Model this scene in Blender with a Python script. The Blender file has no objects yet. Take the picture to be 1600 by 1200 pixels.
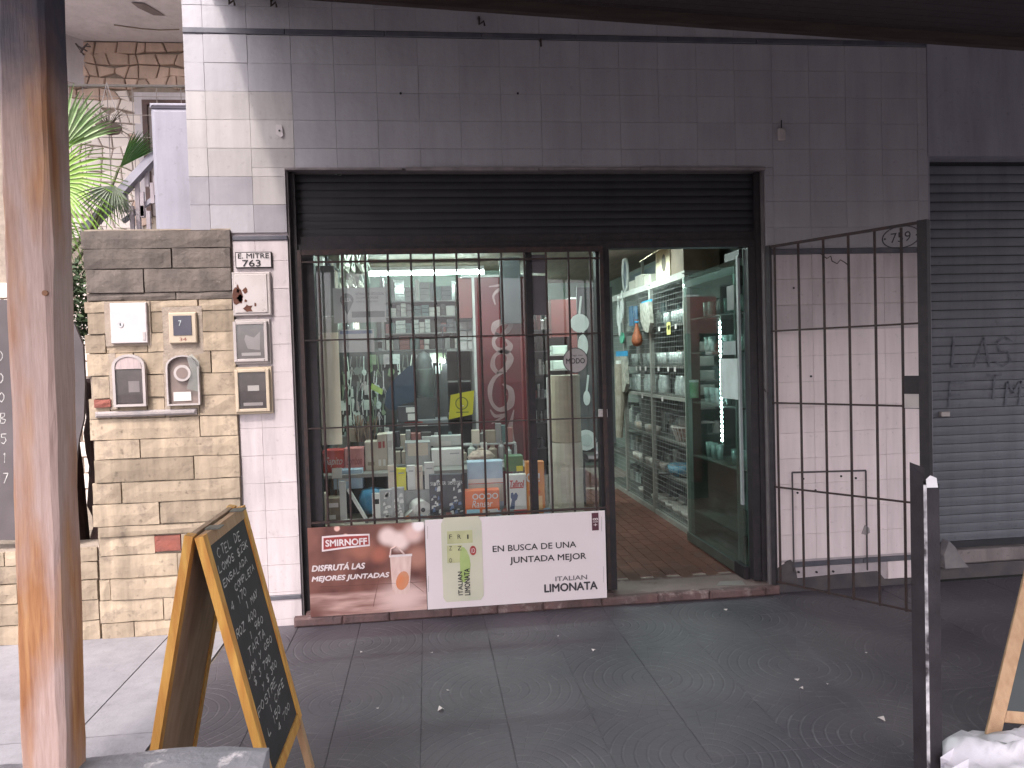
import bpy, bmesh, math, random
from mathutils import Vector, Matrix
random.seed(7)
PI = math.pi
sc = bpy.context.scene
col = sc.collection

# ------------------------------------------------------------------ camera
CAM = Vector((1.6159, -4.9791, 1.6906))
YAW, PIT, ROL, FPX = 0.112570, -0.030694, 0.029795, 1164.455
fw = Vector((math.sin(YAW) * math.cos(PIT), math.cos(YAW) * math.cos(PIT), math.sin(PIT)))
rt = Vector((math.cos(YAW), -math.sin(YAW), 0)); up = rt.cross(fw)
c_, s_ = math.cos(ROL), math.sin(ROL)
R = c_ * rt - s_ * up; U = s_ * rt + c_ * up
cd = bpy.data.cameras.new("camera"); cam = bpy.data.objects.new("camera", cd); col.objects.link(cam)
cam.matrix_world = Matrix(((R.x, U.x, -fw.x, CAM.x), (R.y, U.y, -fw.y, CAM.y), (R.z, U.z, -fw.z, CAM.z), (0, 0, 0, 1)))
cd.sensor_width = 36; cd.lens = 36 * FPX / 1600; cd.clip_start = .05; cd.clip_end = 600
sc.camera = cam
sc.render.resolution_x, sc.render.resolution_y = 1024, 768


def at(x, y, Y=0.):
    """where the sight line of a photo pixel meets the vertical plane at depth Y"""
    r = fw + R * ((x - 800) / FPX) + U * ((600 - y) / FPX)
    return CAM + r * ((Y - CAM.y) / r.y)


def atz(x, y, Z=0.):
    r = fw + R * ((x - 800) / FPX) + U * ((600 - y) / FPX)
    return CAM + r * ((Z - CAM.z) / r.z)


# ------------------------------------------------------------------ light
SUN_DIR = Vector((1, 2.0, -3.05)).normalized()      # from behind the camera, left, high
w = bpy.data.worlds.new("World"); sc.world = w; w.use_nodes = True
nt = w.node_tree; bg = nt.nodes["Background"]
sky = nt.nodes.new("ShaderNodeTexSky"); sky.sky_type = 'NISHITA'; sky.sun_disc = False
sky.sun_elevation = math.asin(-SUN_DIR.z)
sky.sun_rotation = math.atan2(-SUN_DIR.x, -SUN_DIR.y) % (2 * PI)
sky.air_density = 1.0; sky.dust_density = 3.0; sky.ozone_density = 1.0
hs = nt.nodes.new("ShaderNodeHueSaturation"); hs.inputs["Saturation"].default_value = .22
wb = nt.nodes.new("ShaderNodeMix"); wb.data_type = 'RGBA'; wb.blend_type = 'MULTIPLY'; wb.inputs[0].default_value = 1; wb.inputs[7].default_value = (1, .94, .965, 1)
nt.links.new(sky.outputs[0], hs.inputs["Color"]); nt.links.new(hs.outputs[0], wb.inputs[6]); nt.links.new(wb.outputs[2], bg.inputs[0])
bg.inputs[1].default_value = .15
sd = bpy.data.lights.new("sun", 'SUN'); sd.energy = .85; sd.angle = math.radians(3); sd.color = (1, .93, .85)
sun = bpy.data.objects.new("sun", sd); col.objects.link(sun)
sun.rotation_euler = SUN_DIR.to_track_quat('-Z', 'Y').to_euler(); sun.location = (-3, -8, 12)
sc.view_settings.view_transform = 'Standard'; sc.view_settings.look = 'None'
sc.view_settings.gamma = 1; sc.view_settings.use_curve_mapping = False
sc.view_settings.exposure = 1.85
sc.render.engine = 'CYCLES'
sc.cycles.max_bounces = 7; sc.cycles.transparent_max_bounces = 16
sc.cycles.sample_clamp_indirect = 4; sc.cycles.use_denoising = True
sc.cycles.caustics_reflective = False; sc.cycles.caustics_refractive = False

# ------------------------------------------------------------------ materials
MATS = {}


def mat(name, c=(.5, .5, .5), c2=None, sc_=8, rough=.6, bump=0., bsc=60, metal=0., rnd=0., spec=.4, detail=6, stretch=None, blend=.5, wear=None, wsc=14, wamt=.62, emit=None, alpha=None, grime=0.):
    """c / c2 mixed by noise in object space; rnd = brightness change per object; wear = a third colour in patches"""
    if name in MATS: return MATS[name]
    m = bpy.data.materials.new(name); m.use_nodes = True; t = m.node_tree; N = t.nodes; L = t.links
    b = N["Principled BSDF"]; b.inputs["Roughness"].default_value = rough; b.inputs["Metallic"].default_value = metal
    b.inputs["Specular IOR Level"].default_value = spec
    tc = N.new("ShaderNodeTexCoord"); mp = N.new("ShaderNodeMapping"); L.new(tc.outputs["Object"], mp.inputs[0])
    if stretch: mp.inputs["Scale"].default_value = stretch
    oi = N.new("ShaderNodeObjectInfo")
    ad = N.new("ShaderNodeVectorMath"); ad.operation = 'ADD'; L.new(mp.outputs[0], ad.inputs[0])
    mul = N.new("ShaderNodeMath"); mul.operation = 'MULTIPLY'; mul.inputs[1].default_value = 37.; L.new(oi.outputs["Random"], mul.inputs[0])
    L.new(mul.outputs[0], ad.inputs[1])
    n = N.new("ShaderNodeTexNoise"); n.inputs["Scale"].default_value = sc_; n.inputs["Detail"].default_value = detail
    L.new(ad.outputs[0], n.inputs["Vector"])
    cr = N.new("ShaderNodeValToRGB"); cr.color_ramp.elements[0].position = blend - .17; cr.color_ramp.elements[1].position = blend + .17
    c2 = c2 or tuple(v * .8 for v in c)
    cr.color_ramp.elements[0].color = (*c, 1); cr.color_ramp.elements[1].color = (*c2, 1); L.new(n.outputs["Fac"], cr.inputs[0])
    out = cr.outputs[0]
    if wear:
        n3 = N.new("ShaderNodeTexNoise"); n3.inputs["Scale"].default_value = wsc; n3.inputs["Detail"].default_value = 10; n3.inputs["Roughness"].default_value = .7
        L.new(ad.outputs[0], n3.inputs["Vector"])
        r3 = N.new("ShaderNodeValToRGB"); r3.color_ramp.elements[0].position = wamt; r3.color_ramp.elements[1].position = wamt + .09; L.new(n3.outputs["Fac"], r3.inputs[0])
        mx = N.new("ShaderNodeMix"); mx.data_type = 'RGBA'; L.new(r3.outputs[0], mx.inputs[0]); L.new(out, mx.inputs[6]); mx.inputs[7].default_value = (*wear, 1); out = mx.outputs[2]
    if rnd:
        mr = N.new("ShaderNodeMapRange"); mr.inputs[3].default_value = 1 - rnd; mr.inputs[4].default_value = 1 + rnd * .5; L.new(oi.outputs["Random"], mr.inputs[0])
        h = N.new("ShaderNodeHueSaturation"); L.new(out, h.inputs["Color"]); L.new(mr.outputs[0], h.inputs["Value"]); out = h.outputs[0]
    if grime:
        # rain streaks and dust that run on from piece to piece
        ge = N.new("ShaderNodeNewGeometry"); m4 = N.new("ShaderNodeMapping"); m4.inputs["Scale"].default_value = (5, 5, .55); L.new(ge.outputs["Position"], m4.inputs[0])
        n4 = N.new("ShaderNodeTexNoise"); n4.inputs["Scale"].default_value = 1.6; n4.inputs["Detail"].default_value = 9; n4.inputs["Roughness"].default_value = .65; L.new(m4.outputs[0], n4.inputs["Vector"])
        n5 = N.new("ShaderNodeTexNoise"); n5.inputs["Scale"].default_value = 26; n5.inputs["Detail"].default_value = 6; L.new(ge.outputs["Position"], n5.inputs["Vector"])
        q4 = N.new("ShaderNodeMapRange"); q4.inputs[1].default_value = .42; q4.inputs[2].default_value = .72; q4.inputs[3].default_value = 1; q4.inputs[4].default_value = 1 - grime; L.new(n4.outputs["Fac"], q4.inputs[0])
        q5 = N.new("ShaderNodeMapRange"); q5.inputs[1].default_value = .62; q5.inputs[2].default_value = .75; q5.inputs[3].default_value = 1; q5.inputs[4].default_value = 1 - grime; L.new(n5.outputs["Fac"], q5.inputs[0])
        mm_ = N.new("ShaderNodeMath"); mm_.operation = 'MULTIPLY'; L.new(q4.outputs[0], mm_.inputs[0]); L.new(q5.outputs[0], mm_.inputs[1])
        h4 = N.new("ShaderNodeHueSaturation"); L.new(out, h4.inputs["Color"]); L.new(mm_.outputs[0], h4.inputs["Value"]); out = h4.outputs[0]
    L.new(out, b.inputs["Base Color"])
    if bump:
        n2 = N.new("ShaderNodeTexNoise"); n2.inputs["Scale"].default_value = bsc; n2.inputs["Detail"].default_value = 8; L.new(ad.outputs[0], n2.inputs["Vector"])
        bp = N.new("ShaderNodeBump"); bp.inputs["Strength"].default_value = bump; bp.inputs["Distance"].default_value = .01
        L.new(n2.outputs["Fac"], bp.inputs["Height"]); L.new(bp.outputs[0], b.inputs["Normal"])
    if emit:
        b.inputs["Emission Color"].default_value = (*emit[:3], 1); b.inputs["Emission Strength"].default_value = emit[3]
    MATS[name] = m
    return m


def wood(name, c, c2, rough=.55, ax=2, knots=True, sc_=3.):
    if name in MATS: return MATS[name]
    st = [14, 14, 14]; st[ax] = .9
    m = mat(name, c, c2, sc_, rough, .35, 30, stretch=tuple(st), detail=9, rnd=.1)
    return m


def glassmat(name, tint=(.9, .95, .93), spec=.09, haze=.03, rough=.02):
    if name in MATS: return MATS[name]
    m = bpy.data.materials.new(name); m.use_nodes = True; t = m.node_tree; N = t.nodes; L = t.links
    N.remove(N["Principled BSDF"]); o = N["Material Output"]
    tr = N.new("ShaderNodeBsdfTransparent"); tr.inputs[0].default_value = (*tint, 1)
    gl = N.new("ShaderNodeBsdfGlossy"); gl.inputs["Roughness"].default_value = rough; gl.inputs[0].default_value = (.95, .97, 1, 1)
    df = N.new("ShaderNodeBsdfDiffuse"); df.inputs[0].default_value = (.55, .55, .52, 1)
    no = N.new("ShaderNodeTexNoise"); no.inputs["Scale"].default_value = 2.5; no.inputs["Detail"].default_value = 9
    tc = N.new("ShaderNodeTexCoord"); L.new(tc.outputs["Object"], no.inputs["Vector"])
    mr = N.new("ShaderNodeMapRange"); mr.inputs[1].default_value = .35; mr.inputs[2].default_value = .75; mr.inputs[3].default_value = haze * .3; mr.inputs[4].default_value = haze * 2
    L.new(no.outputs["Fac"], mr.inputs[0])
    m1 = N.new("ShaderNodeMixShader"); L.new(mr.outputs[0], m1.inputs[0]); L.new(tr.outputs[0], m1.inputs[1]); L.new(df.outputs[0], m1.inputs[2])
    fr = N.new("ShaderNodeFresnel"); fr.inputs[0].default_value = 1.45
    mu = N.new("ShaderNodeMath"); mu.operation = 'MULTIPLY_ADD'; mu.inputs[1].default_value = 1.0; mu.inputs[2].default_value = spec - .04; L.new(fr.outputs[0], mu.inputs[0])
    ge = N.new("ShaderNodeNewGeometry"); iv = N.new("ShaderNodeMath"); iv.operation = 'SUBTRACT'; iv.inputs[0].default_value = 1; L.new(ge.outputs["Backfacing"], iv.inputs[1])
    m_ = N.new("ShaderNodeMath"); m_.operation = 'MULTIPLY'; L.new(mu.outputs[0], m_.inputs[0]); L.new(iv.outputs[0], m_.inputs[1]); mu = m_
    m2 = N.new("ShaderNodeMixShader"); L.new(mu.outputs[0], m2.inputs[0]); L.new(m1.outputs[0], m2.inputs[1]); L.new(gl.outputs[0], m2.inputs[2])
    L.new(m2.outputs[0], o.inputs[0]); MATS[name] = m
    return m


def emis(name, c, s):
    return mat(name, c, c, emit=(*c, s))


# ------------------------------------------------------------------ mesh building
class MB:
    def __init__(s): s.v = []; s.f = []

    def add(s, vs, fs):
        k = len(s.v); s.v += [Vector(v) for v in vs]; s.f += [tuple(i + k for i in f) for f in fs]; return s

    def box(s, x0, x1, y0, y1, z0, z1):
        return s.add([(x0, y0, z0), (x1, y0, z0), (x1, y1, z0), (x0, y1, z0), (x0, y0, z1), (x1, y0, z1), (x1, y1, z1), (x0, y1, z1)],
                     [(0, 3, 2, 1), (4, 5, 6, 7), (0, 1, 5, 4), (1, 2, 6, 5), (2, 3, 7, 6), (3, 0, 4, 7)])

    def bevbox(s, x0, x1, y0, y1, z0, z1, b=.004):
        """box whose front (-Y) edges are chamfered"""
        return s.add([(x0, y1, z0), (x1, y1, z0), (x1, y1, z1), (x0, y1, z1), (x0, y0 + b, z0), (x1, y0 + b, z0), (x1, y0 + b, z1), (x0, y0 + b, z1),
                      (x0 + b, y0, z0 + b), (x1 - b, y0, z0 + b), (x1 - b, y0, z1 - b), (x0 + b, y0, z1 - b)],
                     [(8, 9, 10, 11), (4, 5, 9, 8), (5, 6, 10, 9), (6, 7, 11, 10), (7, 4, 8, 11), (0, 1, 5, 4), (1, 2, 6, 5), (2, 3, 7, 6), (3, 0, 4, 7), (0, 3, 2, 1)])

    def bar(s, p, q, w=.02, h=None, upv=None):
        p, q = Vector(p), Vector(q); h = h or w; d = (q - p).normalized()
        a = d.cross(Vector(upv or ((0, 0, 1) if abs(d.z) < .9 else (0, 1, 0)))).normalized(); b = a.cross(d).normalized()
        vs = [e + a * i * w / 2 + b * j * h / 2 for e in (p, q) for i, j in ((-1, -1), (1, -1), (1, 1), (-1, 1))]
        return s.add(vs, [(0, 1, 2, 3), (7, 6, 5, 4), (0, 4, 5, 1), (1, 5, 6, 2), (2, 6, 7, 3), (3, 7, 4, 0)])

    def tube(s, pts, r, n=8, cap=True):
        pts = [Vector(p) for p in pts]; k = len(s.v); rs = r if isinstance(r, (list, tuple)) else [r] * len(pts)
        a = None
        for i, p in enumerate(pts):
            d = (pts[min(i + 1, len(pts) - 1)] - pts[max(i - 1, 0)]).normalized()
            if a is None: a = d.orthogonal().normalized()
            a = (a - d * a.dot(d)).normalized(); b = d.cross(a)
            s.v += [p + (a * math.cos(2 * PI * j / n) + b * math.sin(2 * PI * j / n)) * rs[i] for j in range(n)]
        for i in range(len(pts) - 1):
            for j in range(n):
                s.f.append((k + i * n + j, k + i * n + (j + 1) % n, k + (i + 1) * n + (j + 1) % n, k + (i + 1) * n + j))
        if cap:
            s.f.append(tuple(k + j for j in reversed(range(n)))); s.f.append(tuple(k + (len(pts) - 1) * n + j for j in range(n)))
        return s

    def lathe(s, c, prof, n=14):
        c = Vector(c); k = len(s.v)
        for r, z in prof:
            s.v += [c + Vector((r * math.cos(2 * PI * j / n), r * math.sin(2 * PI * j / n), z)) for j in range(n)]
        for i in range(len(prof) - 1):
            for j in range(n):
                s.f.append((k + i * n + j, k + i * n + (j + 1) % n, k + (i + 1) * n + (j + 1) % n, k + (i + 1) * n + j))
        return s

    def poly(s, pts, y0, y1):
        """outline of (x, z) points, anticlockwise seen from -Y, with thickness from y0 (front) to y1"""
        n = len(pts)
        return s.add([(x, y0, z) for x, z in pts] + [(x, y1, z) for x, z in pts],
                     [tuple(range(n)), tuple(range(2 * n - 1, n - 1, -1))] + [(i, i + n, (i + 1) % n + n, (i + 1) % n) for i in range(n)])

    def quad(s, a, b, c, d): return s.add([a, b, c, d], [(0, 1, 2, 3)])

    def mesh(s, name, m, off=Vector((0, 0, 0)), smooth=False, fix=True):
        me = bpy.data.meshes.new(name); me.from_pydata([v - off for v in s.v], [], s.f)
        if fix:
            bm = bmesh.new(); bm.from_mesh(me); bmesh.ops.recalc_face_normals(bm, faces=bm.faces); bm.to_mesh(me); bm.free()
        if m: me.materials.append(m)
        if smooth: me.shade_smooth()
        me.update(); return me

    def centre(s):
        xs = [v.x for v in s.v]; ys = [v.y for v in s.v]; zs = [v.z for v in s.v]
        return Vector(((min(xs) + max(xs)) / 2, (min(ys) + max(ys)) / 2, min(zs)))


LOC = {}


def wloc(o): return LOC.get(o.name, Vector((0, 0, 0))) if o else Vector((0, 0, 0))


def thing(name, label, cat, loc=(0, 0, 0), group=None):
    o = bpy.data.objects.new(name, None); col.objects.link(o); o.location = loc; o.empty_display_size = .05
    o['label'] = label; o['category'] = cat
    if group: o['group'] = group
    LOC[o.name] = Vector(loc)
    return o


def part(name, mb, m, parent, label=None, smooth=False, own=True, kind=None):
    """one mesh object under its thing; own = the origin sits at the part's own centre"""
    c = mb.centre() if own else wloc(parent)
    o = bpy.data.objects.new(name, mb.mesh(name, m, c, smooth)); col.objects.link(o)
    o.parent = parent; o.location = c - wloc(parent); LOC[o.name] = c
    if label: o['label'] = label
    if kind: o['kind'] = kind
    return o


def solo(name, mb, m, label, cat, group=None, smooth=False):
    o = part(name, mb, m, None, label, smooth); o['category'] = cat
    if group: o['group'] = group
    return o


def struct(name, mb, m, parent=None):
    o = part(name, mb, m, parent, own=False)
    if not parent: o['kind'] = 'structure'
    return o


def again(name, src, dx, parent):
    """another object on the same mesh, placed at world point dx"""
    o = bpy.data.objects.new(name, src if isinstance(src, bpy.types.Mesh) else src.data); col.objects.link(o)
    o.parent = parent; o.location = Vector(dx) - wloc(parent); LOC[o.name] = Vector(dx)
    return o


def copy_thing(root, shift, label=None, z=0):
    r = root.copy(); col.objects.link(r); r.location = root.location + Vector(shift); LOC[r.name] = r.location.copy()
    if label: r['label'] = label
    for ch in root.children:
        c = ch.copy(); col.objects.link(c); c.parent = r
        for g in ch.children:
            d = g.copy(); col.objects.link(d); d.parent = c
    return r


def text(s, m, parent, x0, x1, z0, z1, y, name="lettering", bold=0., shear=0., rot=0, depth=.0015, facing='-Y', label=None):
    """words as flat raised letters fitted to the rectangle x0..x1, z0..z1 on a plane facing the street; rot=90 reads upwards"""
    cu = bpy.data.curves.new("t", 'FONT'); cu.body = s; cu.size = 1; cu.shear = shear; cu.resolution_u = 3
    ob = bpy.data.objects.new("t", cu); col.objects.link(ob)
    bpy.context.view_layer.update()
    me = bpy.data.meshes.new_from_object(ob.evaluated_get(bpy.context.evaluated_depsgraph_get()))
    bpy.data.objects.remove(ob); bpy.data.curves.remove(cu)
    vs = [v.co.copy() for v in me.vertices]; fs = [tuple(p.vertices) for p in me.polygons]; bpy.data.meshes.remove(me)
    if rot == 90: vs = [Vector((-v.y, v.x, 0)) for v in vs]
    if rot == -90: vs = [Vector((v.y, -v.x, 0)) for v in vs]
    ax, bx = min(v.x for v in vs), max(v.x for v in vs); ay, by = min(v.y for v in vs), max(v.y for v in vs)
    W = [((v.x - ax) / (bx - ax), (v.y - ay) / (by - ay)) for v in vs]
    if facing == '-Y': P = [Vector((x0 + a * (x1 - x0), y, z0 + b * (z1 - z0))) for a, b in W]; n = Vector((0, -depth, 0))
    mb = MB(); mb.add([p + n for p in P], fs)
    if bold:
        e_ = bold * (z1 - z0 if not rot else x1 - x0) * 1.6
        for q_, (dx, dz) in enumerate(((-e_, 0), (e_, 0), (0, -e_), (0, e_))): mb.add([p + n + Vector((dx, -.00012 * (q_ + 1), dz)) for p in P], fs)
    c = mb.centre(); o = bpy.data.objects.new(name, mb.mesh(name, m, c, fix=False)); col.objects.link(o)
    o.parent = parent; o.location = c - wloc(parent); LOC[o.name] = c
    if label: o['label'] = label
    return o


def ptext(s, m, parent, px, Y, **k):
    """fit words to a photo rectangle (x0, y0, x1, y1) on the plane Y"""
    a = at(px[0], px[3], Y); b = at(px[2], px[1], Y)
    return text(s, m, parent, a.x, b.x, a.z, b.z, Y, **k)


G = {'A': '0,0 2,6 4,0|1,2 3,2', 'B': '0,0 0,6 3,6 3,4 0,3 4,2 3,0 0,0', 'C': '4,5 2,6 0,4 0,2 2,0 4,1', 'D': '0,0 0,6 3,5 4,3 3,1 0,0', 'E': '4,6 0,6 0,0 4,0|0,3 3,3', 'F': '4,6 0,6 0,0|0,3 3,3',
     'G': '4,5 2,6 0,4 0,2 2,0 4,1 4,3 2,3', 'H': '0,0 0,6|4,0 4,6|0,3 4,3', 'I': '2,0 2,6', 'J': '3,6 3,1 2,0 0,1', 'K': '0,0 0,6|4,6 0,3 4,0', 'L': '0,6 0,0 4,0', 'M': '0,0 0,6 2,3 4,6 4,0',
     'N': '0,0 0,6 4,0 4,6', 'O': '2,6 0,4 0,2 2,0 4,2 4,4 2,6', 'P': '0,0 0,6 3,6 4,5 3,3 0,3', 'Q': '2,6 0,4 0,2 2,0 4,2 4,4 2,6|2,2 4,0', 'R': '0,0 0,6 3,6 4,5 3,3 0,3|2,3 4,0', 'S': '4,5 2,6 0,5 1,3 3,3 4,1 2,0 0,1',
     'T': '0,6 4,6|2,6 2,0', 'U': '0,6 0,1 2,0 4,1 4,6', 'V': '0,6 2,0 4,6', 'Y': '0,6 2,3|4,6 2,3 1,0', 'Z': '0,6 4,6 0,0 4,0', '0': '2,6 0,4 0,2 2,0 4,2 4,4 2,6', '1': '1,5 2,6 2,0', '2': '0,5 2,6 4,5 4,4 0,0 4,0',
     '3': '0,6 4,6 2,4 4,2 2,0 0,1', '4': '3,0 3,6 0,2 4,2', '5': '4,6 0,6 0,4 3,4 4,2 2,0 0,1', '6': '4,6 1,4 0,2 2,0 4,1 3,3 0,2', '7': '0,6 4,6 1,0', '8': '2,3 0,5 2,6 4,5 2,3 0,1 2,0 4,1 2,3', '9': '4,4 2,3 0,4 1,6 4,6 4,3 2,0',
     '$': '4,5 2,6 0,5 1,3 3,3 4,1 2,0 0,1|2,7 2,-1', '-': '1,3 3,3', ' ': ''}


def chalk(lines, m, parent, O, ux, uz, n, W, H, name="chalk_writing", lw=.0052, seed=3):
    """hand lettering from strokes on a plane: O top-left corner, ux/uz unit right/up, n outward normal"""
    rr = random.Random(seed); rowh = H / len(lines)
    for i, (s, x0, wd, sz) in enumerate(lines):
        mb = MB()
        cw = wd * W / max(1, len(s)); ch = rowh * .62 * sz
        for j, c in enumerate(s):
            jx, jz = rr.uniform(-.1, .1) * cw, rr.uniform(-.14, .14) * ch
            for st in G.get(c, '').split('|'):
                if not st: continue
                P = []
                for q in st.split():
                    a, b = map(float, q.split(','))
                    P.append(O + ux * (x0 * W + j * cw + jx + (a / 4 * .72 + b * .02) * cw) - uz * (rowh * (i + .8) + (0 - b / 6) * ch + jz) + n * .0015)
                for a, b in zip(P, P[1:]):
                    d = (b - a)
                    if d.length < 1e-4: continue
                    d.normalize(); sd_ = d.cross(n) * lw / 2 * rr.uniform(.7, 1.2)
                    mb.quad(a - sd_, b - sd_, b + sd_, a + sd_)
        part(name, mb, m, parent, kind='stuff')


# palette
M_tile = mat('pinkish_tile_shaded', (.375, .360, .380), (.340, .324, .344), 3, .42, .25, 25, rnd=.03, wear=(.33, .29, .30), wsc=5, wamt=.76, grime=0.16)  # upper tiles kept greyer: shade under the canopy put into the colour
M_tilel = mat('painted_tile_lit', (.82, .70, .70), (.77, .66, .66), 2, .5, .25, 25, rnd=.03, wear=(.50, .42, .41), wsc=4, wamt=.72, grime=0.2)  # lower tiles whiter: the wall's light gradient is part of this colour
M_tilem = mat('painted_tile_mid', (.60, .52, .53), (.50, .44, .45), 2, .5, .25, 25, rnd=.03, wear=(.42, .36, .36), wsc=3, wamt=.66, grime=0.28)  # in-between step of the light gradient; also tones down the sunlit strip
M_tileg = mat('grey_tile', (.27, .255, .28), (.34, .32, .34), 4, .4, .2, 25, rnd=.08, grime=0.15)
M_tilew = mat('cream_tile', (.45, .42, .41), (.40, .37, .365), 3, .35, .2, 25, rnd=.1, grime=0.2)
M_wall = mat('mortar_behind_tiles', (.47, .41, .42), (.40, .35, .36), 12, .9, .4)
M_band = mat('dark_trim_tile', (.075, .075, .095), (.12, .115, .13), 9, .35, .1)
M_plast = mat('lavender_plaster', (.32, .305, .35), (.275, .26, .30), 3, .85, .3, 30, grime=0.25)
M_white = mat('white_plaster', (.60, .555, .57), (.52, .475, .49), 2.5, .85, .3, 20, grime=0.18)
M_blk = mat('black_paint', (.017, .015, .019), (.030, .024, .027), 20, .6, .15, 90, grime=0.3)
M_bar = mat('rusty_black_bar', (.022, .016, .017), (.05, .026, .022), 30, .6, .2)
M_shut = mat('charcoal_shutter', (.016, .016, .020), (.024, .023, .027), 4, .5, .1, 60, stretch=(1, 1, 8), grime=0.35)
M_shut2 = mat('grey_shutter', (.14, .145, .165), (.12, .123, .14), 3, .5, .12, 60, stretch=(1, 1, 6), rnd=.06, grime=0.22)
M_stone = mat('limestone_block', (.45, .36, .262), (.36, .285, .21), 6, .9, .5, 28, rnd=.26, wear=(.29, .23, .175), wsc=5, wamt=.55, grime=0.45)
M_stoned = mat('weathered_block', (.18, .15, .13), (.12, .10, .09), 7, .95, .7, 30, rnd=.15, wear=(.38, .32, .27), wsc=8, wamt=.64, grime=0.4)
M_mort = mat('brown_mortar', (.27, .22, .18), (.35, .29, .235), 14, .95, .5)
M_mortg = mat('grey_mortar', (.26, .24, .245), (.33, .29, .28), 12, .9, .5)
M_brick = mat('red_brick', (.28, .09, .065), (.20, .075, .06), 14, .9, .5)
M_conc = mat('light_concrete', (.28, .27, .29), (.235, .225, .245), 2.2, .85, .25, 60, wear=(.20, .19, .205), wsc=6, wamt=.68, grime=0.22)
M_asph = mat('road_asphalt', (.05, .05, .052), (.065, .063, .065), 10, .9, .5, 80)
M_sill = mat('threshold_brick', (.16, .09, .085), (.12, .08, .08), 9, .8, .5, 40, wear=(.27, .20, .19), wsc=7, wamt=.56, grime=0.5)
M_base = mat('dark_base_paint', (.06, .055, .062), (.10, .085, .085), 7, .8, .5, 30)
M_wpost = wood('old_post_wood', (.40, .235, .12), (.27, .115, .05))
M_yel = wood('varnished_pine', (.66, .37, .09), (.50, .21, .045))
M_pine = wood('pale_pine', (.48, .31, .18), (.38, .22, .12))
M_ply = mat('plywood', (.42, .28, .19), (.30, .19, .12), 3, .7, .2, stretch=(6, 6, 1))
M_dkw = wood('dark_timber', (.055, .040, .040), (.036, .028, .029), ax=1)
M_board = mat('blackboard', (.028, .026, .028), (.045, .04, .042), 5, .75, .1, wear=(.07, .065, .07), wsc=4, wamt=.62)
M_slate = mat('slate_board', (.075, .062, .066), (.11, .094, .098), 3, .7, .1)
M_chalk = mat('chalk', (.60, .58, .56), (.26, .25, .245), 45, .95)
M_rust = mat('rusty_white_enamel', (.52, .47, .46), (.45, .40, .385), 5, .6, .2, wear=(.10, .04, .03), wsc=16, wamt=.60)
M_wpaint = mat('white_enamel', (.58, .53, .525), (.50, .45, .45), 6, .45, .1)
M_gplas = mat('grey_plastic', (.46, .41, .395), (.37, .33, .32), 8, .5, .1)
M_cplas = mat('cream_plastic', (.55, .45, .33), (.45, .37, .28), 8, .5, .1)
M_dplas = mat('dark_meter', (.05, .035, .035), (.09, .06, .06), 18, .3)
M_paper = mat('paper', (.66, .61, .58), (.58, .53, .50), 8, .8)
M_steel = mat('steel', (.5, .5, .5), (.35, .35, .36), 20, .3, metal=1)
M_iron = mat('peeling_black_post', (.014, .011, .014), (.03, .025, .03), 8, .7, .3, 60, wear=(.34, .32, .34), wsc=22, wamt=.70)
M_chip = mat('chipped_white', (.58, .56, .58), (.03, .025, .03), 22, .6, .3, blend=.50)
M_glass = glassmat('window_glass', (.94, .97, .96), .055, .012)
M_gdoor = glassmat('tinted_door_glass', (.58, .70, .67), .05, .025)
M_gclear = glassmat('clear_glass', (.88, .93, .92), .12, .10)
M_meterg = glassmat('meter_glass', (.9, .9, .9), .08, .02)

# ------------------------------------------------------------------ ground
g = MB(); g.box(-60, 60, -60, -6.2, -.5, -.14); struct('street', g, M_asph)
g = MB(); g.box(-60, 60, -6.2, -6.05, -.5, -.003)
struct('kerb', g, M_conc)
JX = [-2.6, -1.34, -.08, .312]; JY = [-6.05, -4.6, -3.0, -1.36, 0.0]
base = MB(); base.box(-60, 60, -6.05, 0.0, -.5, -.03); struct('pavement_bed', base, M_mort)
pv = MB(); pv.box(-60, -2.61, -6.05, 0.0, -.03, 0); pv.box(7.2, 60, -6.05, 0, -.03, 0); pv.box(.32, 7.2, -6.05, -2.8, -.03, -.002)
struct('pavement', pv, M_conc)
root = struct('concrete_walkway', MB().box(-2.6, .318, -6.05, 0, -.03, -.012), M_mort)
for i in range(3):
    for j in range(4):
        o = part('slab', MB().box(JX[i] + .004, JX[i + 1] - .004, JY[j] + .004, JY[j + 1] - .004, -.0115, 0 + .0004 * (i + j)), M_conc, root)


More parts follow.
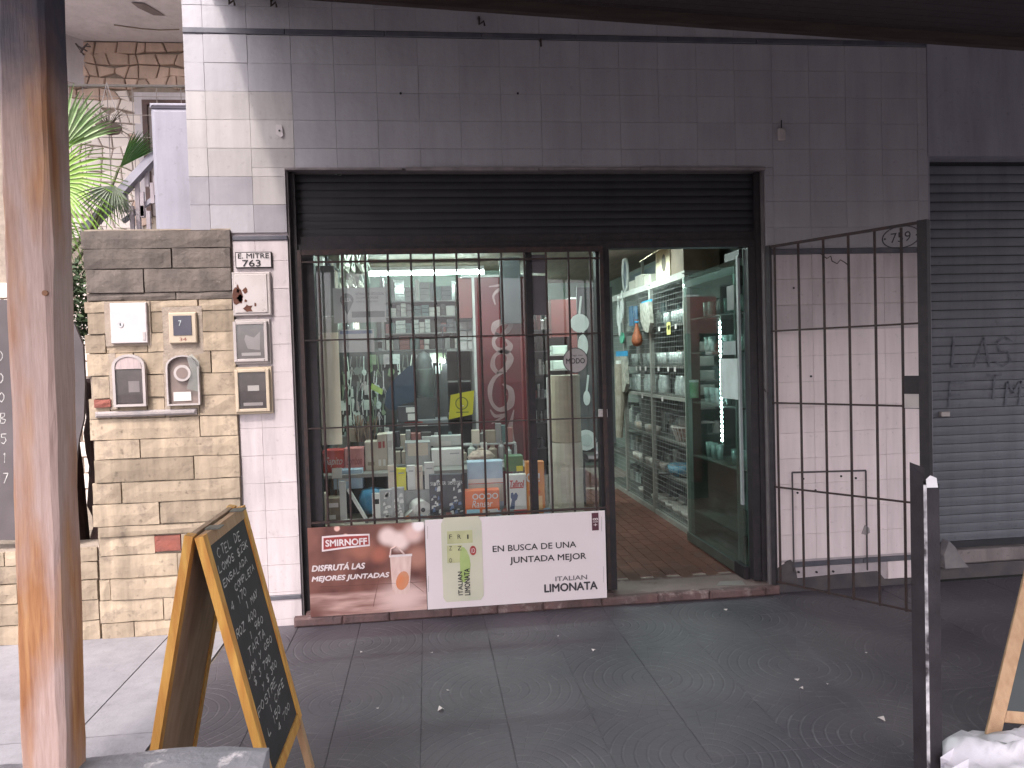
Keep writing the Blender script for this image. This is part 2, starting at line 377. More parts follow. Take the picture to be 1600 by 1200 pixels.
def pavement_tile_mat():
    m = bpy.data.materials.new('fan_grooved_tile'); m.use_nodes = True; t = m.node_tree; N = t.nodes; L = t.links; b = N["Principled BSDF"]
    def mth(op, a, b_=None, c=None):
        n = N.new("ShaderNodeMath"); n.operation = op
        for i, v in enumerate((a, b_, c)):
            if v is None: continue
            if isinstance(v, (int, float)): n.inputs[i].default_value = v
            else: L.new(v, n.inputs[i])
        return n.outputs[0]
    tc = N.new("ShaderNodeTexCoord"); no = N.new("ShaderNodeTexNoise"); no.inputs["Scale"].default_value = 9; no.inputs["Detail"].default_value = 6; L.new(tc.outputs["Object"], no.inputs["Vector"])
    oi = N.new("ShaderNodeObjectInfo")
    geo = N.new("ShaderNodeNewGeometry")
    nb = N.new("ShaderNodeTexNoise"); nb.inputs["Scale"].default_value = 1.3; nb.inputs["Detail"].default_value = 5; L.new(geo.outputs["Position"], nb.inputs["Vector"])
    ns = N.new("ShaderNodeTexNoise"); ns.inputs["Scale"].default_value = 7; ns.inputs["Detail"].default_value = 8; ns.inputs["Roughness"].default_value = .7; L.new(geo.outputs["Position"], ns.inputs["Vector"])
    sx = N.new("ShaderNodeSeparateXYZ"); L.new(tc.outputs["Object"], sx.inputs[0])
    # concentric grooves about one corner of each tile, wobbling a little
    x = mth('ADD', sx.outputs[0], .2); y = mth('ADD', sx.outputs[1], .2)
    d = mth('SQRT', mth('ADD', mth('MULTIPLY', x, x), mth('MULTIPLY', y, y)))
    d = mth('ADD', d, mth('MULTIPLY', no.outputs["Fac"], .006))
    fr = mth('ABSOLUTE', mth('SUBTRACT', mth('FRACT', mth('MULTIPLY', d, 1 / .052)), .5))
    gr = N.new("ShaderNodeMapRange"); gr.interpolation_type = 'SMOOTHSTEP'; gr.inputs[1].default_value = .36; gr.inputs[2].default_value = .46; L.new(fr, gr.inputs[0])
    # radial cross joints that cut the arcs into little setts
    an = mth('ARCTAN2', y, x)
    fa = mth('ABSOLUTE', mth('SUBTRACT', mth('FRACT', mth('MULTIPLY', an, 7 / (PI / 2))), .5))
    ga = N.new("ShaderNodeMapRange"); ga.interpolation_type = 'SMOOTHSTEP'; ga.inputs[1].default_value = .44; ga.inputs[2].default_value = .49; L.new(fa, ga.inputs[0])
    gg = mth('MAXIMUM', gr.outputs[0], mth('MULTIPLY', ga.outputs[0], .6))
    wr = N.new("ShaderNodeMapRange"); wr.inputs[1].default_value = .50; wr.inputs[2].default_value = .66; L.new(ns.outputs["Fac"], wr.inputs[0])
    dust = mth('MULTIPLY', gg, wr.outputs[0])
    cr = N.new("ShaderNodeValToRGB"); cr.color_ramp.elements[0].position = .36; cr.color_ramp.elements[1].position = .64
    cr.color_ramp.elements[0].color = (.056, .050, .062, 1); cr.color_ramp.elements[1].color = (.098, .087, .098, 1); L.new(nb.outputs["Fac"], cr.inputs[0])
    mx = N.new("ShaderNodeMix"); mx.data_type = 'RGBA'; mx.inputs[7].default_value = (.20, .185, .20, 1); L.new(cr.outputs[0], mx.inputs[6]); L.new(mth('MULTIPLY', dust, .5), mx.inputs[0])
    h = N.new("ShaderNodeHueSaturation"); L.new(mx.outputs[2], h.inputs["Color"]); L.new(mth('MULTIPLY_ADD', oi.outputs["Random"], .10, .95), h.inputs["Value"])
    L.new(h.outputs[0], b.inputs["Base Color"])
    bp = N.new("ShaderNodeBump"); bp.inputs["Strength"].default_value = .55; bp.inputs["Distance"].default_value = .004
    L.new(mth('ADD', mth('MULTIPLY', gg, -1), mth('MULTIPLY', ns.outputs["Fac"], .8)), bp.inputs["Height"]); L.new(bp.outputs[0], b.inputs["Normal"])
    rg = N.new("ShaderNodeMapRange"); rg.inputs[3].default_value = .45; rg.inputs[4].default_value = .75; L.new(nb.outputs["Fac"], rg.inputs[0]); L.new(rg.outputs[0], b.inputs["Roughness"])
    return m


M_pave = pavement_tile_mat()
root = struct('tiled_pavement', MB().box(.322, 7.2, -2.8, 0, -.03, -.004), mat('dusty_joint', (.125, .112, .122), (.075, .068, .078), 12, .9))
tm = MB().add([(-.2008, -.2008, -.0039), (.2008, -.2008, -.0039), (.2008, .2008, -.0039), (-.2008, .2008, -.0039), (-.2008, -.2008, -.002), (.2008, -.2008, -.002), (.2008, .2008, -.002), (-.2008, .2008, -.002),
               (-.1995, -.1995, 0), (.1995, -.1995, 0), (.1995, .1995, 0), (-.1995, .1995, 0)],
              [(8, 9, 10, 11), (4, 5, 9, 8), (5, 6, 10, 9), (6, 7, 11, 10), (7, 4, 8, 11), (0, 1, 5, 4), (1, 2, 6, 5), (2, 3, 7, 6), (3, 0, 4, 7)]).mesh('tile', M_pave)
rr = random.Random(2)
for i in range(17):
    for j in range(7):
        x = .322 + .2015 + i * .4035; y = -.2015 - j * .4
        o = again('tile', tm, (x, y, rr.uniform(-.0012, .0012)), root)
        o.rotation_euler = (rr.uniform(-.002, .002), rr.uniform(-.002, .002), PI / 2 * ([0, 1, 3, 2][(i % 2) + 2 * (j % 2)]))

# ------------------------------------------------------------------ tiled facade of the shop
OX0, OX1, OZ = .746, 3.989, 2.98         # shutter opening
FX0, FX1 = .149, 5.205
fac = thing('shop_facade', 'wide shop front wall clad in pinkish painted tiles with dark trim lines', 'shop front', (2.5, 0, 0))
FT = 5.2
for n, bx in (('wall', (FX0, OX0, .012, .35, 0, FT)), ('wall', (OX0, OX1, .012, .35, OZ, FT)), ('wall', (OX1, FX1, .012, .35, 0, FT))):
    part(n, MB().box(*bx), M_wall, fac)
BANDS = [(3.845, FX0, FX1, .036), (2.531, .402, OX0, .03), (2.397, OX1 + .03, FX1, .04), (.19, .402, OX0, .03), (.19, 4.13, FX1, .035)]
for z, x0, x1, h in BANDS:
    n = max(1, round((x1 - x0) / .6)); w_ = (x1 - x0) / n
    for k in range(n):
        part('trim_tile', MB().bevbox(x0 + k * w_ + .001, x0 + (k + 1) * w_ - .001, -.008, .012, z - h / 2, z + h / 2, .004), M_band, fac)
rr = random.Random(11)


def clip_tile(x0, x1, z0, z1):
    """the rectangles of a tile left over round the opening and the trim lines"""
    rs = [(x0, x1, z0, z1)]
    for c in [(OX0, OX1, -1, OZ)] + [(a, b, z - h / 2, z + h / 2) for z, a, b, h in BANDS]:
        out = []
        for r in rs:
            if r[1] <= c[0] or r[0] >= c[1] or r[3] <= c[2] or r[2] >= c[3]: out.append(r); continue
            if r[2] < c[2]: out.append((r[0], r[1], r[2], c[2]))
            if r[3] > c[3]: out.append((r[0], r[1], c[3], r[3]))
            zz = (max(r[2], c[2]), min(r[3], c[3]))
            if r[0] < c[0]: out.append((r[0], c[0], *zz))
            if r[1] > c[1]: out.append((c[1], r[1], *zz))
        rs = out
    return rs


nt_ = 0
shared = {}
for V in range(-4, 22):
    zt, zb = 3.825 - .18 * V, 3.825 - .18 * (V + 1)
    for Uc in range(0, 20):
        x0, x1 = max(.27 * Uc, FX0 if zt > 2.6 else .402), min(.27 * (Uc + 1), FX1)
        if x1 - x0 < .02: continue
        for a, b, c, d in clip_tile(x0, x1, max(zb, .0), zt):
            if b - a < .02 or d - c < .02: continue
            if d < .10 and a > 3.9: continue
            if a < 4.75 and b > 4.1 and c < .13 and d < .2 and a > 3.9: continue
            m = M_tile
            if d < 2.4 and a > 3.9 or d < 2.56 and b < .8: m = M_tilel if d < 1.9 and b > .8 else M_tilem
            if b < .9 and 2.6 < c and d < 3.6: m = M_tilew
            if (V, Uc) in ((5, 0), (5, 1), (6, 2), (6, 0)): m = M_tileg  # a few greyer tiles at the upper left
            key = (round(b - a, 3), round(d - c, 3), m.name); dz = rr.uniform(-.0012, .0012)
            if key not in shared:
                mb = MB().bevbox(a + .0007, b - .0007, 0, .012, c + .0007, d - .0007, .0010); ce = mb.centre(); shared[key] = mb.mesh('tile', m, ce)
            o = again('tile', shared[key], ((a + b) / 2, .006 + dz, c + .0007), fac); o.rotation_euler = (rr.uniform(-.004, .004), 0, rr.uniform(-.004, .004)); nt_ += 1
# painted-over dark base and the outline of a blocked hatch right of the door
a = at(1200, 905); b = at(1237, 880)
part('dark_base', MB().poly([(OX1 + .01, .0), (4.12, .0), (4.80, .0), (FX1, .0), (FX1, .035), (4.83, .045), (4.78, .105), (4.45, .10), (4.17, .09), (4.15, .2), (4.12, .23), (4.0, .16)], -.006, .011), M_base, fac)
hq = MB()
A, B, C, D = at(1237, 738), at(1352, 735), at(1352, 880), at(1238, 905)
for p, q in ((A, B), (B, Vector((B.x, 0, .12))), (A, Vector((A.x, 0, .14)))): hq.bar((p.x, -.007, p.z), (q.x, -.007, q.z), .006, .012)
part('hatch_outline', hq, M_base, fac)
ho = MB()
for x, y in ((1255, 748), (1314, 744), (1337, 747), (1246, 770), (1274, 766), (1248, 894), (1276, 894), (1302, 893), (1333, 893), (1267, 588), (626, 146), (809, 146), (1240, 450)):
    p = at(x, y); ho.tube([(p.x, -.004, p.z), (p.x, .006, p.z)], .008, 8)
part('screw_hole', ho, M_blk, fac, kind='stuff')
p = at(1352, 829); part('broken_spot', MB().poly([(p.x - .03, p.z - .02), (p.x, p.z - .03), (p.x + .03, p.z - .015), (p.x + .025, p.z + .02), (p.x - .005, p.z + .04)], -.009, .0), M_mortg, fac)
rv = MB(); rv.box(OX0 + .001, OX0 + .012, .013, .16, .0, OZ - .013); part('reveal', rv, mat('reveal_grey', (.12, .105, .11), (.16, .14, .145), 9, .8), fac)
rv = MB(); rv.box(OX1 - .012, OX1 - .001, .013, .16, .0, OZ - .013); part('reveal', rv, MATS['reveal_grey'], fac)
rv = MB(); rv.box(OX0, OX1, .013, .16, OZ - .012, OZ - .001); part('reveal', rv, MATS['reveal_grey'], fac)
lip = MB()
for a, b, d in ((.746, 1.5, .0), (1.52, 2.4, .008), (2.4, 3.1, .002), (3.1, 3.989, .006)): lip.box(a, b - .004, -.012 - d, .012, OZ - .014 - d, OZ - .001)
part('lintel_edge', lip, mat('chipped_edge', (.16, .14, .145), (.26, .22, .22), 9, .85), fac)

# little things fixed to the wall
p = at(437, 205); t = thing('wall_bracket', 'small white screw plate on the upper wall above the left shutter corner', 'bracket', (p.x, 0, p.z))
part('plate', MB().poly([(p.x - .022, p.z - .02), (p.x + .008, p.z - .042), (p.x + .024, p.z - .03), (p.x + .016, p.z + .035), (p.x - .02, p.z + .04)], -.012, 0), M_wpaint, t)
part('screw', MB().tube([(p.x, -.016, p.z), (p.x, -.01, p.z)], .006, 8), M_blk, t)
p = at(1220, 211); t = thing('junction_box', 'small grey junction box high on the wall right of the shutter', 'junction box', (p.x, 0, p.z))
part('box', MB().bevbox(p.x - .022, p.x + .022, -.03, 0, p.z - .04, p.z + .04), M_gplas, t); part('cable', MB().tube([(p.x, -.01, p.z + .04), (p.x + .003, -.008, p.z + .1)], .004, 6), M_blk, t)
for (x, y, lab) in ((360, 5, 'dark iron hook in the wall over the bright tiles'), (425, 8, 'dark iron hook right beside the canopy end'), (748, 37, 'dark iron hook under the canopy beam near the middle'), (844, 71, 'dark nail stub below the trim line above the shutter')):
    p = at(x, y); t = MB().tube([(p.x, 0, p.z + .03), (p.x, -.03, p.z + .03), (p.x, -.034, p.z - .02)] + ([(p.x + .03, -.04, p.z + .0), (p.x + .035, -.04, p.z - .03)] if y < 40 else []), .007, 6)
    solo('wall_hook', t, M_bar, lab, 'hook', 'iron hooks along the top of the wall')

# ------------------------------------------------------------------ neighbour on the right
nb = thing('neighbour_building', 'lavender plastered wall around the grey shutter at the right edge', 'building', (6.4, 0, 0))
part('wall', MB().box(FX1 + .002, 9.5, -.004, .35, 3.06, FT), M_plast, nb); part('wall', MB().box(7.6, 9.5, -.004, .35, 0, 3.06), M_plast, nb)
part('step', MB().bevbox(FX1 + .002, 7.6, .06, .5, .1, .2, .01), mat('worn_step', (.25, .215, .21), (.20, .17, .17), 6, .8, .3, grime=0.4), nb)
part('step_riser', MB().box(FX1 + .002, 7.6, .045, .35, .0, .0995), M_base, nb)
part('reveal', MB().box(FX1 - .0, FX1 + .012, .0, .2, .2, 3.06), M_plast, nb)
sh = thing('roller_shutter', 'closed grey roller shutter with faded black spray writing at the right edge', 'roller shutter', (6.4, .12, .2))
Z0, Z1, pitch = .205, 3.058, .066
prof = MB().add([(0, 0, 0), (0, .003, .004), (0, -.001, .03), (0, -.0015, .048), (0, .0005, .062), (2.38, 0, 0), (2.38, .003, .004), (2.38, -.001, .03), (2.38, -.0015, .048), (2.38, .0005, .062)],
                [(0, 5, 6, 1), (1, 6, 7, 2), (2, 7, 8, 3), (3, 8, 9, 4)]).mesh('slat', M_shut2)
k = 0
while Z0 + .05 + (k + 1) * pitch < Z1:
    o = again('slat', prof, (FX1 + .014, .13 + rr.uniform(-.0012, .0012), Z0 + .05 + k * pitch), sh); o.rotation_euler = (rr.uniform(-.02, .02), rr.uniform(-.0005, .0005), rr.uniform(-.0006, .0006)); k += 1
part('bottom_rail', MB().box(FX1 + .014, 7.585, .12, .15, Z0, Z0 + .048), M_shut, sh)
part('backing', MB().box(FX1 + .014, 7.585, .152, .16, Z0, Z1), M_shut, sh)
p = at(1475, 647, .12); part('lock_plate', MB().bevbox(p.x - .035, p.x + .035, .10, .135, p.z - .018, p.z + .018), M_gplas, sh)
p0 = at(1480, 520, .12); p1 = at(1600, 640, .12)
M_spray = mat('faded_spray', (.088, .088, .105), (.122, .125, .15), 30, .7)
chalk([('LAS', .05, .85, 1.2), ('F TM', .02, 1.0, 1.0)], M_spray, sh, Vector((p0.x, .122, p0.z)), Vector((1, 0, 0)), Vector((0, 0, 1)), Vector((0, -1, 0)), p1.x - p0.x, p0.z - p1.z, 'spray_writing', .016, 5)
p = at(1468, 862, .05); solo('rag', MB().poly([(p.x - .02, p.z - .1), (p.x + .16, p.z - .1), (p.x + .1, p.z - .03), (p.x + .06, p.z + .05), (p.x + .01, p.z + .10), (p.x - .03, p.z)], -.04, .03), mat('dusty_rag', (.15, .14, .15), (.22, .2, .2), 14), 'crumpled grey rag at the left foot of the grey shutter', 'rag')

# ------------------------------------------------------------------ shop shutter, frame and threshold
st = thing('roller_shutter', 'half rolled charcoal shutter hanging over the shop window and door', 'roller shutter', (2.4, .1, 2.5))
pf = MB().add([(0, 0, 0), (0, .0018, .003), (0, -.0008, .024), (0, -.0008, .038), (0, .0006, .049), (3.2, 0, 0), (3.2, .0018, .003), (3.2, -.0008, .024), (3.2, -.0008, .038), (3.2, .0006, .049)],
              [(0, 5, 6, 1), (1, 6, 7, 2), (2, 7, 8, 3), (3, 8, 9, 4)]).mesh('slat', M_shut)
for k in range(8):
    o = again('slat', pf, (.77, .11 + rr.uniform(-.001, .001), 2.555 + k * .051), st); o.rotation_euler = (rr.uniform(-.02, .02), rr.uniform(-.0005, .0005), rr.uniform(-.0006, .0006))
part('bottom_rail', MB().box(.765, 3.98, .09, .13, 2.50, 2.553), M_blk, st)
part('backing', MB().box(.765, 3.98, .122, .13, 2.553, 2.965), M_blk, st)
for x in (.760, 3.94): part('guide_rail', MB().box(x, x + .035, .055, .088, .07, 2.965), M_blk, st)

fr = thing('storefront_framework', 'black steel shop frame with post between window and open doorway', 'shop frame', (2.4, .1, .07))
FZ0, FZ1 = .075, 2.445
for x0, x1 in ((.80, .895), (2.79, 2.885), (3.885, 3.94)): part('post', MB().box(x0, x1, .07, .15, FZ0, 2.445), M_blk, fr)
part('header', MB().box(.80, 3.94, .07, .15, 2.447, 2.498), M_blk, fr)
part('bottom_rail', MB().box(.896, 2.789, .08, .14, FZ0, .15), M_blk, fr)
part('mullion', MB().box(*[at(820, 400, .12).x, at(820, 400, .12).x + .045], .10, .14, .151, 2.446), M_blk, fr)
gl = MB().box(.896, 2.789, .118, .124, .151, 2.446)
part('pane', gl, M_glass, fr)
M_opq = mat('grey_vinyl', (.14, .13, .14), (.11, .105, .115), 4, .6)
for (y0, y1) in ((398, 427), (431, 493)):
    a, b = at(824, y1, .115), at(852, y0, .115); part('vinyl_panel', MB().box(a.x, b.x, .108, .114, a.z, b.z), M_opq, fr)
a, b = at(935, 652, .07), at(948, 639, .07); t = thing('door_sensor', 'small white sensor box on the black post beside the doorway', 'sensor', (a.x, .06, a.z))
part('box', MB().bevbox(a.x, b.x, .045, .07, a.z, b.z), M_wpaint, t); part('slot', MB().box(a.x + .015, b.x - .015, .043, .046, a.z + .022, a.z + .030), M_gplas, t)
th = thing('threshold', 'worn reddish brick and cement sill running below window and doorway', 'sill', (2.4, 0, 0))
rr = random.Random(4)
x = .70
while x < 4.0:
    n = rr.uniform(.28, .42); x2 = min(x + n, 4.02)
    part('brick', MB().bevbox(x + .001, x2 - .001, -.055 + rr.uniform(-.004, .004), .0, .0, .062 + rr.uniform(-.003, .003), .012), M_sill, th); x = x2
part('sill_slab', MB().box(.77, 2.84, .002, .30, .0, .074), M_sill, th)
part('door_slab', MB().box(2.842, 3.98, .002, .30, .0, .056), mat('worn_cement', (.22, .165, .155), (.17, .12, .11), 5, .8, .4, wear=(.10, .06, .05), wsc=5, wamt=.6), th)
a = at(1150, 908, .2); solo('cardboard_scrap', MB().add([(3.60, .06, .0575), (3.80, .03, .0575), (3.82, .13, .0575), (3.66, .15, .0575), (3.60, .06, .060), (3.80, .03, .06), (3.82, .13, .062), (3.66, .15, .06)], [(4, 5, 6, 7), (0, 1, 5, 4), (1, 2, 6, 5), (2, 3, 7, 6), (3, 0, 4, 7)]), mat('grey_card', (.25, .22, .21)), 'flat grey card scrap on the sill by the glass door foot', 'scrap')

# window grille
gr = thing('window_grille', 'black iron bar grille standing before the shop window', 'grille', (1.8, .03, .6))
bx = [497.4, 533.8, 570.5, 605.6, 641.6, 677.8, 712.9, 747.9, 783, 818.8, 852.7, 887.7, 921.6]
zt = at(700, 392, .03).z; zb_ = at(700, 806, .03).z
for x in bx:
    c = at(x, 400, .03).x
    part('bar', MB().tube([(c, .03, zb_ - .03), (c, .03, zt)], .0075, 8), M_bar, gr)
xl, xr = at(468, 600, .03).x + .03, at(944, 600, .03).x
for z, h in ((zt, .035), (zt - .062, .012), (at(700, 526.5, .03).z, .009), (at(700, 661.5, .03).z, .009), (zb_, .014)):
    part('cross_bar', MB().box(xl, xr, .022 + .0, .038, z - h / 2, z + h / 2), M_bar, gr)
for x in (xl, xr): part('side_bar', MB().box(x - .012, x + .012, .018, .042, .09, zt + .016), M_bar, gr)

# opened gate in front of the wall
Pz = 2.444; H0 = Vector((4.012, -.02, 0)); H1 = Vector((4.555, -.80, 0))
def gp(t, z): v = H0.lerp(H1, t); v.z = z; return v
gt = thing('iron_gate', 'open black iron bar gate with an oval 759 number plate', 'gate', tuple(gp(0, .07)))
def tcol(x):
    # where along the gate a photo column falls
    lo, hi = 0, 1.3
    for _ in range(30):
        m = (lo + hi) / 2; v = gp(m, 1.7) - CAM
        if 800 + FPX * v.dot(R) / v.dot(fw) < x: lo = m
        else: hi = m
    return lo
part('top_rail', MB().bar(gp(0, 2.43), gp(tcol(1442), 2.445), .014, .018), M_bar, gt)
for x in (1213, 1250, 1289, 1328, 1369, 1410.5):
    part('bar', MB().tube([gp(tcol(x), .075), gp(tcol(x), 2.43)], .0085, 8), M_bar, gt)
for z in (1.845, 1.345, .755, .085): part('cross_bar', MB().bar(gp(-.01, z), gp(1.0, z), .010, .012), M_bar, gt)
d = (H1 - H0).normalized()
part('lock_stile', MB().bar(gp(tcol(1445), .06), gp(tcol(1445), 2.455), .05, .055, upv=d), M_blk, gt)
part('hinge_stile', MB().bar(gp(-.02, .06), gp(-.02, 2.44), .03, .03, upv=d), M_blk, gt)
v0 = gp(.915, 1.35)
lk = part('lock_box', MB().bar(gp(.965, 1.33), gp(.965, 1.53), .02, .10, upv=d), M_blk, gt)
part('lock_plate', MB().bar(gp(.965, 1.335) + Vector((-.012, -.006, 0)), gp(.965, 1.42) + Vector((-.012, -.006, 0)), .016, .085, upv=d), M_gplas, lk)
part('hasp', MB().bar(gp(0, 1.38), gp(-.08, 1.44), .012, .012), M_bar, gt)
nrm = Vector((d.y, -d.x, 0)).normalized()
if nrm.y > 0: nrm = -nrm
ce = gp(tcol(1411), 0); ce.z = 2.372
ov = MB(); N_ = 28
for j in range(N_):
    a0, a1 = 2 * PI * j / N_, 2 * PI * (j + 1) / N_
    f_ = lambda a, r: ce + d * math.cos(a) * .108 * r + Vector((0, 0, 1)) * math.sin(a) * .066 * r
    ov.bar(f_(a0, 1) + nrm * .012, f_(a1, 1) + nrm * .012, .004, .006)
op = part('number_plate', ov, M_blk, gt)
o = text('759', M_blk, op, -.058, .058, -.03, .03, 0, depth=.001, bold=.0)
ang = math.atan2(d.y, d.x); o.location = ce + nrm * .014 - wloc(op) + Vector((0, 0, -.03)); o.rotation_euler = (0, 0, ang)
for s in (-1, 1):
    q = ce + d * .092 * s + nrm * .012; part('rivet', MB().tube([q, q + nrm * .004], .006, 8), M_blk, op)
wr_ = [at(x, y, -.35) for x, y in ((1282, 396), (1292, 404), (1298, 400), (1300, 408), (1308, 412), (1313, 406), (1320, 410), (1326, 415))]
solo('twisted_wire', MB().tube(wr_, .0035, 5), M_bar, 'thin twisted wire caught on the upper bars of the open gate', 'wire')

# glass door leaf, swung inwards
gd = thing('glass_door', 'frameless tinted glass door swung open into the shop at the right jamb', 'glass door', (3.87, .7, .06))
part('pane', MB().box(3.866, 3.876, .16, 1.36, .10, 2.38), M_gdoor, gd)
part('bottom_rail', MB().box(3.855, 3.887, .16, 1.37, .062, .135), mat('dull_metal', (.10, .11, .10), (.14, .15, .14), 6, .4, metal=.6), gd)
part('top_rail', MB().box(3.858, 3.884, .16, .42, 2.381, 2.44), M_blk, gd)
part('pivot_block', MB().box(3.848, 3.894, .155, .33, .061, .15), M_blk, gd)
part('edge_strip', MB().box(3.85, 3.866, .17, .20, .6, 2.40), mat('pale_strip', (.30, .33, .33)), gd)
pst = lambda nm, y0, y1, z0, z1, m, lab: solo(nm, MB().box(3.862, 3.8645, y0, y1, z0, z1), m, lab, 'sticker')
pst('sticker', .235, .56, 1.36, 1.66, mat('pale_notice', (.55, .60, .60)), 'pale square notice stuck on the open glass door')
pst('sticker', .26, .50, 1.69, 1.79, mat('grey_notice', (.30, .34, .34)), 'small grey rounded label above the square notice on the glass door')
o = solo('sticker', MB().box(3.862, 3.8645, .27, .40, 2.02, 2.2), mat('open_notice', (.12, .13, .13)), 'small dark opening sign on the upper glass door', 'sticker')

# ------------------------------------------------------------------ stone gate pillar and low wall on the left
def rough_block(x0, x1, z0, z1, y0, y1, rr, amp=.003):
    """a hewn block: front face on a jittered grid, pillowed towards its edges"""
    nx = max(2, min(5, int((x1 - x0) / .09))); nz = 2; mb = MB(); vs = []
    ex0 = rr.uniform(-.002, .003); ex1 = rr.uniform(-.002, .003)
    for j in range(nz + 1):
        for i in range(nx + 1):
            e = i in (0, nx) or j in (0, nz)
            vs.append((x0 + (x1 - x0) * i / nx + (rr.uniform(-.008, .008) if not i in (0, nx) else (ex0 if i == 0 else -ex1)), y0 + (rr.uniform(.003, .007) if e else rr.uniform(-amp, amp)), z0 + (z1 - z0) * j / nz + rr.uniform(-.0025, .0025)))
    W_ = nx + 1; fs = [(j * W_ + i, j * W_ + i + 1, (j + 1) * W_ + i + 1, (j + 1) * W_ + i) for j in range(nz) for i in range(nx)]
    mb.add(vs, fs)
    mb.add([vs[0], vs[nx], vs[-1], vs[-1 - nx], (x0, y1, z0), (x1, y1, z0), (x1, y1, z1), (x0, y1, z1)], [(0, 4, 5, 1), (1, 5, 6, 2), (2, 6, 7, 3), (3, 7, 4, 0)])
    # border verts between corners stay open towards the mortar, hidden by the block's own skirt
    for j in (0, nz):
        for i in range(nx):
            a_, b_ = vs[j * W_ + i], vs[j * W_ + i + 1]; mb.add([a_, b_, (b_[0], y0 + .03, b_[2]), (a_[0], y0 + .03, a_[2])], [(0, 1, 2, 3)])
    return mb


pil = thing('stone_pillar', 'limestone block gate pillar with dark weathered top courses and meter boxes', 'pillar', (-.05, .15, 0))
part('mortar_core', MB().box(-.498, .393, .0, .34, 0, 2.595), M_mort, pil)
Y_ = [359.5, 388, 419.5, 457, 469, 487, 520, 550, 585, 620, 652, 685, 715, 751, 784, 819, 835, 865, 901, 934, 969, 1001]
SPL = {0: [], 1: [268], 2: [225], 3: [275], 4: [165, 230, 310], 5: [165, 230, 310], 6: [165, 230, 260, 312], 7: [210, 262, 330], 8: [172, 230, 258, 312], 9: [172, 230, 258, 312], 10: [312], 11: [218], 12: [303], 13: [190], 14: [250], 15: [], 16: [242, 283], 17: [278], 18: [172, 290], 19: [255], 20: [210], 21: [190, 300]}
rr = random.Random(21)
for i in range(21):
    zt, zb_ = at(250, Y_[i], -.02).z, max(.0, at(250, Y_[i + 1], -.02).z)
    xs = [-.50 + rr.uniform(-.018, .018)] + [at(x, (Y_[i] + Y_[i + 1]) / 2, -.02).x for x in SPL[i]] + [.395 + rr.uniform(-.004, .004)]
    for a, b in zip(xs, xs[1:]):
        red = i == 16 and abs(a - at(242, 827, -.02).x) < .01
        gry = rr.uniform(0, 1)
        m = M_stoned if i < 4 else (M_brick if red else M_stone)
        part('stone_block' if not red else 'brick', rough_block(a + .0035, b - .0035, zb_ + .003 + (.012 if red else 0), zt - .003 - (.006 if red else 0), -.026 + rr.uniform(-.007, .007), .0, rr), m, pil)
a, b = at(148, 637, -.03), at(174, 624, -.03); part('brick', rough_block(a.x, b.x, a.z, b.z, -.044, .0, rr), M_brick, pil)
a, b = at(150, 653, -.03), at(308, 638, -.03); part('cement_ledge', MB().bevbox(a.x, b.x, -.05, 0, a.z, b.z, .012), M_mortg, pil)
rough = MB()
for (x0, y0, x1, y1) in ((165, 470, 234, 541), (256, 478, 315, 560), (172, 552, 180, 640), (258, 552, 264, 640)):
    a, b = at(x0, y1, -.03), at(x1, y0, -.03); rough.add(*(lambda m_: (m_.v, m_.f))(rough_block(a.x, b.x, a.z, b.z, -.034, -.01, rr, .004)))
part('mortar_patch', rough, M_mort, pil)

lw = thing('low_wall', 'low wall of cream stone blocks running left from the gate pillar', 'wall', (-1.6, .1, 0))
part('mortar_core', MB().box(-2.6, -.502, .01, .30, 0, .575), M_mort, lw)
zs = [.0, .125, .26, .385, .50, .59]
for i in range(5):
    x = -2.6; k = 0
    while x < -.51:
        x2 = min(x + rr.uniform(.26, .5), -.503)
        if -.503 - x2 < .1: x2 = -.503
        part('stone_block', rough_block(x + .003, x2 - .003, zs[i] + .003, zs[i + 1] - .003, -.02 + rr.uniform(-.008, .005), .01, rr), M_stone if rr.random() > .08 else M_brick, lw); x = x2


def frame_box(root, x0, x1, z0, z1, yf, depth, m, fw_=.018, glass=None, inner=M_dplas, name='frame'):
    f = MB(); y0 = yf - depth
    for a_ in ((x0, x0 + fw_, z0, z1), (x1 - fw_, x1, z0, z1), (x0 + fw_, x1 - fw_, z0, z0 + fw_), (x0 + fw_, x1 - fw_, z1 - fw_, z1)): f.bevbox(a_[0], a_[1], y0, yf, a_[2], a_[3], .003)
    part(name, f, m, root)
    part('meter', MB().bevbox(x0 + fw_, x1 - fw_, yf - depth * .45, yf, z0 + fw_, z1 - fw_, .002), inner, root)
    if glass: part('cover_pane', MB().box(x0 + fw_ + .001, x1 - fw_ - .001, y0 + .004, y0 + .006, z0 + fw_ + .001, z1 - fw_ - .001), glass, root)


def px2(x0, y0, x1, y1, Y): a_, b_ = at(x0, y1, Y), at(x1, y0, Y); return a_.x, b_.x, a_.z, b_.z


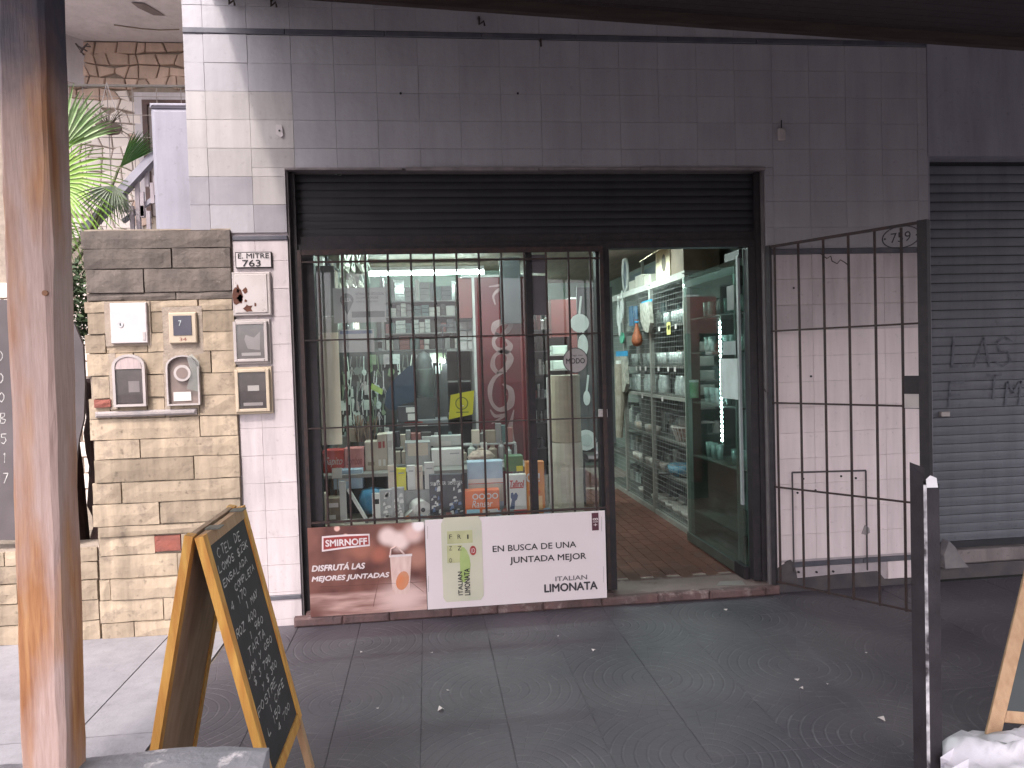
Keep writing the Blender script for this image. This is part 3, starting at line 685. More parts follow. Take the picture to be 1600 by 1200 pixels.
x0, x1, z0, z1 = px2(175, 473, 229, 537, -.04)
t = thing('meter_cabinet', 'closed white metal cabinet with a round lock on the stone pillar', 'cabinet', (x0, -.04, z0))
part('door', MB().bevbox(x0, x1, -.052, -.03, z0, z1), M_wpaint, t); c = at(188, 507, -.055)
lk = part('lock', MB().tube([(c.x, -.056, c.z), (c.x, -.050, c.z)], .018, 16), M_steel, t); part('keyhole', MB().box(c.x - .003, c.x + .003, -.058, -.056, c.z - .008, c.z + .008), M_blk, lk)
c = at(225, 524, -.055); part('latch', MB().box(c.x - .008, c.x + .008, -.056, -.05, c.z - .03, c.z + .02), M_gplas, t)
x0, x1, z0, z1 = px2(266, 488, 307, 537, -.04)
t = thing('intercom', 'cream framed dark doorbell unit reading 34 on the stone pillar', 'intercom', (x0, -.04, z0))
part('frame', MB().bevbox(x0, x1, -.056, -.03, z0, z1, .006), M_cplas, t)
part('dark_panel', MB().bevbox(x0 + .028, x1 - .028, -.060, -.0565, z0 + .05, z1 - .02, .001), mat('glossy_dark', (.03, .03, .05), (.07, .065, .09), 6, .12), t)
text('34', M_brick, t, (x0 + x1) / 2 - .022, (x0 + x1) / 2 + .022, z0 + .014, z0 + .036, -.0565, depth=.0005)
text('7', MATS['pale_notice'], t, (x0 + x1) / 2 - .022, (x0 + x1) / 2 - .005, z1 - .085, z1 - .05, -.0605, depth=.0005)


def arch(x0, x1, z0, z1, n=10, r=None):
    r = r or (x1 - x0) / 2; c = (x0 + x1) / 2; zz = z1 - r * .75
    return [(x0, z0), (x1, z0)] + [(c + (x1 - x0) / 2 * math.cos(PI * k / n), zz + r * .75 * math.sin(PI * k / n)) for k in range(n + 1)]


def arch_frame(mb, x0, x1, z0, z1, wd, y0, y1):
    o_ = arch(x0, x1, z0, z1); i_ = arch(x0 + wd, x1 - wd, z0 + wd, z1 - wd); n = len(o_)
    mb.add([(x, y0, z) for x, z in o_] + [(x, y0, z) for x, z in i_] + [(x, y1, z) for x, z in o_] + [(x, y1, z) for x, z in i_],
           [(j, (j + 1) % n, n + (j + 1) % n, n + j) for j in range(n)] + [(j, 2 * n + j, 2 * n + (j + 1) % n, (j + 1) % n) for j in range(n)] + [(n + j, n + (j + 1) % n, 3 * n + (j + 1) % n, 3 * n + j) for j in range(n)])
    return mb


x0, x1, z0, z1 = px2(180, 553, 227, 636, -.04)
t = thing('electricity_meter', 'arched meter box with a pinkish hood on the stone pillar under the white cabinet', 'meter box', (x0, -.04, z0))
part('frame', arch_frame(MB(), x0, x1, z0, z1, .016, -.065, -.03), M_gplas, t)
zm = z0 + (z1 - z0) * .72
part('hood', MB().poly([(x0 + .018, zm), (x1 - .018, zm), (x1 - .03, z1 - .035), ((x0 + x1) / 2 + .05, z1 - .018), ((x0 + x1) / 2 - .05, z1 - .018), (x0 + .03, z1 - .035)], -.060, -.035), mat('pinkish_lid', (.48, .38, .37), (.36, .29, .29), 14, .6, stretch=(9, 1, 1)), t)
mm = part('meter', MB().bevbox(x0 + .018, x1 - .018, -.05, -.03, z0 + .018, zm - .002), M_dplas, t)
part('label', MB().box(x0 + .09, x1 - .04, -.0525, -.0505, z0 + .09, z0 + .16), mat('dim_label', (.30, .25, .25)), mm)
part('cover_pane', MB().box(x0 + .02, x1 - .02, -.0605, -.058, z0 + .02, zm - .003), M_meterg, t)
x0, x1, z0, z1 = px2(263, 554, 311, 634, -.04)
t = thing('electricity_meter', 'arched meter under a broken clear cover with a round dial on the stone pillar', 'meter box', (x0, -.04, z0))
part('frame', arch_frame(MB(), x0, x1, z0, z1, .010, -.062, -.03), M_gplas, t)
part('meter', MB().poly(arch(x0 + .011, x1 - .011, z0 + .011, z1 - .011), -.038, -.03), mat('brown_meter_back', (.15, .11, .10), (.22, .17, .15), 12, .5), t)
c = at(285, 583, -.05); mb = MB(); mb.tube([(c.x, -.056, c.z), (c.x, -.038, c.z)], .052, 20); dl = part('dial', mb, M_gplas, t); part('dial_face', MB().tube([(c.x, -.058, c.z), (c.x, -.0565, c.z)], .036, 18), mat('dial_brown', (.24, .18, .16)), dl)
a, b = at(271, 627, -.05), at(298, 612, -.05); part('label', MB().box(a.x, b.x, -.044, -.0385, a.z, b.z), M_paper, t)
sh_ = at(302, 590, -.05); part('broken_cover', MB().poly([(sh_.x - .04, sh_.z - .07), (sh_.x + .03, sh_.z - .09), (sh_.x + .045, sh_.z + .10), (sh_.x + .0, sh_.z + .15), (sh_.x - .03, sh_.z + .13), (sh_.x - .01, sh_.z + .03)], -.062, -.0605), M_gclear, t)

# boxes on the tiled strip
x0, x1, z0, z1 = px2(368, 393, 424, 419, -.02)
t = thing('house_number_plate', 'white street name plate reading E. MITRE 763 on the tiled strip', 'plate', (x0, -.01, z0))
part('plate', MB().bevbox(x0, x1, -.018, -.002, z0, z1, .003), M_blk, t); part('face', MB().box(x0 + .006, x1 - .006, -.0205, -.0185, z0 + .006, z1 - .006), M_wpaint, t)
ptext('E. MITRE', M_blk, t, (372, 395.5, 420, 404), -.021, bold=.012); ptext('763', M_blk, t, (379, 406, 407, 416.5), -.021, bold=.012)
x0, x1, z0, z1 = px2(365, 425, 422, 494, -.02)
t = thing('meter_cabinet', 'small white cabinet with big rust holes below the street name plate', 'cabinet', (x0, -.01, z0))
part('frame', MB().bevbox(x0, x1, -.03, -.002, z0, z1, .005), M_gplas, t); part('door', MB().bevbox(x0 + .016, x1 - .02, -.036, -.0305, z0 + .018, z1 - .014, .003), M_rust, t)
for (x, y, rx, ry) in ((371, 463, 7, 13), (375, 466, 4, 5), (383, 454, 3.5, 4), (388, 482, 5.5, 5.5), (384, 470, 1.8, 2), (399, 476, 1.5, 3), (372, 452, 2, 6)):
    c = at(x, y, -.036); r_ = .0045; part('rust_hole', MB().poly([(c.x + rx * r_ * (1 + .35 * math.sin(3.1 * k + x)) * math.cos(k * PI / 5), c.z + ry * r_ * (1 + .3 * math.cos(2.3 * k + y)) * math.sin(k * PI / 5)) for k in range(10)], -.0375, -.036), mat('rust', (.075, .03, .022), (.13, .05, .03), 30, .9), t)
for (q, m, lab, y) in (((364, 498, 421, 570), M_gplas, 'grey framed electricity meter on the tiled strip, middle of the column of boxes', 0), ((367, 572, 424, 648), M_cplas, 'cream framed electricity meter, lowest box on the tiled strip', 1)):
    x0, x1, z0, z1 = px2(*q, -.02); t = thing('electricity_meter', lab, 'meter box', (x0, -.01, z0))
    part('back_box', MB().bevbox(x0, x1, -.02, -.002, z0, z1, .003), m, t)
    frame_box(t, x0 + .014, x1 - .014, z0 + .016, z1 - .016, -.0205, .024, m, .020, M_meterg)
    cx_ = (x0 + x1) / 2
    if y == 0: part('paper_label', MB().poly([(cx_ - .02, z0 + .10), (cx_ + .055, z0 + .09), (cx_ + .06, z0 + .21), (cx_ + .02, z0 + .17), (cx_ - .03, z0 + .19), (cx_ - .04, z0 + .16)], -.0335, -.0315), mat('dim_label', (.30, .25, .25)), t)
    else: part('paper_label', MB().box(cx_ - .03, cx_ + .04, -.0335, -.0315, z0 + .15, z0 + .185), M_paper, t)
    part('number_strip', MB().box(x0 + .06, x1 - .06, -.0335, -.0315, z0 + .055, z0 + .075), M_gplas, t)

# ------------------------------------------------------------------ advertising boards
M_ital = mat('board_white', (.74, .655, .665), (.70, .62, .625), 2, .45)
M_ink = mat('ink_black', (.03, .026, .028), rough=.5)
M_redink = mat('label_red', (.36, .055, .05), rough=.5); M_wink = mat('print_white', (.78, .68, .68), rough=.5)


def poster_mat(x0, x1, z0, z1):
    """printed night scene: brown ground, wooden table at the bottom, blurred lights"""
    m = bpy.data.materials.new('printed_bar_scene'); m.use_nodes = True; t = m.node_tree; N = t.nodes; L = t.links; b = N["Principled BSDF"]; b.inputs["Roughness"].default_value = .42
    geo = N.new("ShaderNodeTexCoord"); S = N.new("ShaderNodeSeparateXYZ"); L.new(geo.outputs["Object"], S.inputs[0])
    W_, H_ = x1 - x0, z1 - z0
    def spot(out, u, v, r, c, soft=.5, sx=1.):
        cx_, cz_ = (u - .5) * W_, v * H_
        mp = N.new("ShaderNodeMapping"); mp.vector_type = 'POINT'; L.new(geo.outputs["Object"], mp.inputs[0]); mp.inputs["Location"].default_value = (-cx_ / sx, 0, -cz_); mp.inputs["Scale"].default_value = (1 / sx, 0, 1)
        ln = N.new("ShaderNodeVectorMath"); ln.operation = 'LENGTH'; L.new(mp.outputs[0], ln.inputs[0])
        mr = N.new("ShaderNodeMapRange"); mr.interpolation_type = 'SMOOTHSTEP'; mr.inputs[1].default_value = r * (1 + soft); mr.inputs[2].default_value = r * (1 - soft); L.new(ln.outputs["Value"], mr.inputs[0])
        mx = N.new("ShaderNodeMix"); mx.data_type = 'RGBA'; L.new(mr.outputs[0], mx.inputs[0]); L.new(out, mx.inputs[6]); mx.inputs[7].default_value = (*c, 1)
        return mx.outputs[2]
    no = N.new("ShaderNodeTexNoise"); no.inputs["Scale"].default_value = 5; L.new(geo.outputs["Object"], no.inputs["Vector"])
    cr = N.new("ShaderNodeValToRGB"); cr.color_ramp.elements[0].color = (.10, .035, .03, 1); cr.color_ramp.elements[1].color = (.24, .10, .075, 1); cr.color_ramp.elements[0].position = .35; cr.color_ramp.elements[1].position = .65
    L.new(no.outputs["Fac"], cr.inputs[0]); out = cr.outputs[0]
    for u, v, r, c, sf in ((.25, .98, .018, (.75, .45, .38), .3), (.32, .88, .02, (.8, .5, .4), .3), (.68, .86, .055, (.80, .62, .58), .5), (.78, .80, .06, (.82, .64, .60), .5), (.90, .88, .06, (.75, .52, .47), .6), (.60, .66, .05, (.36, .12, .08), .6), (.45, .74, .07, (.34, .13, .09), .6), (.93, .6, .07, (.42, .20, .15), .6), (.95, .97, .04, (.9, .8, .8), .4)):
        out = spot(out, u, v, r, c, sf)
    # the table top
    mr = N.new("ShaderNodeMapRange"); mr.inputs[1].default_value = .27 * H_; mr.inputs[2].default_value = .22 * H_; L.new(S.outputs[2], mr.inputs[0])
    wv = N.new("ShaderNodeTexNoise"); wv.inputs["Scale"].default_value = 3; mp = N.new("ShaderNodeMapping"); mp.inputs["Scale"].default_value = (1.5, 1, 9); L.new(geo.outputs["Object"], mp.inputs[0]); L.new(mp.outputs[0], wv.inputs["Vector"])
    c2 = N.new("ShaderNodeValToRGB"); c2.color_ramp.elements[0].color = (.22, .10, .085, 1); c2.color_ramp.elements[1].color = (.52, .33, .29, 1); c2.color_ramp.elements[0].position = .3; c2.color_ramp.elements[1].position = .62; L.new(wv.outputs["Fac"], c2.inputs[0])
    mx = N.new("ShaderNodeMix"); mx.data_type = 'RGBA'; L.new(mr.outputs[0], mx.inputs[0]); L.new(out, mx.inputs[6]); L.new(c2.outputs[0], mx.inputs[7]); out = mx.outputs[2]
    out = spot(out, .80, .16, .09, (.70, .50, .46), .8, 1.5)
    out = spot(out, .0, .0, .10, (.14, .055, .045), .8)
    L.new(out, b.inputs["Base Color"])
    return m


YB = -.06
L0, L1, LZ0, LZ1 = at(483, 900, YB).x, at(665, 880, YB).x, .066, .648
t = thing('advert_board', 'brown vodka advert board reading DISFRUTÁ LAS MEJORES JUNTADAS under the window', 'advert board', (L0, YB, LZ0))
part('board', MB().box(L0, L1, YB, YB + .012, LZ0, LZ1), poster_mat(L0, L1, LZ0, LZ1), t)
y = YB - .001
lg = part('logo_banner', MB().poly([(at(503, 862, y).x, at(503, 862, y).z), (at(540, 858, y).x, at(540, 857, y).z), (at(578, 853, y).x, at(578, 853, y).z), (at(578, 853, y).x, at(578, 834, y).z), (at(540, 832, y).x, at(540, 835, y).z), (at(503, 838, y).x, at(503, 838, y).z)], y - .0015, y), M_wink, t)
lgi = part('logo_field', MB().poly([(at(505.5, 859, y).x, at(505.5, 859, y).z), (at(540, 855, y).x, at(540, 854, y).z), (at(576, 850.5, y).x, at(576, 850.5, y).z), (at(576, 850.5, y).x, at(576, 836.5, y).z), (at(540, 835, y).x, at(540, 838, y).z), (at(505.5, 840.5, y).x, at(505.5, 840.5, y).z)], y - .0025, y - .0016), M_redink, t)
ptext('SMIRNOFF', M_wink, t, (509, 840.5, 573, 854), y - .0027, bold=.03)
ptext('DISFRUTÁ LAS', M_wink, t, (487.5, 877, 570, 893), y, bold=.03, shear=.2)
ptext('MEJORES JUNTADAS', M_wink, t, (487.5, 894, 608, 911), y, bold=.03, shear=.2)
cup = [at(px_, py_, y) for px_, py_ in ((617, 929), (636, 928), (640, 922), (643, 866), (609, 867), (613, 922))]
M_cup = mat('printed_cup', (.74, .55, .50), (.62, .42, .37), 9, .5, stretch=(4, 1, 1))
cp = part('cup', MB().poly([(v.x, v.z) for v in cup], y - .0015, y), M_cup, t)
cc = at(629, 907, y); part('drink', MB().poly([(cc.x + .042 * math.cos(k * PI / 8) + .01 * math.sin(k * PI / 8), cc.z + .062 * math.sin(k * PI / 8)) for k in range(16)], y - .0025, y - .0016), mat('orange_drink', (.62, .21, .09), (.52, .30, .2), 9), cp)
part('straw', MB().tube([at(610, 868, y - .002), at(611, 858, y - .002), at(618, 854, y - .002), at(624, 858, y - .002), at(632, 866, y - .002)], .006, 5), M_cup, cp)
part('cup_rim', MB().box(at(608, 868, y).x, at(644, 868, y).x, y - .003, y - .0016, at(620, 870, y).z, at(620, 866.5, y).z), M_wink, cp)
for (q0, q1) in (((592, 905), (583, 948)), ((640, 908), (662, 925)), ((500, 917), (662, 909))):
    part('table_joint', MB().bar(at(*q0, y), at(*q1, y), .003, .0015), mat('print_line', (.16, .07, .06)), t)

I0, I1 = L1 + .004, at(947, 880, YB).x
t = thing('advert_board', 'white lemonade advert board reading EN BUSCA DE UNA JUNTADA MEJOR under the window', 'advert board', (I0, YB, LZ0))
part('board', MB().box(I0, I1, YB - .003, YB + .010, LZ0, LZ1 + .012), M_ital, t)
y = YB - .0035
ptext('EN BUSCA DE UNA', M_ink, t, (770, 845.5, 900, 862.5), y, bold=.012)
ptext('JUNTADA MEJOR', M_ink, t, (797, 863.5, 915.5, 883), y, bold=.012)
ptext('ITALIAN', mat('ink_grey', (.16, .14, .15)), t, (868, 898, 917, 908), y, bold=.02)
ptext('LIMONATA', mat('ink_dark', (.05, .045, .05)), t, (851, 908, 933, 925.5), y, bold=.03)
a, b = at(693, 941, y), at(752, 806, y); M_can = mat('can_print', (.60, .57, .45), (.52, .52, .40), 4, .45)
cn = part('can', MB().poly([(a.x + .02, a.z), (b.x - .02, a.z), (b.x, a.z + .03), (b.x, b.z - .04), (b.x - .02, b.z), (a.x + .02, b.z), (a.x, b.z - .04), (a.x, a.z + .03)], y - .0015, y), M_can, t)
a, b = at(699, 850, y), at(738, 828, y); part('can_patch', MB().box(a.x, b.x, y - .0022, y - .0016, a.z, b.z), mat('pale_lime', (.50, .50, .28)), cn)
a, b = at(699, 880, y), at(722, 851, y); part('can_patch', MB().box(a.x, b.x, y - .0022, y - .0016, a.z, b.z), MATS['pale_lime'], cn)
cc = at(727, 882, y); part('lime_leaf', MB().poly([(cc.x + .035 * math.cos(k * PI / 7) - .015 * math.sin(k * PI / 7) * math.sin(k * PI / 7), cc.z + .12 * math.sin(k * PI / 7)) for k in range(14)], y - .0028, y - .0023), mat('lime_green', (.30, .42, .12), (.40, .48, .2), 8), cn)
for s, q in (('F', (702, 835, 706, 842)), ('R', (715, 835, 720, 842)), ('I', (730, 835, 732, 842)), ('Z', (702, 853, 706, 860)), ('Z', (715, 853, 721, 860)), ('O', (702, 872, 706, 879))): ptext(s, M_ink, cn, q, y - .003)
a = at(739, 860, y)
cm = part('round_mark', MB().poly([(a.x + .022 * math.cos(k * PI / 8), a.z + .032 * math.sin(k * PI / 8)) for k in range(16)], y - .0034, y - .0029), M_redink, cn); 
text('1D', M_wink, cn, a.x - .013, a.x + .013, a.z - .015, a.z + .015, y - .0036)
ptext('ITALIAN', M_ink, cn, (716.5, 893, 722, 930), y - .0034, rot=90, bold=.02); ptext('LIMONATA', M_ink, cn, (726.5, 888, 733.5, 930), y - .0034, rot=90, bold=.02)
a, b = at(925, 829, y), at(935, 801, y); k_ = part('age_mark', MB().box(a.x, b.x, y - .0015, y, a.z, b.z), mat('mark_maroon', (.10, .03, .045)), t)
text('+18', M_wink, k_, a.x + .006, b.x - .004, a.z + .03, b.z - .035, y - .0018, rot=90)
for (x_, ya, yb) in ((940, 807, 830), (943, 885, 910), (668, 822, 842), (669.5, 900, 925)): part('print_line', MB().bar(at(x_, ya, y), at(x_, yb, y), .003, .001), M_gplas, t)

# ------------------------------------------------------------------ canopy, beam, post
cA, cB = at(430, -4, -.01), at(1640, 82, -.01)
slope = .25  # unseen front pitched low so the wall darkens towards the top
def canz(x, y): return cA.z + (cB.z - cA.z) * (x - cA.x) / (cB.x - cA.x) + slope * y + .085
XE = .33
cn = thing('street_canopy', 'dark timber canopy over the pavement in front of the shop', 'canopy', (3, -2.5, canz(3, -2.5)))
def edge_x(y): return XE if y > -.95 else XE - (-.95 - y) * .5  # unseen outer edge bent leftward to shape the sun's shadow line
y_ = -.012; k = 0
while y_ > -4.6:
    y2 = y_ - .145
    x0, x1 = edge_x((y_ + y2) / 2), 9.2
    mb = MB(); mb.add([(x0, y_, canz(x0, y_)), (x1, y_, canz(x1, y_)), (x1, y2 + .004, canz(x1, y2)), (x0, y2 + .004, canz(x0, y2)), (x0, y_, canz(x0, y_) + .03), (x1, y_, canz(x1, y_) + .03), (x1, y2 + .004, canz(x1, y2) + .03), (x0, y2 + .004, canz(x0, y2) + .03)],
                      [(0, 3, 2, 1), (4, 5, 6, 7), (0, 1, 5, 4), (1, 2, 6, 5), (2, 3, 7, 6), (3, 0, 4, 7)])
    part('roof_board', mb, M_dkw, cn); y_ = y2; k += 1
mb = MB(); mb.add([(-2.2, -.02, canz(0, 0) + .05), (9.2, -.02, canz(9.2, 0) + .035), (9.2, -4.7, canz(9.2, -4.7) + .035), (-2.2, -4.7, canz(0, -4.7) + .05)], [(0, 1, 2, 3)])
part('ledger_beam', MB().bar((XE, -.03, canz(XE, 0) - .04), (9.2, -.03, canz(9.2, 0) - .04), .05, .09), mat('brown_beam', (.045, .03, .027), (.07, .05, .043), 3, .7, stretch=(1, 9, 9)), cn)
for x in (1.9, 3.5, 5.1, 6.7): part('rafter', MB().bar((x, -1.9, canz(x, -1.9) - .03), (x, -4.6, canz(x, -4.6) - .03), .06, .10), M_dkw, cn)
part('front_beam', MB().bar((-1.7, -4.55, canz(-1.7, -4.55) - .06), (9.2, -4.55, canz(9.2, -4.55) - .06), .09, .13), M_dkw, cn)

PY = -3.05
pa, pb, pc = at(28, 1180, PY), at(98, 1180, PY), at(0, 0, PY)
xl0, xl1 = at(32, 1200, PY).x, at(100, 1200, PY).x; xt0, xt1 = at(-8, 0, PY).x, at(66, 0, PY).x
ZT = canz(pa.x, PY) - .002; zb0 = at(60, 1200, PY).z; zt0 = at(60, 0, PY).z
def px_l(z): return xl0 + (xt0 - xl0) * (z - zb0) / (zt0 - zb0)
def px_r(z): return xl1 + (xt1 - xl1) * (z - zb0) / (zt0 - zb0)
post = thing('wooden_post', 'thick old timber post with a darkened top close on the left', 'post', (pa.x, PY, 0))
mb = MB(); rr = random.Random(8); NZ = 46; ring = []
for k in range(NZ + 1):
    z = ZT * k / NZ; a_, b_ = px_l(z), px_r(z); dd = .125
    j = lambda s=.0016: rr.uniform(-s, s)
    ch = .010 + .003 * math.sin(z * 5)
    nick = .012 * math.exp(-((z - 2.02) / .10) ** 2) + .010 * math.exp(-((z - .95) / .2) ** 2)
    ring.append([(a_ + ch + j(), PY + j(), z), (b_ - ch - nick + j(), PY + j() + nick * .3, z), (b_ + j(), PY + ch + nick + j(), z), (b_ + j(), PY + dd - ch, z), (b_ - ch, PY + dd, z), (a_ + ch, PY + dd, z), (a_ + j(), PY + dd - ch, z), (a_ + j(), PY + ch + j(), z)])
vs = [v for r_ in ring for v in r_]
mb.add(vs, [(k * 8 + i, k * 8 + (i + 1) % 8, (k + 1) * 8 + (i + 1) % 8, (k + 1) * 8 + i) for k in range(NZ) for i in range(8)] + [tuple(range(7, -1, -1)), tuple(NZ * 8 + i for i in range(8))])


def post_mat():
    m = bpy.data.materials.new('old_post'); m.use_nodes = True; t = m.node_tree; N = t.nodes; L = t.links; b = N["Principled BSDF"]; b.inputs["Roughness"].default_value = .6
    geo = N.new("ShaderNodeTexCoord")
    def noise(scale, st, det=8, ro=.6):
        mp = N.new("ShaderNodeMapping"); mp.inputs["Scale"].default_value = st; L.new(geo.outputs["Object"], mp.inputs[0])
        n = N.new("ShaderNodeTexNoise"); n.inputs["Scale"].default_value = scale; n.inputs["Detail"].default_value = det; n.inputs["Roughness"].default_value = ro; L.new(mp.outputs[0], n.inputs["Vector"]); return n.outputs["Fac"]
    def ramp(f, stops):
        r = N.new("ShaderNodeValToRGB"); e = r.color_ramp.elements; e[0].position, e[0].color = stops[0][0], (*stops[0][1], 1); e[1].position, e[1].color = stops[-1][0], (*stops[-1][1], 1)
        for p_, c in stops[1:-1]:
            q = e.new(p_); q.color = (*c, 1)
        L.new(f, r.inputs[0]); return r.outputs[0]
    def mix(f, a_, b_):
        x = N.new("ShaderNodeMix"); x.data_type = 'RGBA'; L.new(f, x.inputs[0]); L.new(a_, x.inputs[6]); L.new(b_, x.inputs[7]); return x.outputs[2]
    grain = ramp(noise(6, (9, 9, .5)), [(.3, (.52, .28, .12)), (.5, (.37, .165, .065)), (.7, (.22, .08, .033))])
    worn = ramp(noise(14, (7, 7, .6)), [(.3, (.49, .35, .31)), (.7, (.37, .25, .215))])
    f = ramp(noise(2.6, (2.2, 2.2, .55), 6, .5), [(.42, (0, 0, 0)), (.55, (1, 1, 1))])
    o = mix(f, grain, worn)
    # canopy shade painted into the colour at the timber's upper end
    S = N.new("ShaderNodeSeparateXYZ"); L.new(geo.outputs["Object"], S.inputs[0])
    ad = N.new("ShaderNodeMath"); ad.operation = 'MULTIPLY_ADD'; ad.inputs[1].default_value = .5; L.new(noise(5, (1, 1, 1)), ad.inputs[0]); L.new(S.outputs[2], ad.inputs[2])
    top_shade = ramp(noise(9, (5, 5, 1)), [(.3, (.045, .045, .07)), (.7, (.075, .07, .095))])
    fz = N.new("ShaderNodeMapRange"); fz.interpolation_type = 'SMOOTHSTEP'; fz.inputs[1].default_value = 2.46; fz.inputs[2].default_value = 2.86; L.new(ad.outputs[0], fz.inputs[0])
    o = mix(fz.outputs[0], o, top_shade)
    L.new(o, b.inputs["Base Color"])
    bp = N.new("ShaderNodeBump"); bp.inputs["Strength"].default_value = .5; bp.inputs["Distance"].default_value = .006; L.new(noise(20, (9, 9, .6)), bp.inputs["Height"]); L.new(bp.outputs[0], b.inputs["Normal"])
    return m


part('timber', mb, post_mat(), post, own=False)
kn = at(72, 458, PY); part('knot', MB().lathe((0, 0, 0), [(0, 0)], 3).tube([(px_r(kn.z) - .012, PY + .003, kn.z), (px_r(kn.z) - .012, PY - .003, kn.z)], .007, 10), mat('dark_knot', (.26, .12, .06), (.18, .08, .04), 60), post)

# ------------------------------------------------------------------ left A-board: chalk side faces right
def aboard(label, apexN, apexF, footN, footF, backN, fw_=.045, th_=.028, m=M_yel, mt=M_pine, lines=None, seed=3, rail_t=.80):
    """apexN/F near and far end of the top edge; footN/F the feet of the chalk leaf; backN the near foot of the back leaf"""
    t = thing('chalkboard_stand', label, 'chalkboard', tuple((footN + backN) / 2 * Vector((1, 1, 0)).x if False else ((footN.x + backN.x) / 2, (footN.y + footF.y) / 2, 0)))
    ux = (apexF - apexN).normalized(); dn = (footN - apexN); ln = dn.length; dn.normalize(); n = ux.cross(dn).normalized()
    if n.x < 0: n = -n
    W_ = (apexF - apexN).length
    P = lambda u, v, o=0.: apexN + ux * u + dn * v + n * o
    def slab(name, u0, u1, v0, v1, o0, o1, mm, **k):
        mb = MB(); mb.add([P(u0, v0, o1), P(u1, v0, o1), P(u1, v1, o1), P(u0, v1, o1), P(u0, v0, o0), P(u1, v0, o0), P(u1, v1, o0), P(u0, v1, o0)],
                          [(0, 1, 2, 3), (7, 6, 5, 4), (0, 4, 5, 1), (1, 5, 6, 2), (2, 6, 7, 3), (3, 7, 4, 0)])
        return part(name, mb, mm, t, **k)
    slab('stile', 0, fw_, 0, ln, -th_, 0, m); slab('stile', W_ - fw_, W_, 0, ln * rail_t, -th_, 0, m)
    slab('leg', W_ - fw_ - .001, W_ - .006, ln * rail_t + .001, ln, -th_, -.002, mt)
    slab('top_rail', fw_ + .001, W_ - fw_ - .001, 0, fw_, -th_, 0, mt); slab('bottom_rail', fw_ + .001, W_ - fw_ - .001, ln * rail_t - fw_ * .7, ln * rail_t + fw_ * .3, -th_, 0, m)
    slab('chalk_panel', fw_ + .001, W_ - fw_ - .001, fw_ + .001, ln * rail_t - fw_ * .7 - .001, -th_ + .006, -.006, M_board)
    chalk(lines, M_chalk, t, P(fw_ + .02, fw_ + .02, -.005), ux, -dn, n, W_ - 2 * fw_ - .04, ln * rail_t - 2 * fw_ - .06, seed=seed)
    # back leaf
    off = Vector((-th_ * 1.15, 0, 0)); bN = apexN + off; dn2 = (backN - bN).normalized(); l2 = (backN - bN).length; n2 = ux.cross(dn2).normalized()
    if n2.x > 0: n2 = -n2
    Q = lambda u, v, o=0.: bN + ux * u + dn2 * v + n2 * o
    def slab2(name, u0, u1, v0, v1, o0, o1, mm):
        mb = MB(); mb.add([Q(u0, v0, o1), Q(u1, v0, o1), Q(u1, v1, o1), Q(u0, v1, o1), Q(u0, v0, o0), Q(u1, v0, o0), Q(u1, v1, o0), Q(u0, v1, o0)],
                          [(0, 1, 2, 3), (7, 6, 5, 4), (0, 4, 5, 1), (1, 5, 6, 2), (2, 6, 7, 3), (3, 7, 4, 0)])
        part(name, mb, mm, t)
    slab2('back_stile', 0, fw_, 0, l2, -.0, th_, m); slab2('back_stile', W_ - fw_, W_, 0, l2, 0, th_, m)
    slab2('back_panel', fw_ + .001, W_ - fw_ - .001, .001, l2 * .9, .006, th_ - .006, M_ply)
    for u in (.10, W_ - .14): part('hinge', MB().bar(P(u, -.002, .0), P(u + .06, -.002, .0), .05, .004), M_rust if False else MATS['dull_metal'], t)
    return t


def at_depth(x, y, D):
    r = fw + R * ((x - 800) / FPX) + U * ((600 - y) / FPX); return CAM + r * D


aN = at_depth(317, 838, 2.50); aF = at_depth(383, 789, 2.98); zz = (aN.z + aF.z) / 2
aN = atz(317, 838, zz); aF = atz(383, 789, zz)
fF = atz(493, 1196, .0); fN = aN + (fF - aF)
bk = aN + (aF - fF) * 1; bk.z = 0
bk = Vector((aN.x - (fN.x - aN.x) * 1.0 - .06, fN.y + .01, 0))
L_ = [('CTEL DE', .08, .72, 1.1), ('LOMOS $25K', .0, .95, .9), ('ENSALADA', .02, .8, .8), ('  COMPLETA', .1, .85, .8), ('4 170', .05, .5, 1.0), ('  1 MAY', .25, .6, .9), ('ROZ 400', .0, .65, 1), (' 1 960', .2, .6, .9), ('TARTA', .15, .6, 1),
      ('JAM Y QSO', .0, .9, .85), ('$ 3 790', .1, .6, .9), ('  Y $ 300', .1, .75, .9), ('POSTRE', .0, .7, 1.), (' 1 CAFE', .2, .7, .9), ('L 150', .1, .5, 1), ('  4 700', .2, .7, .9)]
aboard('wooden A-frame chalkboard with yellow varnished edges and chalk menu, standing at the left', aN, aF, fN, fF, bk, lines=L_)

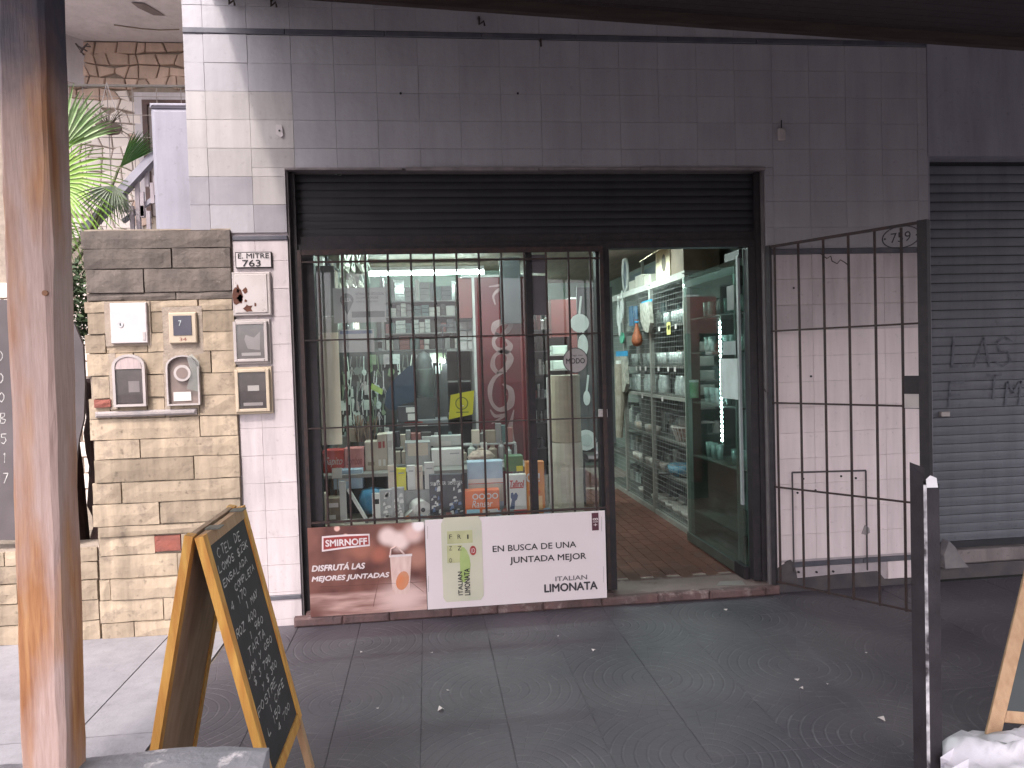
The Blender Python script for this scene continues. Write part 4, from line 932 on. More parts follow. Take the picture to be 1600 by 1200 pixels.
# ------------------------------------------------------------------ right A-board, cut by the frame
e0 = atz(1540, 1150, .22); e1 = at(1604, 885, e0.y + .22); foot = e0 + (e0 - e1) * (.22 / (e1.z - e0.z)); foot.z = 0
top = e0 + (e1 - e0) * ((1.12 - e0.z) / (e1.z - e0.z))
t = thing('chalkboard_stand', 'pale pine A-frame chalkboard cut off by the right edge behind the white bag', 'chalkboard', tuple(foot))
ux = Vector((.93, -.36, 0)).normalized(); dn = (foot - top).normalized(); dn = (dn - ux * dn.dot(ux)).normalized() if False else (foot - top).normalized(); ln = (foot - top).length
n = ux.cross(dn).normalized()
if n.y > 0: n = -n
P = lambda u, v, o=0.: top + ux * u + dn * v + n * o
def slabx(name, u0, u1, v0, v1, o0, o1, mm):
    mb = MB(); mb.add([P(u0, v0, o1), P(u1, v0, o1), P(u1, v1, o1), P(u0, v1, o1), P(u0, v0, o0), P(u1, v0, o0), P(u1, v1, o0), P(u0, v1, o0)],
                      [(0, 1, 2, 3), (7, 6, 5, 4), (0, 4, 5, 1), (1, 5, 6, 2), (2, 6, 7, 3), (3, 7, 4, 0)]); return part(name, mb, mm, t)
W_ = .62
slabx('stile', 0, .05, 0, ln, -.025, 0, M_pine); slabx('stile', W_ - .05, W_, 0, ln, -.025, 0, M_pine)
slabx('top_rail', .051, W_ - .051, 0, .05, -.025, 0, M_pine); slabx('bottom_rail', .051, W_ - .051, ln * .73, ln * .73 + .045, -.025, 0, M_pine)
slabx('chalk_panel', .051, W_ - .051, .051, ln * .73 - .001, -.018, -.006, mat('dark_green_slate', (.035, .042, .046), (.05, .058, .06), 4, .7))
q = P(.051, ln * .50, -.004)
chalk([('YOGUR', .06, .9, 1.3), ('MOZZA', .3, .6, .9)], M_chalk, t, q, ux, -dn, n, W_ - .12, ln * .22, seed=5)
tb = top + Vector((0, .035, 0))
for u in (0, W_ - .05):
    a_ = tb + ux * (u + .025); part('back_leg', MB().bar(a_, Vector((2 * a_.x - foot.x - ux.x * (u + .025), a_.y + .35, 0)), .045, .025), M_pine, t)

# ------------------------------------------------------------------ steel post, bag, slab, litter
c = at_depth(1448, 1000, 2.75); zt = at(1446, 742, c.y).z; wd = .052
t = thing('steel_post', 'square black steel post with chipped white corner standing free on the pavement', 'post', (c.x, c.y, 0))
PF = Vector((CAM.x - c.x, CAM.y - c.y, 0)).normalized(); PR = Vector((-PF.y, PF.x, 0))
def pp(z, s): 
    return [Vector((c.x, c.y, z)) + PR * a_ * s - PF * b_ * s for a_, b_ in ((-.048, .004), (-.004, -.040), (.006, -.040), (.046, .002), (.0, .046))]
b0, b1 = pp(0, 1), pp(zt - .03, 1); mb = MB(); mb.add(b0 + b1, [(0, 1, 6, 5), (2, 3, 8, 7), (3, 4, 9, 8), (4, 0, 5, 9), (5, 6, 7, 8, 9), (4, 3, 2, 1, 0)]); part('tube', mb, M_iron, t)
mb = MB(); e = [b0[1] + PF * .0006 - PR * .0004, b0[2] + PF * .0006 + PR * .0004]; mb.add([e[0], e[1], e[1] + Vector((0, 0, zt - .03)), e[0] + Vector((0, 0, zt - .03))], [(0, 1, 2, 3)])
part('worn_corner', mb, M_chip, t)
mb = MB(); q0, q1, q4 = b1[0], b1[1], b1[4]; mb.add([q0, q1, q1 + Vector((0, 0, .035)), q0 + Vector((0, 0, .075)), q4, q4 + Vector((0, 0, .05))], [(0, 1, 2, 3), (0, 3, 5, 4)]); part('torn_top_plate', mb, M_iron, t)
mb = MB(); v = b1[2]; Q_ = lambda a_, b_, z_: v + PR * a_ - PF * b_ + Vector((0, 0, z_)); mb.add([Q_(0, -.003, -.01), Q_(.036, .028, -.012), Q_(.032, .030, .022), Q_(.012, .01, .034), Q_(-.002, 0, .02), Q_(.0, .04, .0)], [(0, 1, 2, 3, 4), (2, 1, 5), (3, 2, 5), (4, 3, 5), (0, 4, 5), (1, 0, 5)]); part('cap', mb, mat('white_chip', (.74, .72, .74)), t)

bc = atz(1602, 1225, .13); rr = random.Random(5); mb = MB(); N1, N2 = 26, 14; vs = []
for i in range(N2 + 1):
    th_ = PI / 2 * (1 - i / N2) ** .8
    for j in range(N1):
        ph = 2 * PI * j / N1
        r_ = (1 + .10 * math.sin(3 * ph + 1.2) + .07 * math.sin(7 * ph + i * .5) + rr.uniform(-.05, .05) + .08 * math.sin(5 * ph - i * .8))
        rad = .25 * math.sin(PI / 2 * (1 - (1 - i / N2) ** 1.6)) * r_ if i < N2 else .24 * r_
        h_ = .27 * (1 - (i / N2) ** 1.9) + rr.uniform(-.012, .012) + .02 * math.sin(4 * ph + i)
        vs.append((bc.x + rad * 1.15 * math.cos(ph), bc.y + rad * math.sin(ph), max(.002, h_)))
mb.add(vs, [(i * N1 + j, i * N1 + (j + 1) % N1, (i + 1) * N1 + (j + 1) % N1, (i + 1) * N1 + j) for i in range(N2) for j in range(N1)] + [tuple(range(N1)), tuple(N2 * N1 + j for j in reversed(range(N1)))])
M_bag = mat('white_plastic_film', (.66, .64, .68), (.60, .58, .63), 5, .35, 1., 7); 
bag = thing('plastic_bag', 'crumpled white plastic bag on the pavement at the lower right corner', 'plastic bag', (bc.x, bc.y, 0))
part('bag_body', mb, M_bag, bag, smooth=True)
mb = MB()
for k in range(5):
    a_ = PI + .45 * (k - 2); p0_ = Vector((bc.x + .22 * math.cos(a_), bc.y + .2 * math.sin(a_), .17)); mb.add([p0_, p0_ + Vector((-.07, -.01, .03 + .01 * k)), p0_ + Vector((-.04, .03, -.04)), p0_ + Vector((.02, .02, .06))], [(0, 1, 3), (0, 2, 1), (1, 2, 3), (0, 3, 2)])
part('bag_corner', mb, M_bag, bag)

# weathered slab in the lower left foreground (masonry bench end)
cR = at_depth(425, 1160, 2.02); zS = cR.z
q = [atz(425, 1159, zS), atz(134, 1172, zS), atz(60, 1176, zS), atz(430, 1235, zS)]
t = thing('masonry_bench', 'weathered grey cement bench top at the bottom left in front of the chalkboard', 'bench', (q[1].x, q[1].y - .1, 0))
xR, yB = q[0].x, q[0].y; xL = xR - 1.1; yF = yB - .34
mb = MB(); nx, ny = 26, 9; rr = random.Random(12)
vs = [(xL + (xR - xL) * i / nx + (rr.uniform(-.006, .006) if i == nx else 0), yF + (yB - yF + .012 * math.sin(i * .4)) * j / ny + (rr.uniform(-.004, .004) if j == ny else 0) - (i - nx) * .0012 * (j / ny), zS + rr.uniform(-.003, .003) - (.006 if i == nx or j in (0, ny) else 0)) for j in range(ny + 1) for i in range(nx + 1)]
W1 = nx + 1
mb.add(vs, [(j * W1 + i, j * W1 + i + 1, (j + 1) * W1 + i + 1, (j + 1) * W1 + i) for j in range(ny) for i in range(nx)])
rim = [vs[i] for i in range(nx + 1)] + [vs[j * W1 + nx] for j in range(1, ny + 1)] + [vs[ny * W1 + i] for i in range(nx - 1, -1, -1)] + [vs[j * W1] for j in range(ny - 1, 0, -1)]
mb.add([v for v in rim] + [(v[0], v[1], zS - .07) for v in rim], [(i, (i + 1) % len(rim), len(rim) + (i + 1) % len(rim), len(rim) + i) for i in range(len(rim))] + [tuple(range(len(rim), 2 * len(rim)))])
part('bench_top', mb, mat('worn_cement_top', (.27, .26, .28), (.20, .1995, .215), 5, .75, .6, 40, wear=(.62, .58, .58), wsc=7, wamt=.56), t)
part('bench_base', MB().box(xL + .04, xR - .04, yF + .04, yB - .04, 0, zS - .0701), M_mortg, t)

LIT = [(928, 1016, .03), (700, 1079, .02), (690, 1109, .05), (1378, 1124, .05), (1246, 1063, .03), (1252, 1076, .03), (1134, 953, .025), (565, 1019, .02), (872, 994, .015), (590, 1107, .015), (1293, 1069, .015), (675, 1020, .015), (1353, 1020, .015)]
rr = random.Random(9)
for i, (x, y, s) in enumerate(LIT):
    p = atz(x, y, .002); a_ = rr.uniform(0, 3); mb = MB(); s *= .6
    pts = [Vector((p.x + s * math.cos(a_ + k * 1.3) * rr.uniform(.3, 1), p.y + s * math.sin(a_ + k * 1.3) * rr.uniform(.3, 1), .0025 + (.5 * s * (k % 2)))) for k in range(5)]
    mb.add(pts + [v + Vector((0, 0, -.0012)) for v in pts], [(0, 1, 2, 3, 4), (9, 8, 7, 6, 5)] + [(k, k + 5, (k + 1) % 5 + 5, (k + 1) % 5) for k in range(5)])
    lab = {0: 'white paper scrap on the dark tiles below the lemonade advert', 3: 'longest white twig of litter near the steel post'}.get(i, 'tiny white litter crumb on the dark pavement tiles')
    solo('paper_scrap', mb, M_paper, lab, 'litter', None if i in (0, 3) else 'litter crumbs on the pavement')

# ------------------------------------------------------------------ slate menu and garden behind the low wall
YS = .12
pts = [(-190, 470), (60, 468), (100, 486), (118, 508), (131, 540), (134, 600), (132, 655), (125, 684), (119, 730), (116, 770), (108, 842), (-190, 846)]
t = thing('slate_menu', 'big irregular slate board with chalk prices behind the timber post on the low wall', 'menu board', (at(-40, 840, YS).x, YS, .6))
pl = [(at(x, y, YS).x, at(x, y, YS).z) for x, y in pts]
part('slate', MB().poly(pl, YS - .012, YS + .012), M_slate, t)
a, b = at(-105, 480, YS - .014), at(16, 760, YS - .014)
chalk([(' 0 MENU ', 0, 1, .9), ('EMPANADA 1', 0, 1, .8), ('PAPAS  1 90', 0, 1, .8), ('TARTA  1 50', 0, 1, .8), ('LOMO  2 MO', 0, 1, .8), ('PIZZA 2 B', 0, 1, .8), ('FLAN  1 55', 0, 1, .8), ('CAFE   7 1', 0, 1, .8), ('AGUA   1 7', 0, 1, .8)], M_chalk, t, Vector((a.x, YS - .0125, a.z)), Vector((1, 0, 0)), Vector((0, 0, 1)), Vector((0, -1, 0)), b.x - a.x, a.z - b.z, seed=8)
rr = random.Random(31)
t = thing('dark_hedge_stump', 'dark reddish brown rough trunk filling the gap beside the stone pillar', 'trunk', (at(130, 700, .4).x, .4, .58))
mb = MB()
mb.tube([(-.62 + .02 * math.sin(k * 2.1), .42 + .02 * math.cos(k * 1.7), .2 + k * .12) for k in range(13)], [.10 + rr.uniform(-.012, .012) for _ in range(13)], 12)
part('trunk', mb, mat('dark_bark', (.035, .018, .016), (.06, .03, .025), 9, .95, .8, 20, stretch=(3, 3, 1)), t)
for k in range(3): part('branch', MB().tube([(-.68 - .12 * k, .50, .3), (-.72 - .1 * k, .50, 1.0), (-.66 - .2 * k, .52, 1.6)], [.045, .035, .02], 8), MATS['dark_bark'], t)


def leaf_cloud(name, c, rad, n, m, root, rr, ls=.05):
    mb = MB()
    for _ in range(n):
        while True:
            p_ = Vector([rr.uniform(-1, 1) for _ in range(3)])
            if p_.length < 1: break
        p_ = Vector(c) + Vector((p_.x * rad[0], p_.y * rad[1], p_.z * rad[2]))
        a_ = Vector([rr.uniform(-1, 1) for _ in range(3)]).normalized(); b_ = a_.orthogonal().normalized() * rr.uniform(.3, .5); L_ = ls * rr.uniform(.6, 1.3)
        mb.quad(p_ - a_ * L_, p_ + b_ * L_, p_ + a_ * L_, p_ - b_ * L_)
    o = part(name, mb, m, root); o['kind'] = 'stuff'; return o


M_dleaf = mat('dark_ivy', (.022, .045, .018), (.05, .08, .03), 30, .6)
t = thing('ivy_bush', 'small dark green ivy bush between timber post and stone pillar', 'bush', (-.66, .6, .6))
leaf_cloud('leaves', (at(120, 470, .6).x, .6, at(120, 475, .6).z), (.17, .2, .32), 900, M_dleaf, t, rr, .03)
part('stem', MB().tube([(-.7, .62, .0), (-.72, .6, .9), (-.68, .6, 1.9)], .02, 7), MATS['dark_bark'], t)
struct('garden_ground', MB().box(-6, .14, .35, 8, -.5, .02), mat('garden_soil', (.20, .17, .14), (.12, .10, .08), 6, .95, .5))

# house behind
HY = 3.4
M_hst = mat('house_flagstone', (.68, .50, .40), (.56, .42, .34), 5, .9, .4, 25, rnd=.14, wear=(.35, .26, .22), wsc=6, wamt=.66, grime=0.25)
M_hwst = mat('house_white_stone', (.82, .73, .67), (.74, .66, .60), 5, .9, .4, 25, rnd=.12)
hs_ = thing('garden_house', 'flagstone clad house with balcony ceiling seen behind the left garden', 'house', (-2, HY, 0))
Hx0, Hx1 = at(-60, 300, HY).x, at(330, 300, HY).x
HZt = at(200, 66, HY).z
part('wall', MB().box(Hx0 - 2, Hx1 + .6, HY + .02, HY + .3, 0, 8), M_mort, hs_)
sx0, sx1 = at(92, 200, HY).x, at(296, 200, HY).x; sz0, sz1 = at(200, 372, HY).z, HZt
nx, nz = 13, 17; rr = random.Random(14)
gp_ = {}
for j in range(nz + 1):
    for i in range(nx + 1):
        gp_[i, j] = Vector((sx0 + (sx1 - sx0) * (i + (rr.uniform(-.33, .33) if 0 < i < nx else 0)) / nx, 0, sz0 + (sz1 - sz0) * (j + (rr.uniform(-.30, .30) if 0 < j < nz else 0)) / nz))
wq = (at(229, 300, HY).x, at(229, 160, HY).z)
j = 0
used = set()
for j in range(nz):
    for i in range(nx):
        if (i, j) in used: continue
        w2 = 2 if (rr.random() < .35 and i + 1 < nx) else 1
        cs = [gp_[i, j], gp_[i + w2, j], gp_[i + w2, j + 1], gp_[i, j + 1]]
        for q_ in range(w2): used.add((i + q_, j))
        ce = sum(cs, Vector()) / 4
        if ce.x > wq[0] - .04 and ce.z < wq[1] + .10: continue
        cs = [ce + (c_0 - ce) * .93 for c_0 in cs]; yy = HY - rr.uniform(.0, .02)
        mb = MB(); mb.add([(v.x, yy + .006, v.z) for v in cs] + [(ce.x + (v.x - ce.x) * .9, yy - .004, ce.z + (v.z - ce.z) * .9) for v in cs] + [(v.x, HY + .02, v.z) for v in cs], [(4, 5, 6, 7)] + [(k, (k + 1) % 4, 4 + (k + 1) % 4, 4 + k) for k in range(4)] + [(8 + k, 8 + (k + 1) % 4, (k + 1) % 4, k) for k in range(4)])
        part('flagstone', mb, M_hst if ce.z > at(200, 150, HY).z or ce.x > sx0 + (sx1 - sx0) * .6 else M_hwst, hs_)
# plain stone rows low on the wall, mostly hidden behind post and pillar
mb = MB()
for j in range(14):
    for i in range(7):
        x_ = Hx0 + i * .36 + (j % 2) * .16; mb.bevbox(x_, x_ + .33, HY - .012, HY + .02, .3 + j * .17, .3 + j * .17 + .155, .006)
part('stone_rows', mb, M_hwst, hs_, kind='stuff')
wn = part('window_frame', MB().box(wq[0], Hx1 + .3, HY - .03, HY + .01, wq[1] - .03, wq[1] + .02), mat('brown_frame', (.07, .04, .035), (.11, .06, .05), 9, .5), hs_)
part('window_jamb', MB().box(wq[0], wq[0] + .05, HY - .03, HY + .01, wq[1] - 1.2, wq[1] - .031), MATS['brown_frame'], hs_)
part('window_pane', MB().box(wq[0] + .051, Hx1 + .3, HY - .0, HY + .012, wq[1] - 1.2, wq[1] - .031), mat('dark_pane', (.16, .12, .11), (.22, .17, .16), 4, .25), hs_)
part('window_surround', MB().box(wq[0] - .08, wq[0] - .002, HY - .02, HY + .01, wq[1] - 1.2, wq[1] + .10), M_white, hs_)
part('window_lintel', MB().box(wq[0] - .001, Hx1 + .3, HY - .02, HY + .01, wq[1] + .021, wq[1] + .10), M_white, hs_)
# left return wall and balcony ceiling
wx = at(149, 200, HY).x
Pn = at(60, 200, 1.6)
mb = MB(); a_ = Vector((wx, HY + .1, 0)); b_ = Vector((at(60, 100, 2.4).x, 2.4, 0)); mb.add([(a_.x, HY + .1, at(150, 133, HY).z - .02), (a_.x - .9, 2.2, at(150, 133, HY).z - .02), (a_.x - .9, 2.2, 6.5), (a_.x, HY + .1, 6.5), (a_.x - 1.1, HY + .1, at(150, 133, HY).z - .02), (a_.x - 1.1, HY + .1, 6.5)], [(0, 1, 2, 3), (1, 4, 5, 2), (0, 4, 1), (3, 2, 5), (0, 3, 5, 4)])
part('white_return_wall', mb, M_white, hs_)
zc0 = at(200, 64, HY - .02).z; yc1 = 1.3; zc1 = zc0 + .02
mb = MB(); xa = wx - 1.1
mb.add([(xa, HY - .005, zc0), (Hx1 + .6, HY - .005, zc0), (Hx1 + .6, yc1, zc1), (xa, yc1, zc1), (xa, HY - .005, zc0 + .2), (Hx1 + .6, HY - .005, zc0 + .2), (Hx1 + .6, yc1, zc1 + .2), (xa, yc1, zc1 + .2)], [(0, 3, 2, 1), (4, 5, 6, 7), (0, 1, 5, 4), (1, 2, 6, 5), (2, 3, 7, 6), (3, 0, 4, 7)])
part('balcony_slab', mb, mat('slab_white', (.80, .76, .79), (.70, .66, .69), 2.5, .85, .3, 20, grime=.15), hs_)
q = [atz(x, y, zc0 - .004) for x, y in ((205, 4), (215, 12), (240, 24), (258, 25), (240, 14), (226, 6))]
part('peeled_patch', MB().add([v for v in q] + [v + Vector((0, 0, .003)) for v in q], [(0, 1, 2, 3, 4, 5), (11, 10, 9, 8, 7, 6)]), mat('peeled_grey', (.20, .17, .17), (.28, .24, .24), 9, .9), hs_)
q = [atz(x, y, zc0 - .003) for x, y in ((178, 39), (200, 42), (222, 45), (250, 47), (280, 46))]
part('crack', MB().tube(q, .006, 4), M_mort, hs_)

sq = [at(x, y, 2.55) for x, y in ((118, 68), (127, 77), (137, 68), (142, 73), (133, 72), (126, 82), (131, 86), (118, 69), (136, 80))]
solo('bent_wire', MB().tube(sq, .008, 5), M_bar, 'bent dark wire bracket on the white wall under the balcony ceiling', 'wire')

# wire fence of the balcony and a hanging basket
FY = 2.5
t = thing('balcony_fence', 'thin wire mesh fence with a pipe rail before the balcony', 'fence', (-2, FY, at(100, 300, FY).z))
a, b = at(60, 133, FY), at(290, 135, FY)
part('rail', MB().tube([(a.x, FY, a.z), (b.x, FY, b.z)], .014, 8), mat('grey_pipe', (.22, .20, .18)), t)
mb = MB(); zb_ = at(200, 340, FY).z
for x in (110, 132, 170, 209, 247, 285):
    c = at(x, 200, FY).x; mb.box(c - .003, c + .003, FY - .003, FY + .003, zb_, a.z)
for y in (151, 180, 215, 240): z = at(200, y, FY).z; mb.box(a.x, b.x, FY - .006, FY - .0032, z - .003, z + .003)
part('wires', mb, mat('mesh_wire', (.26, .22, .20)), t, kind='stuff')
bk_ = at(170, 200, 2.42); t = thing('hanging_basket', 'wire hanging basket with a dry plant before the flagstone wall', 'plant pot', tuple(bk_))
mb = MB(); mb.lathe((bk_.x, 2.42, bk_.z - .06), [(.03, 0), (.09, .02), (.115, .08)], 12); part('bowl', mb, mat('basket_brown', (.10, .07, .06), (.18, .14, .12), 20), t)
for s in (-1, 1): part('chain', MB().tube([(bk_.x + .11 * s, 2.42, bk_.z + .02), (bk_.x, 2.42, a.z)], .004, 5), M_gplas, t)
rr = random.Random(17); mb = MB()
for k in range(60):
    d_ = Vector((rr.uniform(-1, 1), rr.uniform(-1, 1), rr.uniform(-.1, 1.2))); mb.tube([Vector((bk_.x, 2.42, bk_.z)), Vector((bk_.x, 2.42, bk_.z)) + d_ * .10, Vector((bk_.x, 2.42, bk_.z)) + d_ * .2 + Vector((0, 0, -.05))], [.004, .003, .001], 3, False)
part('dry_stems', mb, mat('dry_plant', (.22, .19, .14), (.12, .10, .08)), t, kind='stuff')

# stair: white end pillar, handrail, balusters
SY = .75
x0, x1, z0, z1 = px2(243, 168, 304, 375, SY)
t = thing('stair_pillar', 'white plastered stair pillar with a rounded cap behind the stone pillar', 'pillar', (x0, SY, 0))
part('pillar_shaft', MB().bevbox(x0, x1 + .1, SY, SY + .35, 0, z1, .03), M_white if False else mat('cool_white', (.30, .29, .335), (.26, .25, .29), 3, .8, .2, grime=0.2), t)
part('cap', MB().bevbox(x0 - .004, x1 + .1, SY - .006, SY + .35, z1 - .001, z1 + .035, .022), MATS['cool_white'], t)
RY = .95
t = thing('stair_railing', 'white sloping handrail with staggered grey balusters left of the white pillar', 'railing', (-1, RY, 1.8))
A_, B_ = at(133, 362, RY), at(250, 236, RY)
part('handrail', MB().bar((A_.x, RY, A_.z), (B_.x, RY, B_.z), .09, .055), MATS['cool_white'], t)
part('lower_end', MB().bar((A_.x - .02, RY, A_.z - .02), (A_.x + .14, RY, A_.z - .01), .09, .045), M_gplas, t)
M_balu = mat('baluster_grey', (.26, .22, .24), (.34, .30, .32), 8, .6)
for (x, y0, y1) in ((196, 298, 332), (206, 322, 366), (214, 281, 366), (222, 300, 338), (222.5, 322, 340), (229, 262, 292), (232, 330, 366), (238, 286, 318), (243, 275, 305)):
    p_, q_ = at(x, y0, RY + .02), at(x, y1, RY + .02); part('baluster', MB().box(p_.x - .014, p_.x + .014, RY + .005, RY + .035, q_.z, p_.z), M_balu, t)
A2, B2 = at(190, 345, RY + .02), at(250, 300, RY + .02); part('mid_rail', MB().bar((A2.x, RY + .05, A2.z), (B2.x, RY + .05, B2.z), .03, .03), MATS['cool_white'], t)

# fan palm
M_p1 = mat('palm_bright', (.23, .36, .07), (.15, .27, .05), 12, .45); M_p2 = mat('palm_dark', (.05, .14, .04), (.09, .18, .05), 12, .45); M_p3 = mat('palm_dry', (.16, .20, .14), (.24, .27, .21), 12, .6)
pm = thing('fan_palm', 'fan palm with bright green finger leaves beside the timber post', 'palm', (at(80, 420, .9).x, .9, .02))


def fan(c, axis, nrm, rad, spread, n, m, droop=.25, solid=.55, wid=None):
    """a pleated fan: n tapered fingers joined up to the solid share of their length"""
    c = Vector(c); axis = Vector(axis).normalized(); nrm = Vector(nrm).normalized(); side = axis.cross(nrm).normalized(); mb = MB(); rr_ = random.Random(int(c.x * 999))
    for k in range(n):
        a_ = (k / (n - 1) - .5) * spread; d_ = axis * math.cos(a_) + side * math.sin(a_); e_ = -axis * math.sin(a_) + side * math.cos(a_)
        L_ = rad * (1 - .18 * abs(k / (n - 1) - .5) * 2) * rr_.uniform(.9, 1.06); hw = rad * solid * spread / (n - 1) * .52
        pts = []
        for s, w_ in ((.04, .08), (solid * .5, .5), (solid, 1.0), (solid + (1 - solid) * .5, .55), (1., .03)):
            q_ = c + d_ * L_ * s + Vector((0, 0, -droop * L_ * max(0, s - solid * .8) ** 1.8)) + nrm * (.012 * ((k % 2) * 2 - 1) * s)
            pts.append((q_ - e_ * hw * w_ + nrm * .008 * s, q_ - nrm * .004 * s, q_ + e_ * hw * w_ + nrm * .008 * s))
        for p_, q_ in zip(pts, pts[1:]):
            mb.quad(p_[0], q_[0], q_[1], p_[1]); mb.quad(p_[1], q_[1], q_[2], p_[2])
    return mb


cb = at(78, 285, .9)
part('palm_leaf', fan(cb, (1, -.1, .05), (.1, -1, .2), .62, 3.6, 38, M_p1, .55, .38), M_p1, pm)
part('palm_leaf', fan(at(95, 235, 1.1), (.35, 0, 1), (.2, -1, .1), .56, 1.6, 22, M_p1, .3, .6), M_p2 if False else mat('palm_mid', (.16, .26, .10), (.24, .32, .16), 12, .5), pm)
part('palm_leaf', fan(at(187, 262, .88), (1.0, -.1, 1.05), (.5, -1, -.3), .36, .62, 16, M_p2, .1, .7), M_p2, pm)
part('palm_leaf', fan(at(176, 290, .86), (-.35, -.1, -1), (.2, -1, .0), .30, 2.0, 20, M_p3, .2, .45), M_p3, pm)
part('palm_leaf', fan(at(178, 288, .84), (.3, -.1, -1), (.2, -1, .0), .26, .8, 12, M_p2, .2, .5), M_p3, pm)
part('palm_leaf', fan(at(70, 360, .8), (.9, -.2, -.35), (.2, -1, .3), .36, 1.9, 20, M_p1, .5, .35), MATS['palm_mid'], pm)
M_stem = mat('palm_stem', (.10, .11, .06), (.16, .15, .09), 9)
for P0, P1 in (((96, 450), (186, 262)), ((88, 420), (176, 292)), ((60, 500), (80, 285)), ((104, 470), (150, 390))):
    a_, b_ = at(*P0, .95), at(*P1, .88); m_ = (a_ + b_) / 2 + Vector((.03, 0, -.03)); part('leaf_stalk', MB().tube([a_, m_, b_], [.017, .013, .009], 7), M_stem, pm)
part('trunk', MB().tube([(at(60, 480, 1).x, 1.0, 0), (at(62, 480, 1).x, 1.0, 1.2), (at(66, 470, 1).x, .98, 2.1)], [.11, .09, .07], 10), mat('palm_trunk', (.10, .075, .05), (.16, .12, .09), 12, .95, .8, 25), pm)

# ================================================================== inside the shop
RX0, RX1, RY1, CZ = .42, 4.42, 6.3, 2.86
M_iw = mat('shop_wall_green', (.24, .275, .25), (.19, .225, .205), 3, .8)
room = thing('shop_room', 'pale greenish walls and ceiling inside the lit shop', 'room', (2.4, 3, .05))
part('back_wall', MB().box(RX0, RX1, RY1, RY1 + .1, .0, 3.2), M_iw, room)
part('side_wall', MB().box(RX0 - .1, RX0, .36, RY1, .0, 3.2), M_iw, room); part('side_wall', MB().box(RX1, RX1 + .1, .36, RY1, .0, 3.2), M_iw, room)
part('ceiling', MB().box(RX0 - .1, RX1 + .1, .36, RY1 + .1, CZ, CZ + .1), mat('wooden_ceiling', (.30, .24, .19), (.22, .18, .15), 3, .7, .2, stretch=(6, 1, 1)), room)
part('front_return', MB().box(RX0, .76, .352, .40, 0, CZ), M_iw, room); part('front_return', MB().box(3.99, RX1, .352, .40, 0, CZ), M_iw, room)
part('bulkhead', MB().box(RX0, 2.6, 4.6, 4.9, 2.45, CZ), mat('bulkhead_green', (.20, .25, .22)), room)
fl = struct('shop_floor', MB().box(RX0 - .1, RX1 + .1, .30, RY1, 0, .045), mat('floor_joint', (.30, .24, .21), (.24, .18, .16), 20, .9))
M_ft = mat('red_floor_tile', (.125, .050, .038), (.095, .040, .032), 7, .38, .15, 40, rnd=.16, wear=(.17, .10, .085), wsc=4, wamt=.66)
ftm = MB().add([(-.098, -.048, 0), (.098, -.048, 0), (.098, .048, 0), (-.098, .048, 0), (-.096, -.046, .0065), (.096, -.046, .0065), (.096, .046, .0065), (-.096, .046, .0065)],
               [(4, 5, 6, 7), (0, 1, 5, 4), (1, 2, 6, 5), (2, 3, 7, 6), (3, 0, 4, 7)])
ftm = MB().add([(v.y, v.x, v.z) for v in ftm.v], [tuple(reversed(f)) for f in ftm.f]).mesh('tile', M_ft)
rr = random.Random(6)
for i in range(13):
    for j in range(19):
        x = 2.70 + i * .0995; y = .42 + j * .1992 + (.1 if i % 2 else 0)
        if x > 3.94: continue
        o = again('tile', ftm, (x, y, .0448 + rr.uniform(-.0006, .0006)), fl); o.rotation_euler = (rr.uniform(-.003, .003), rr.uniform(-.003, .003), rr.uniform(-.004, .004))
part('tile_field', MB().box(.5, 2.64, .4, RY1 - .02, .0455, .0505), M_ft, fl); part('tile_field', MB().box(2.65, 3.9, 4.35, RY1 - .02, .0455, .0505), M_ft, fl)
part('tile_field', MB().box(2.65, 3.98, .302, .36, .0455, .051), M_sill, fl)


def tube_light(name, label, x0, x1, y, z, e, w_=.05, col_=(.80, 1., .93), along='x', power=40):
    t_ = thing(name, label, 'light', ((x0 + x1) / 2, y, z), 'fluorescent lights inside the shop')
    if along == 'x':
        part('fitting', MB().box(x0, x1, y - .05, y + .05, z + .03, z + .07), M_white, t_); part('tube', MB().tube([(x0, y, z), (x1, y, z)], .018, 8), emis('tube_glow', col_, 26), t_)
        sz = (x1 - x0, .08)
    L_ = bpy.data.lights.new(name + '_lamp', 'AREA'); L_.shape = 'RECTANGLE'; L_.size, L_.size_y = sz; L_.energy = power; L_.color = col_
    o_ = bpy.data.objects.new('lamp', L_); col.objects.link(o_); o_.parent = t_; o_.location = Vector(((x0 + x1) / 2, y, z - .03)) - t_.location
    return t_


tube_light('fluorescent_light', 'long fluorescent tube glowing near the ceiling above the left goods shelf', 1.0, 2.3, 3.6, 2.72, 1, power=17)
tube_light('fluorescent_light', 'fluorescent tube over the aisle beyond the doorway', 2.7, 3.7, 2.2, 2.78, 1, power=10)
tube_light('fluorescent_light', 'fluorescent tube at the very back of the shop', 1.4, 3.2, 5.6, 2.72, 1, power=9)

tube_light('fluorescent_light', 'added, unseen fluorescent fill tube behind the shutter box over the window display', 1.0, 2.4, .75, 2.72, 1, power=7)  # hidden tube added to brighten the goods in the window

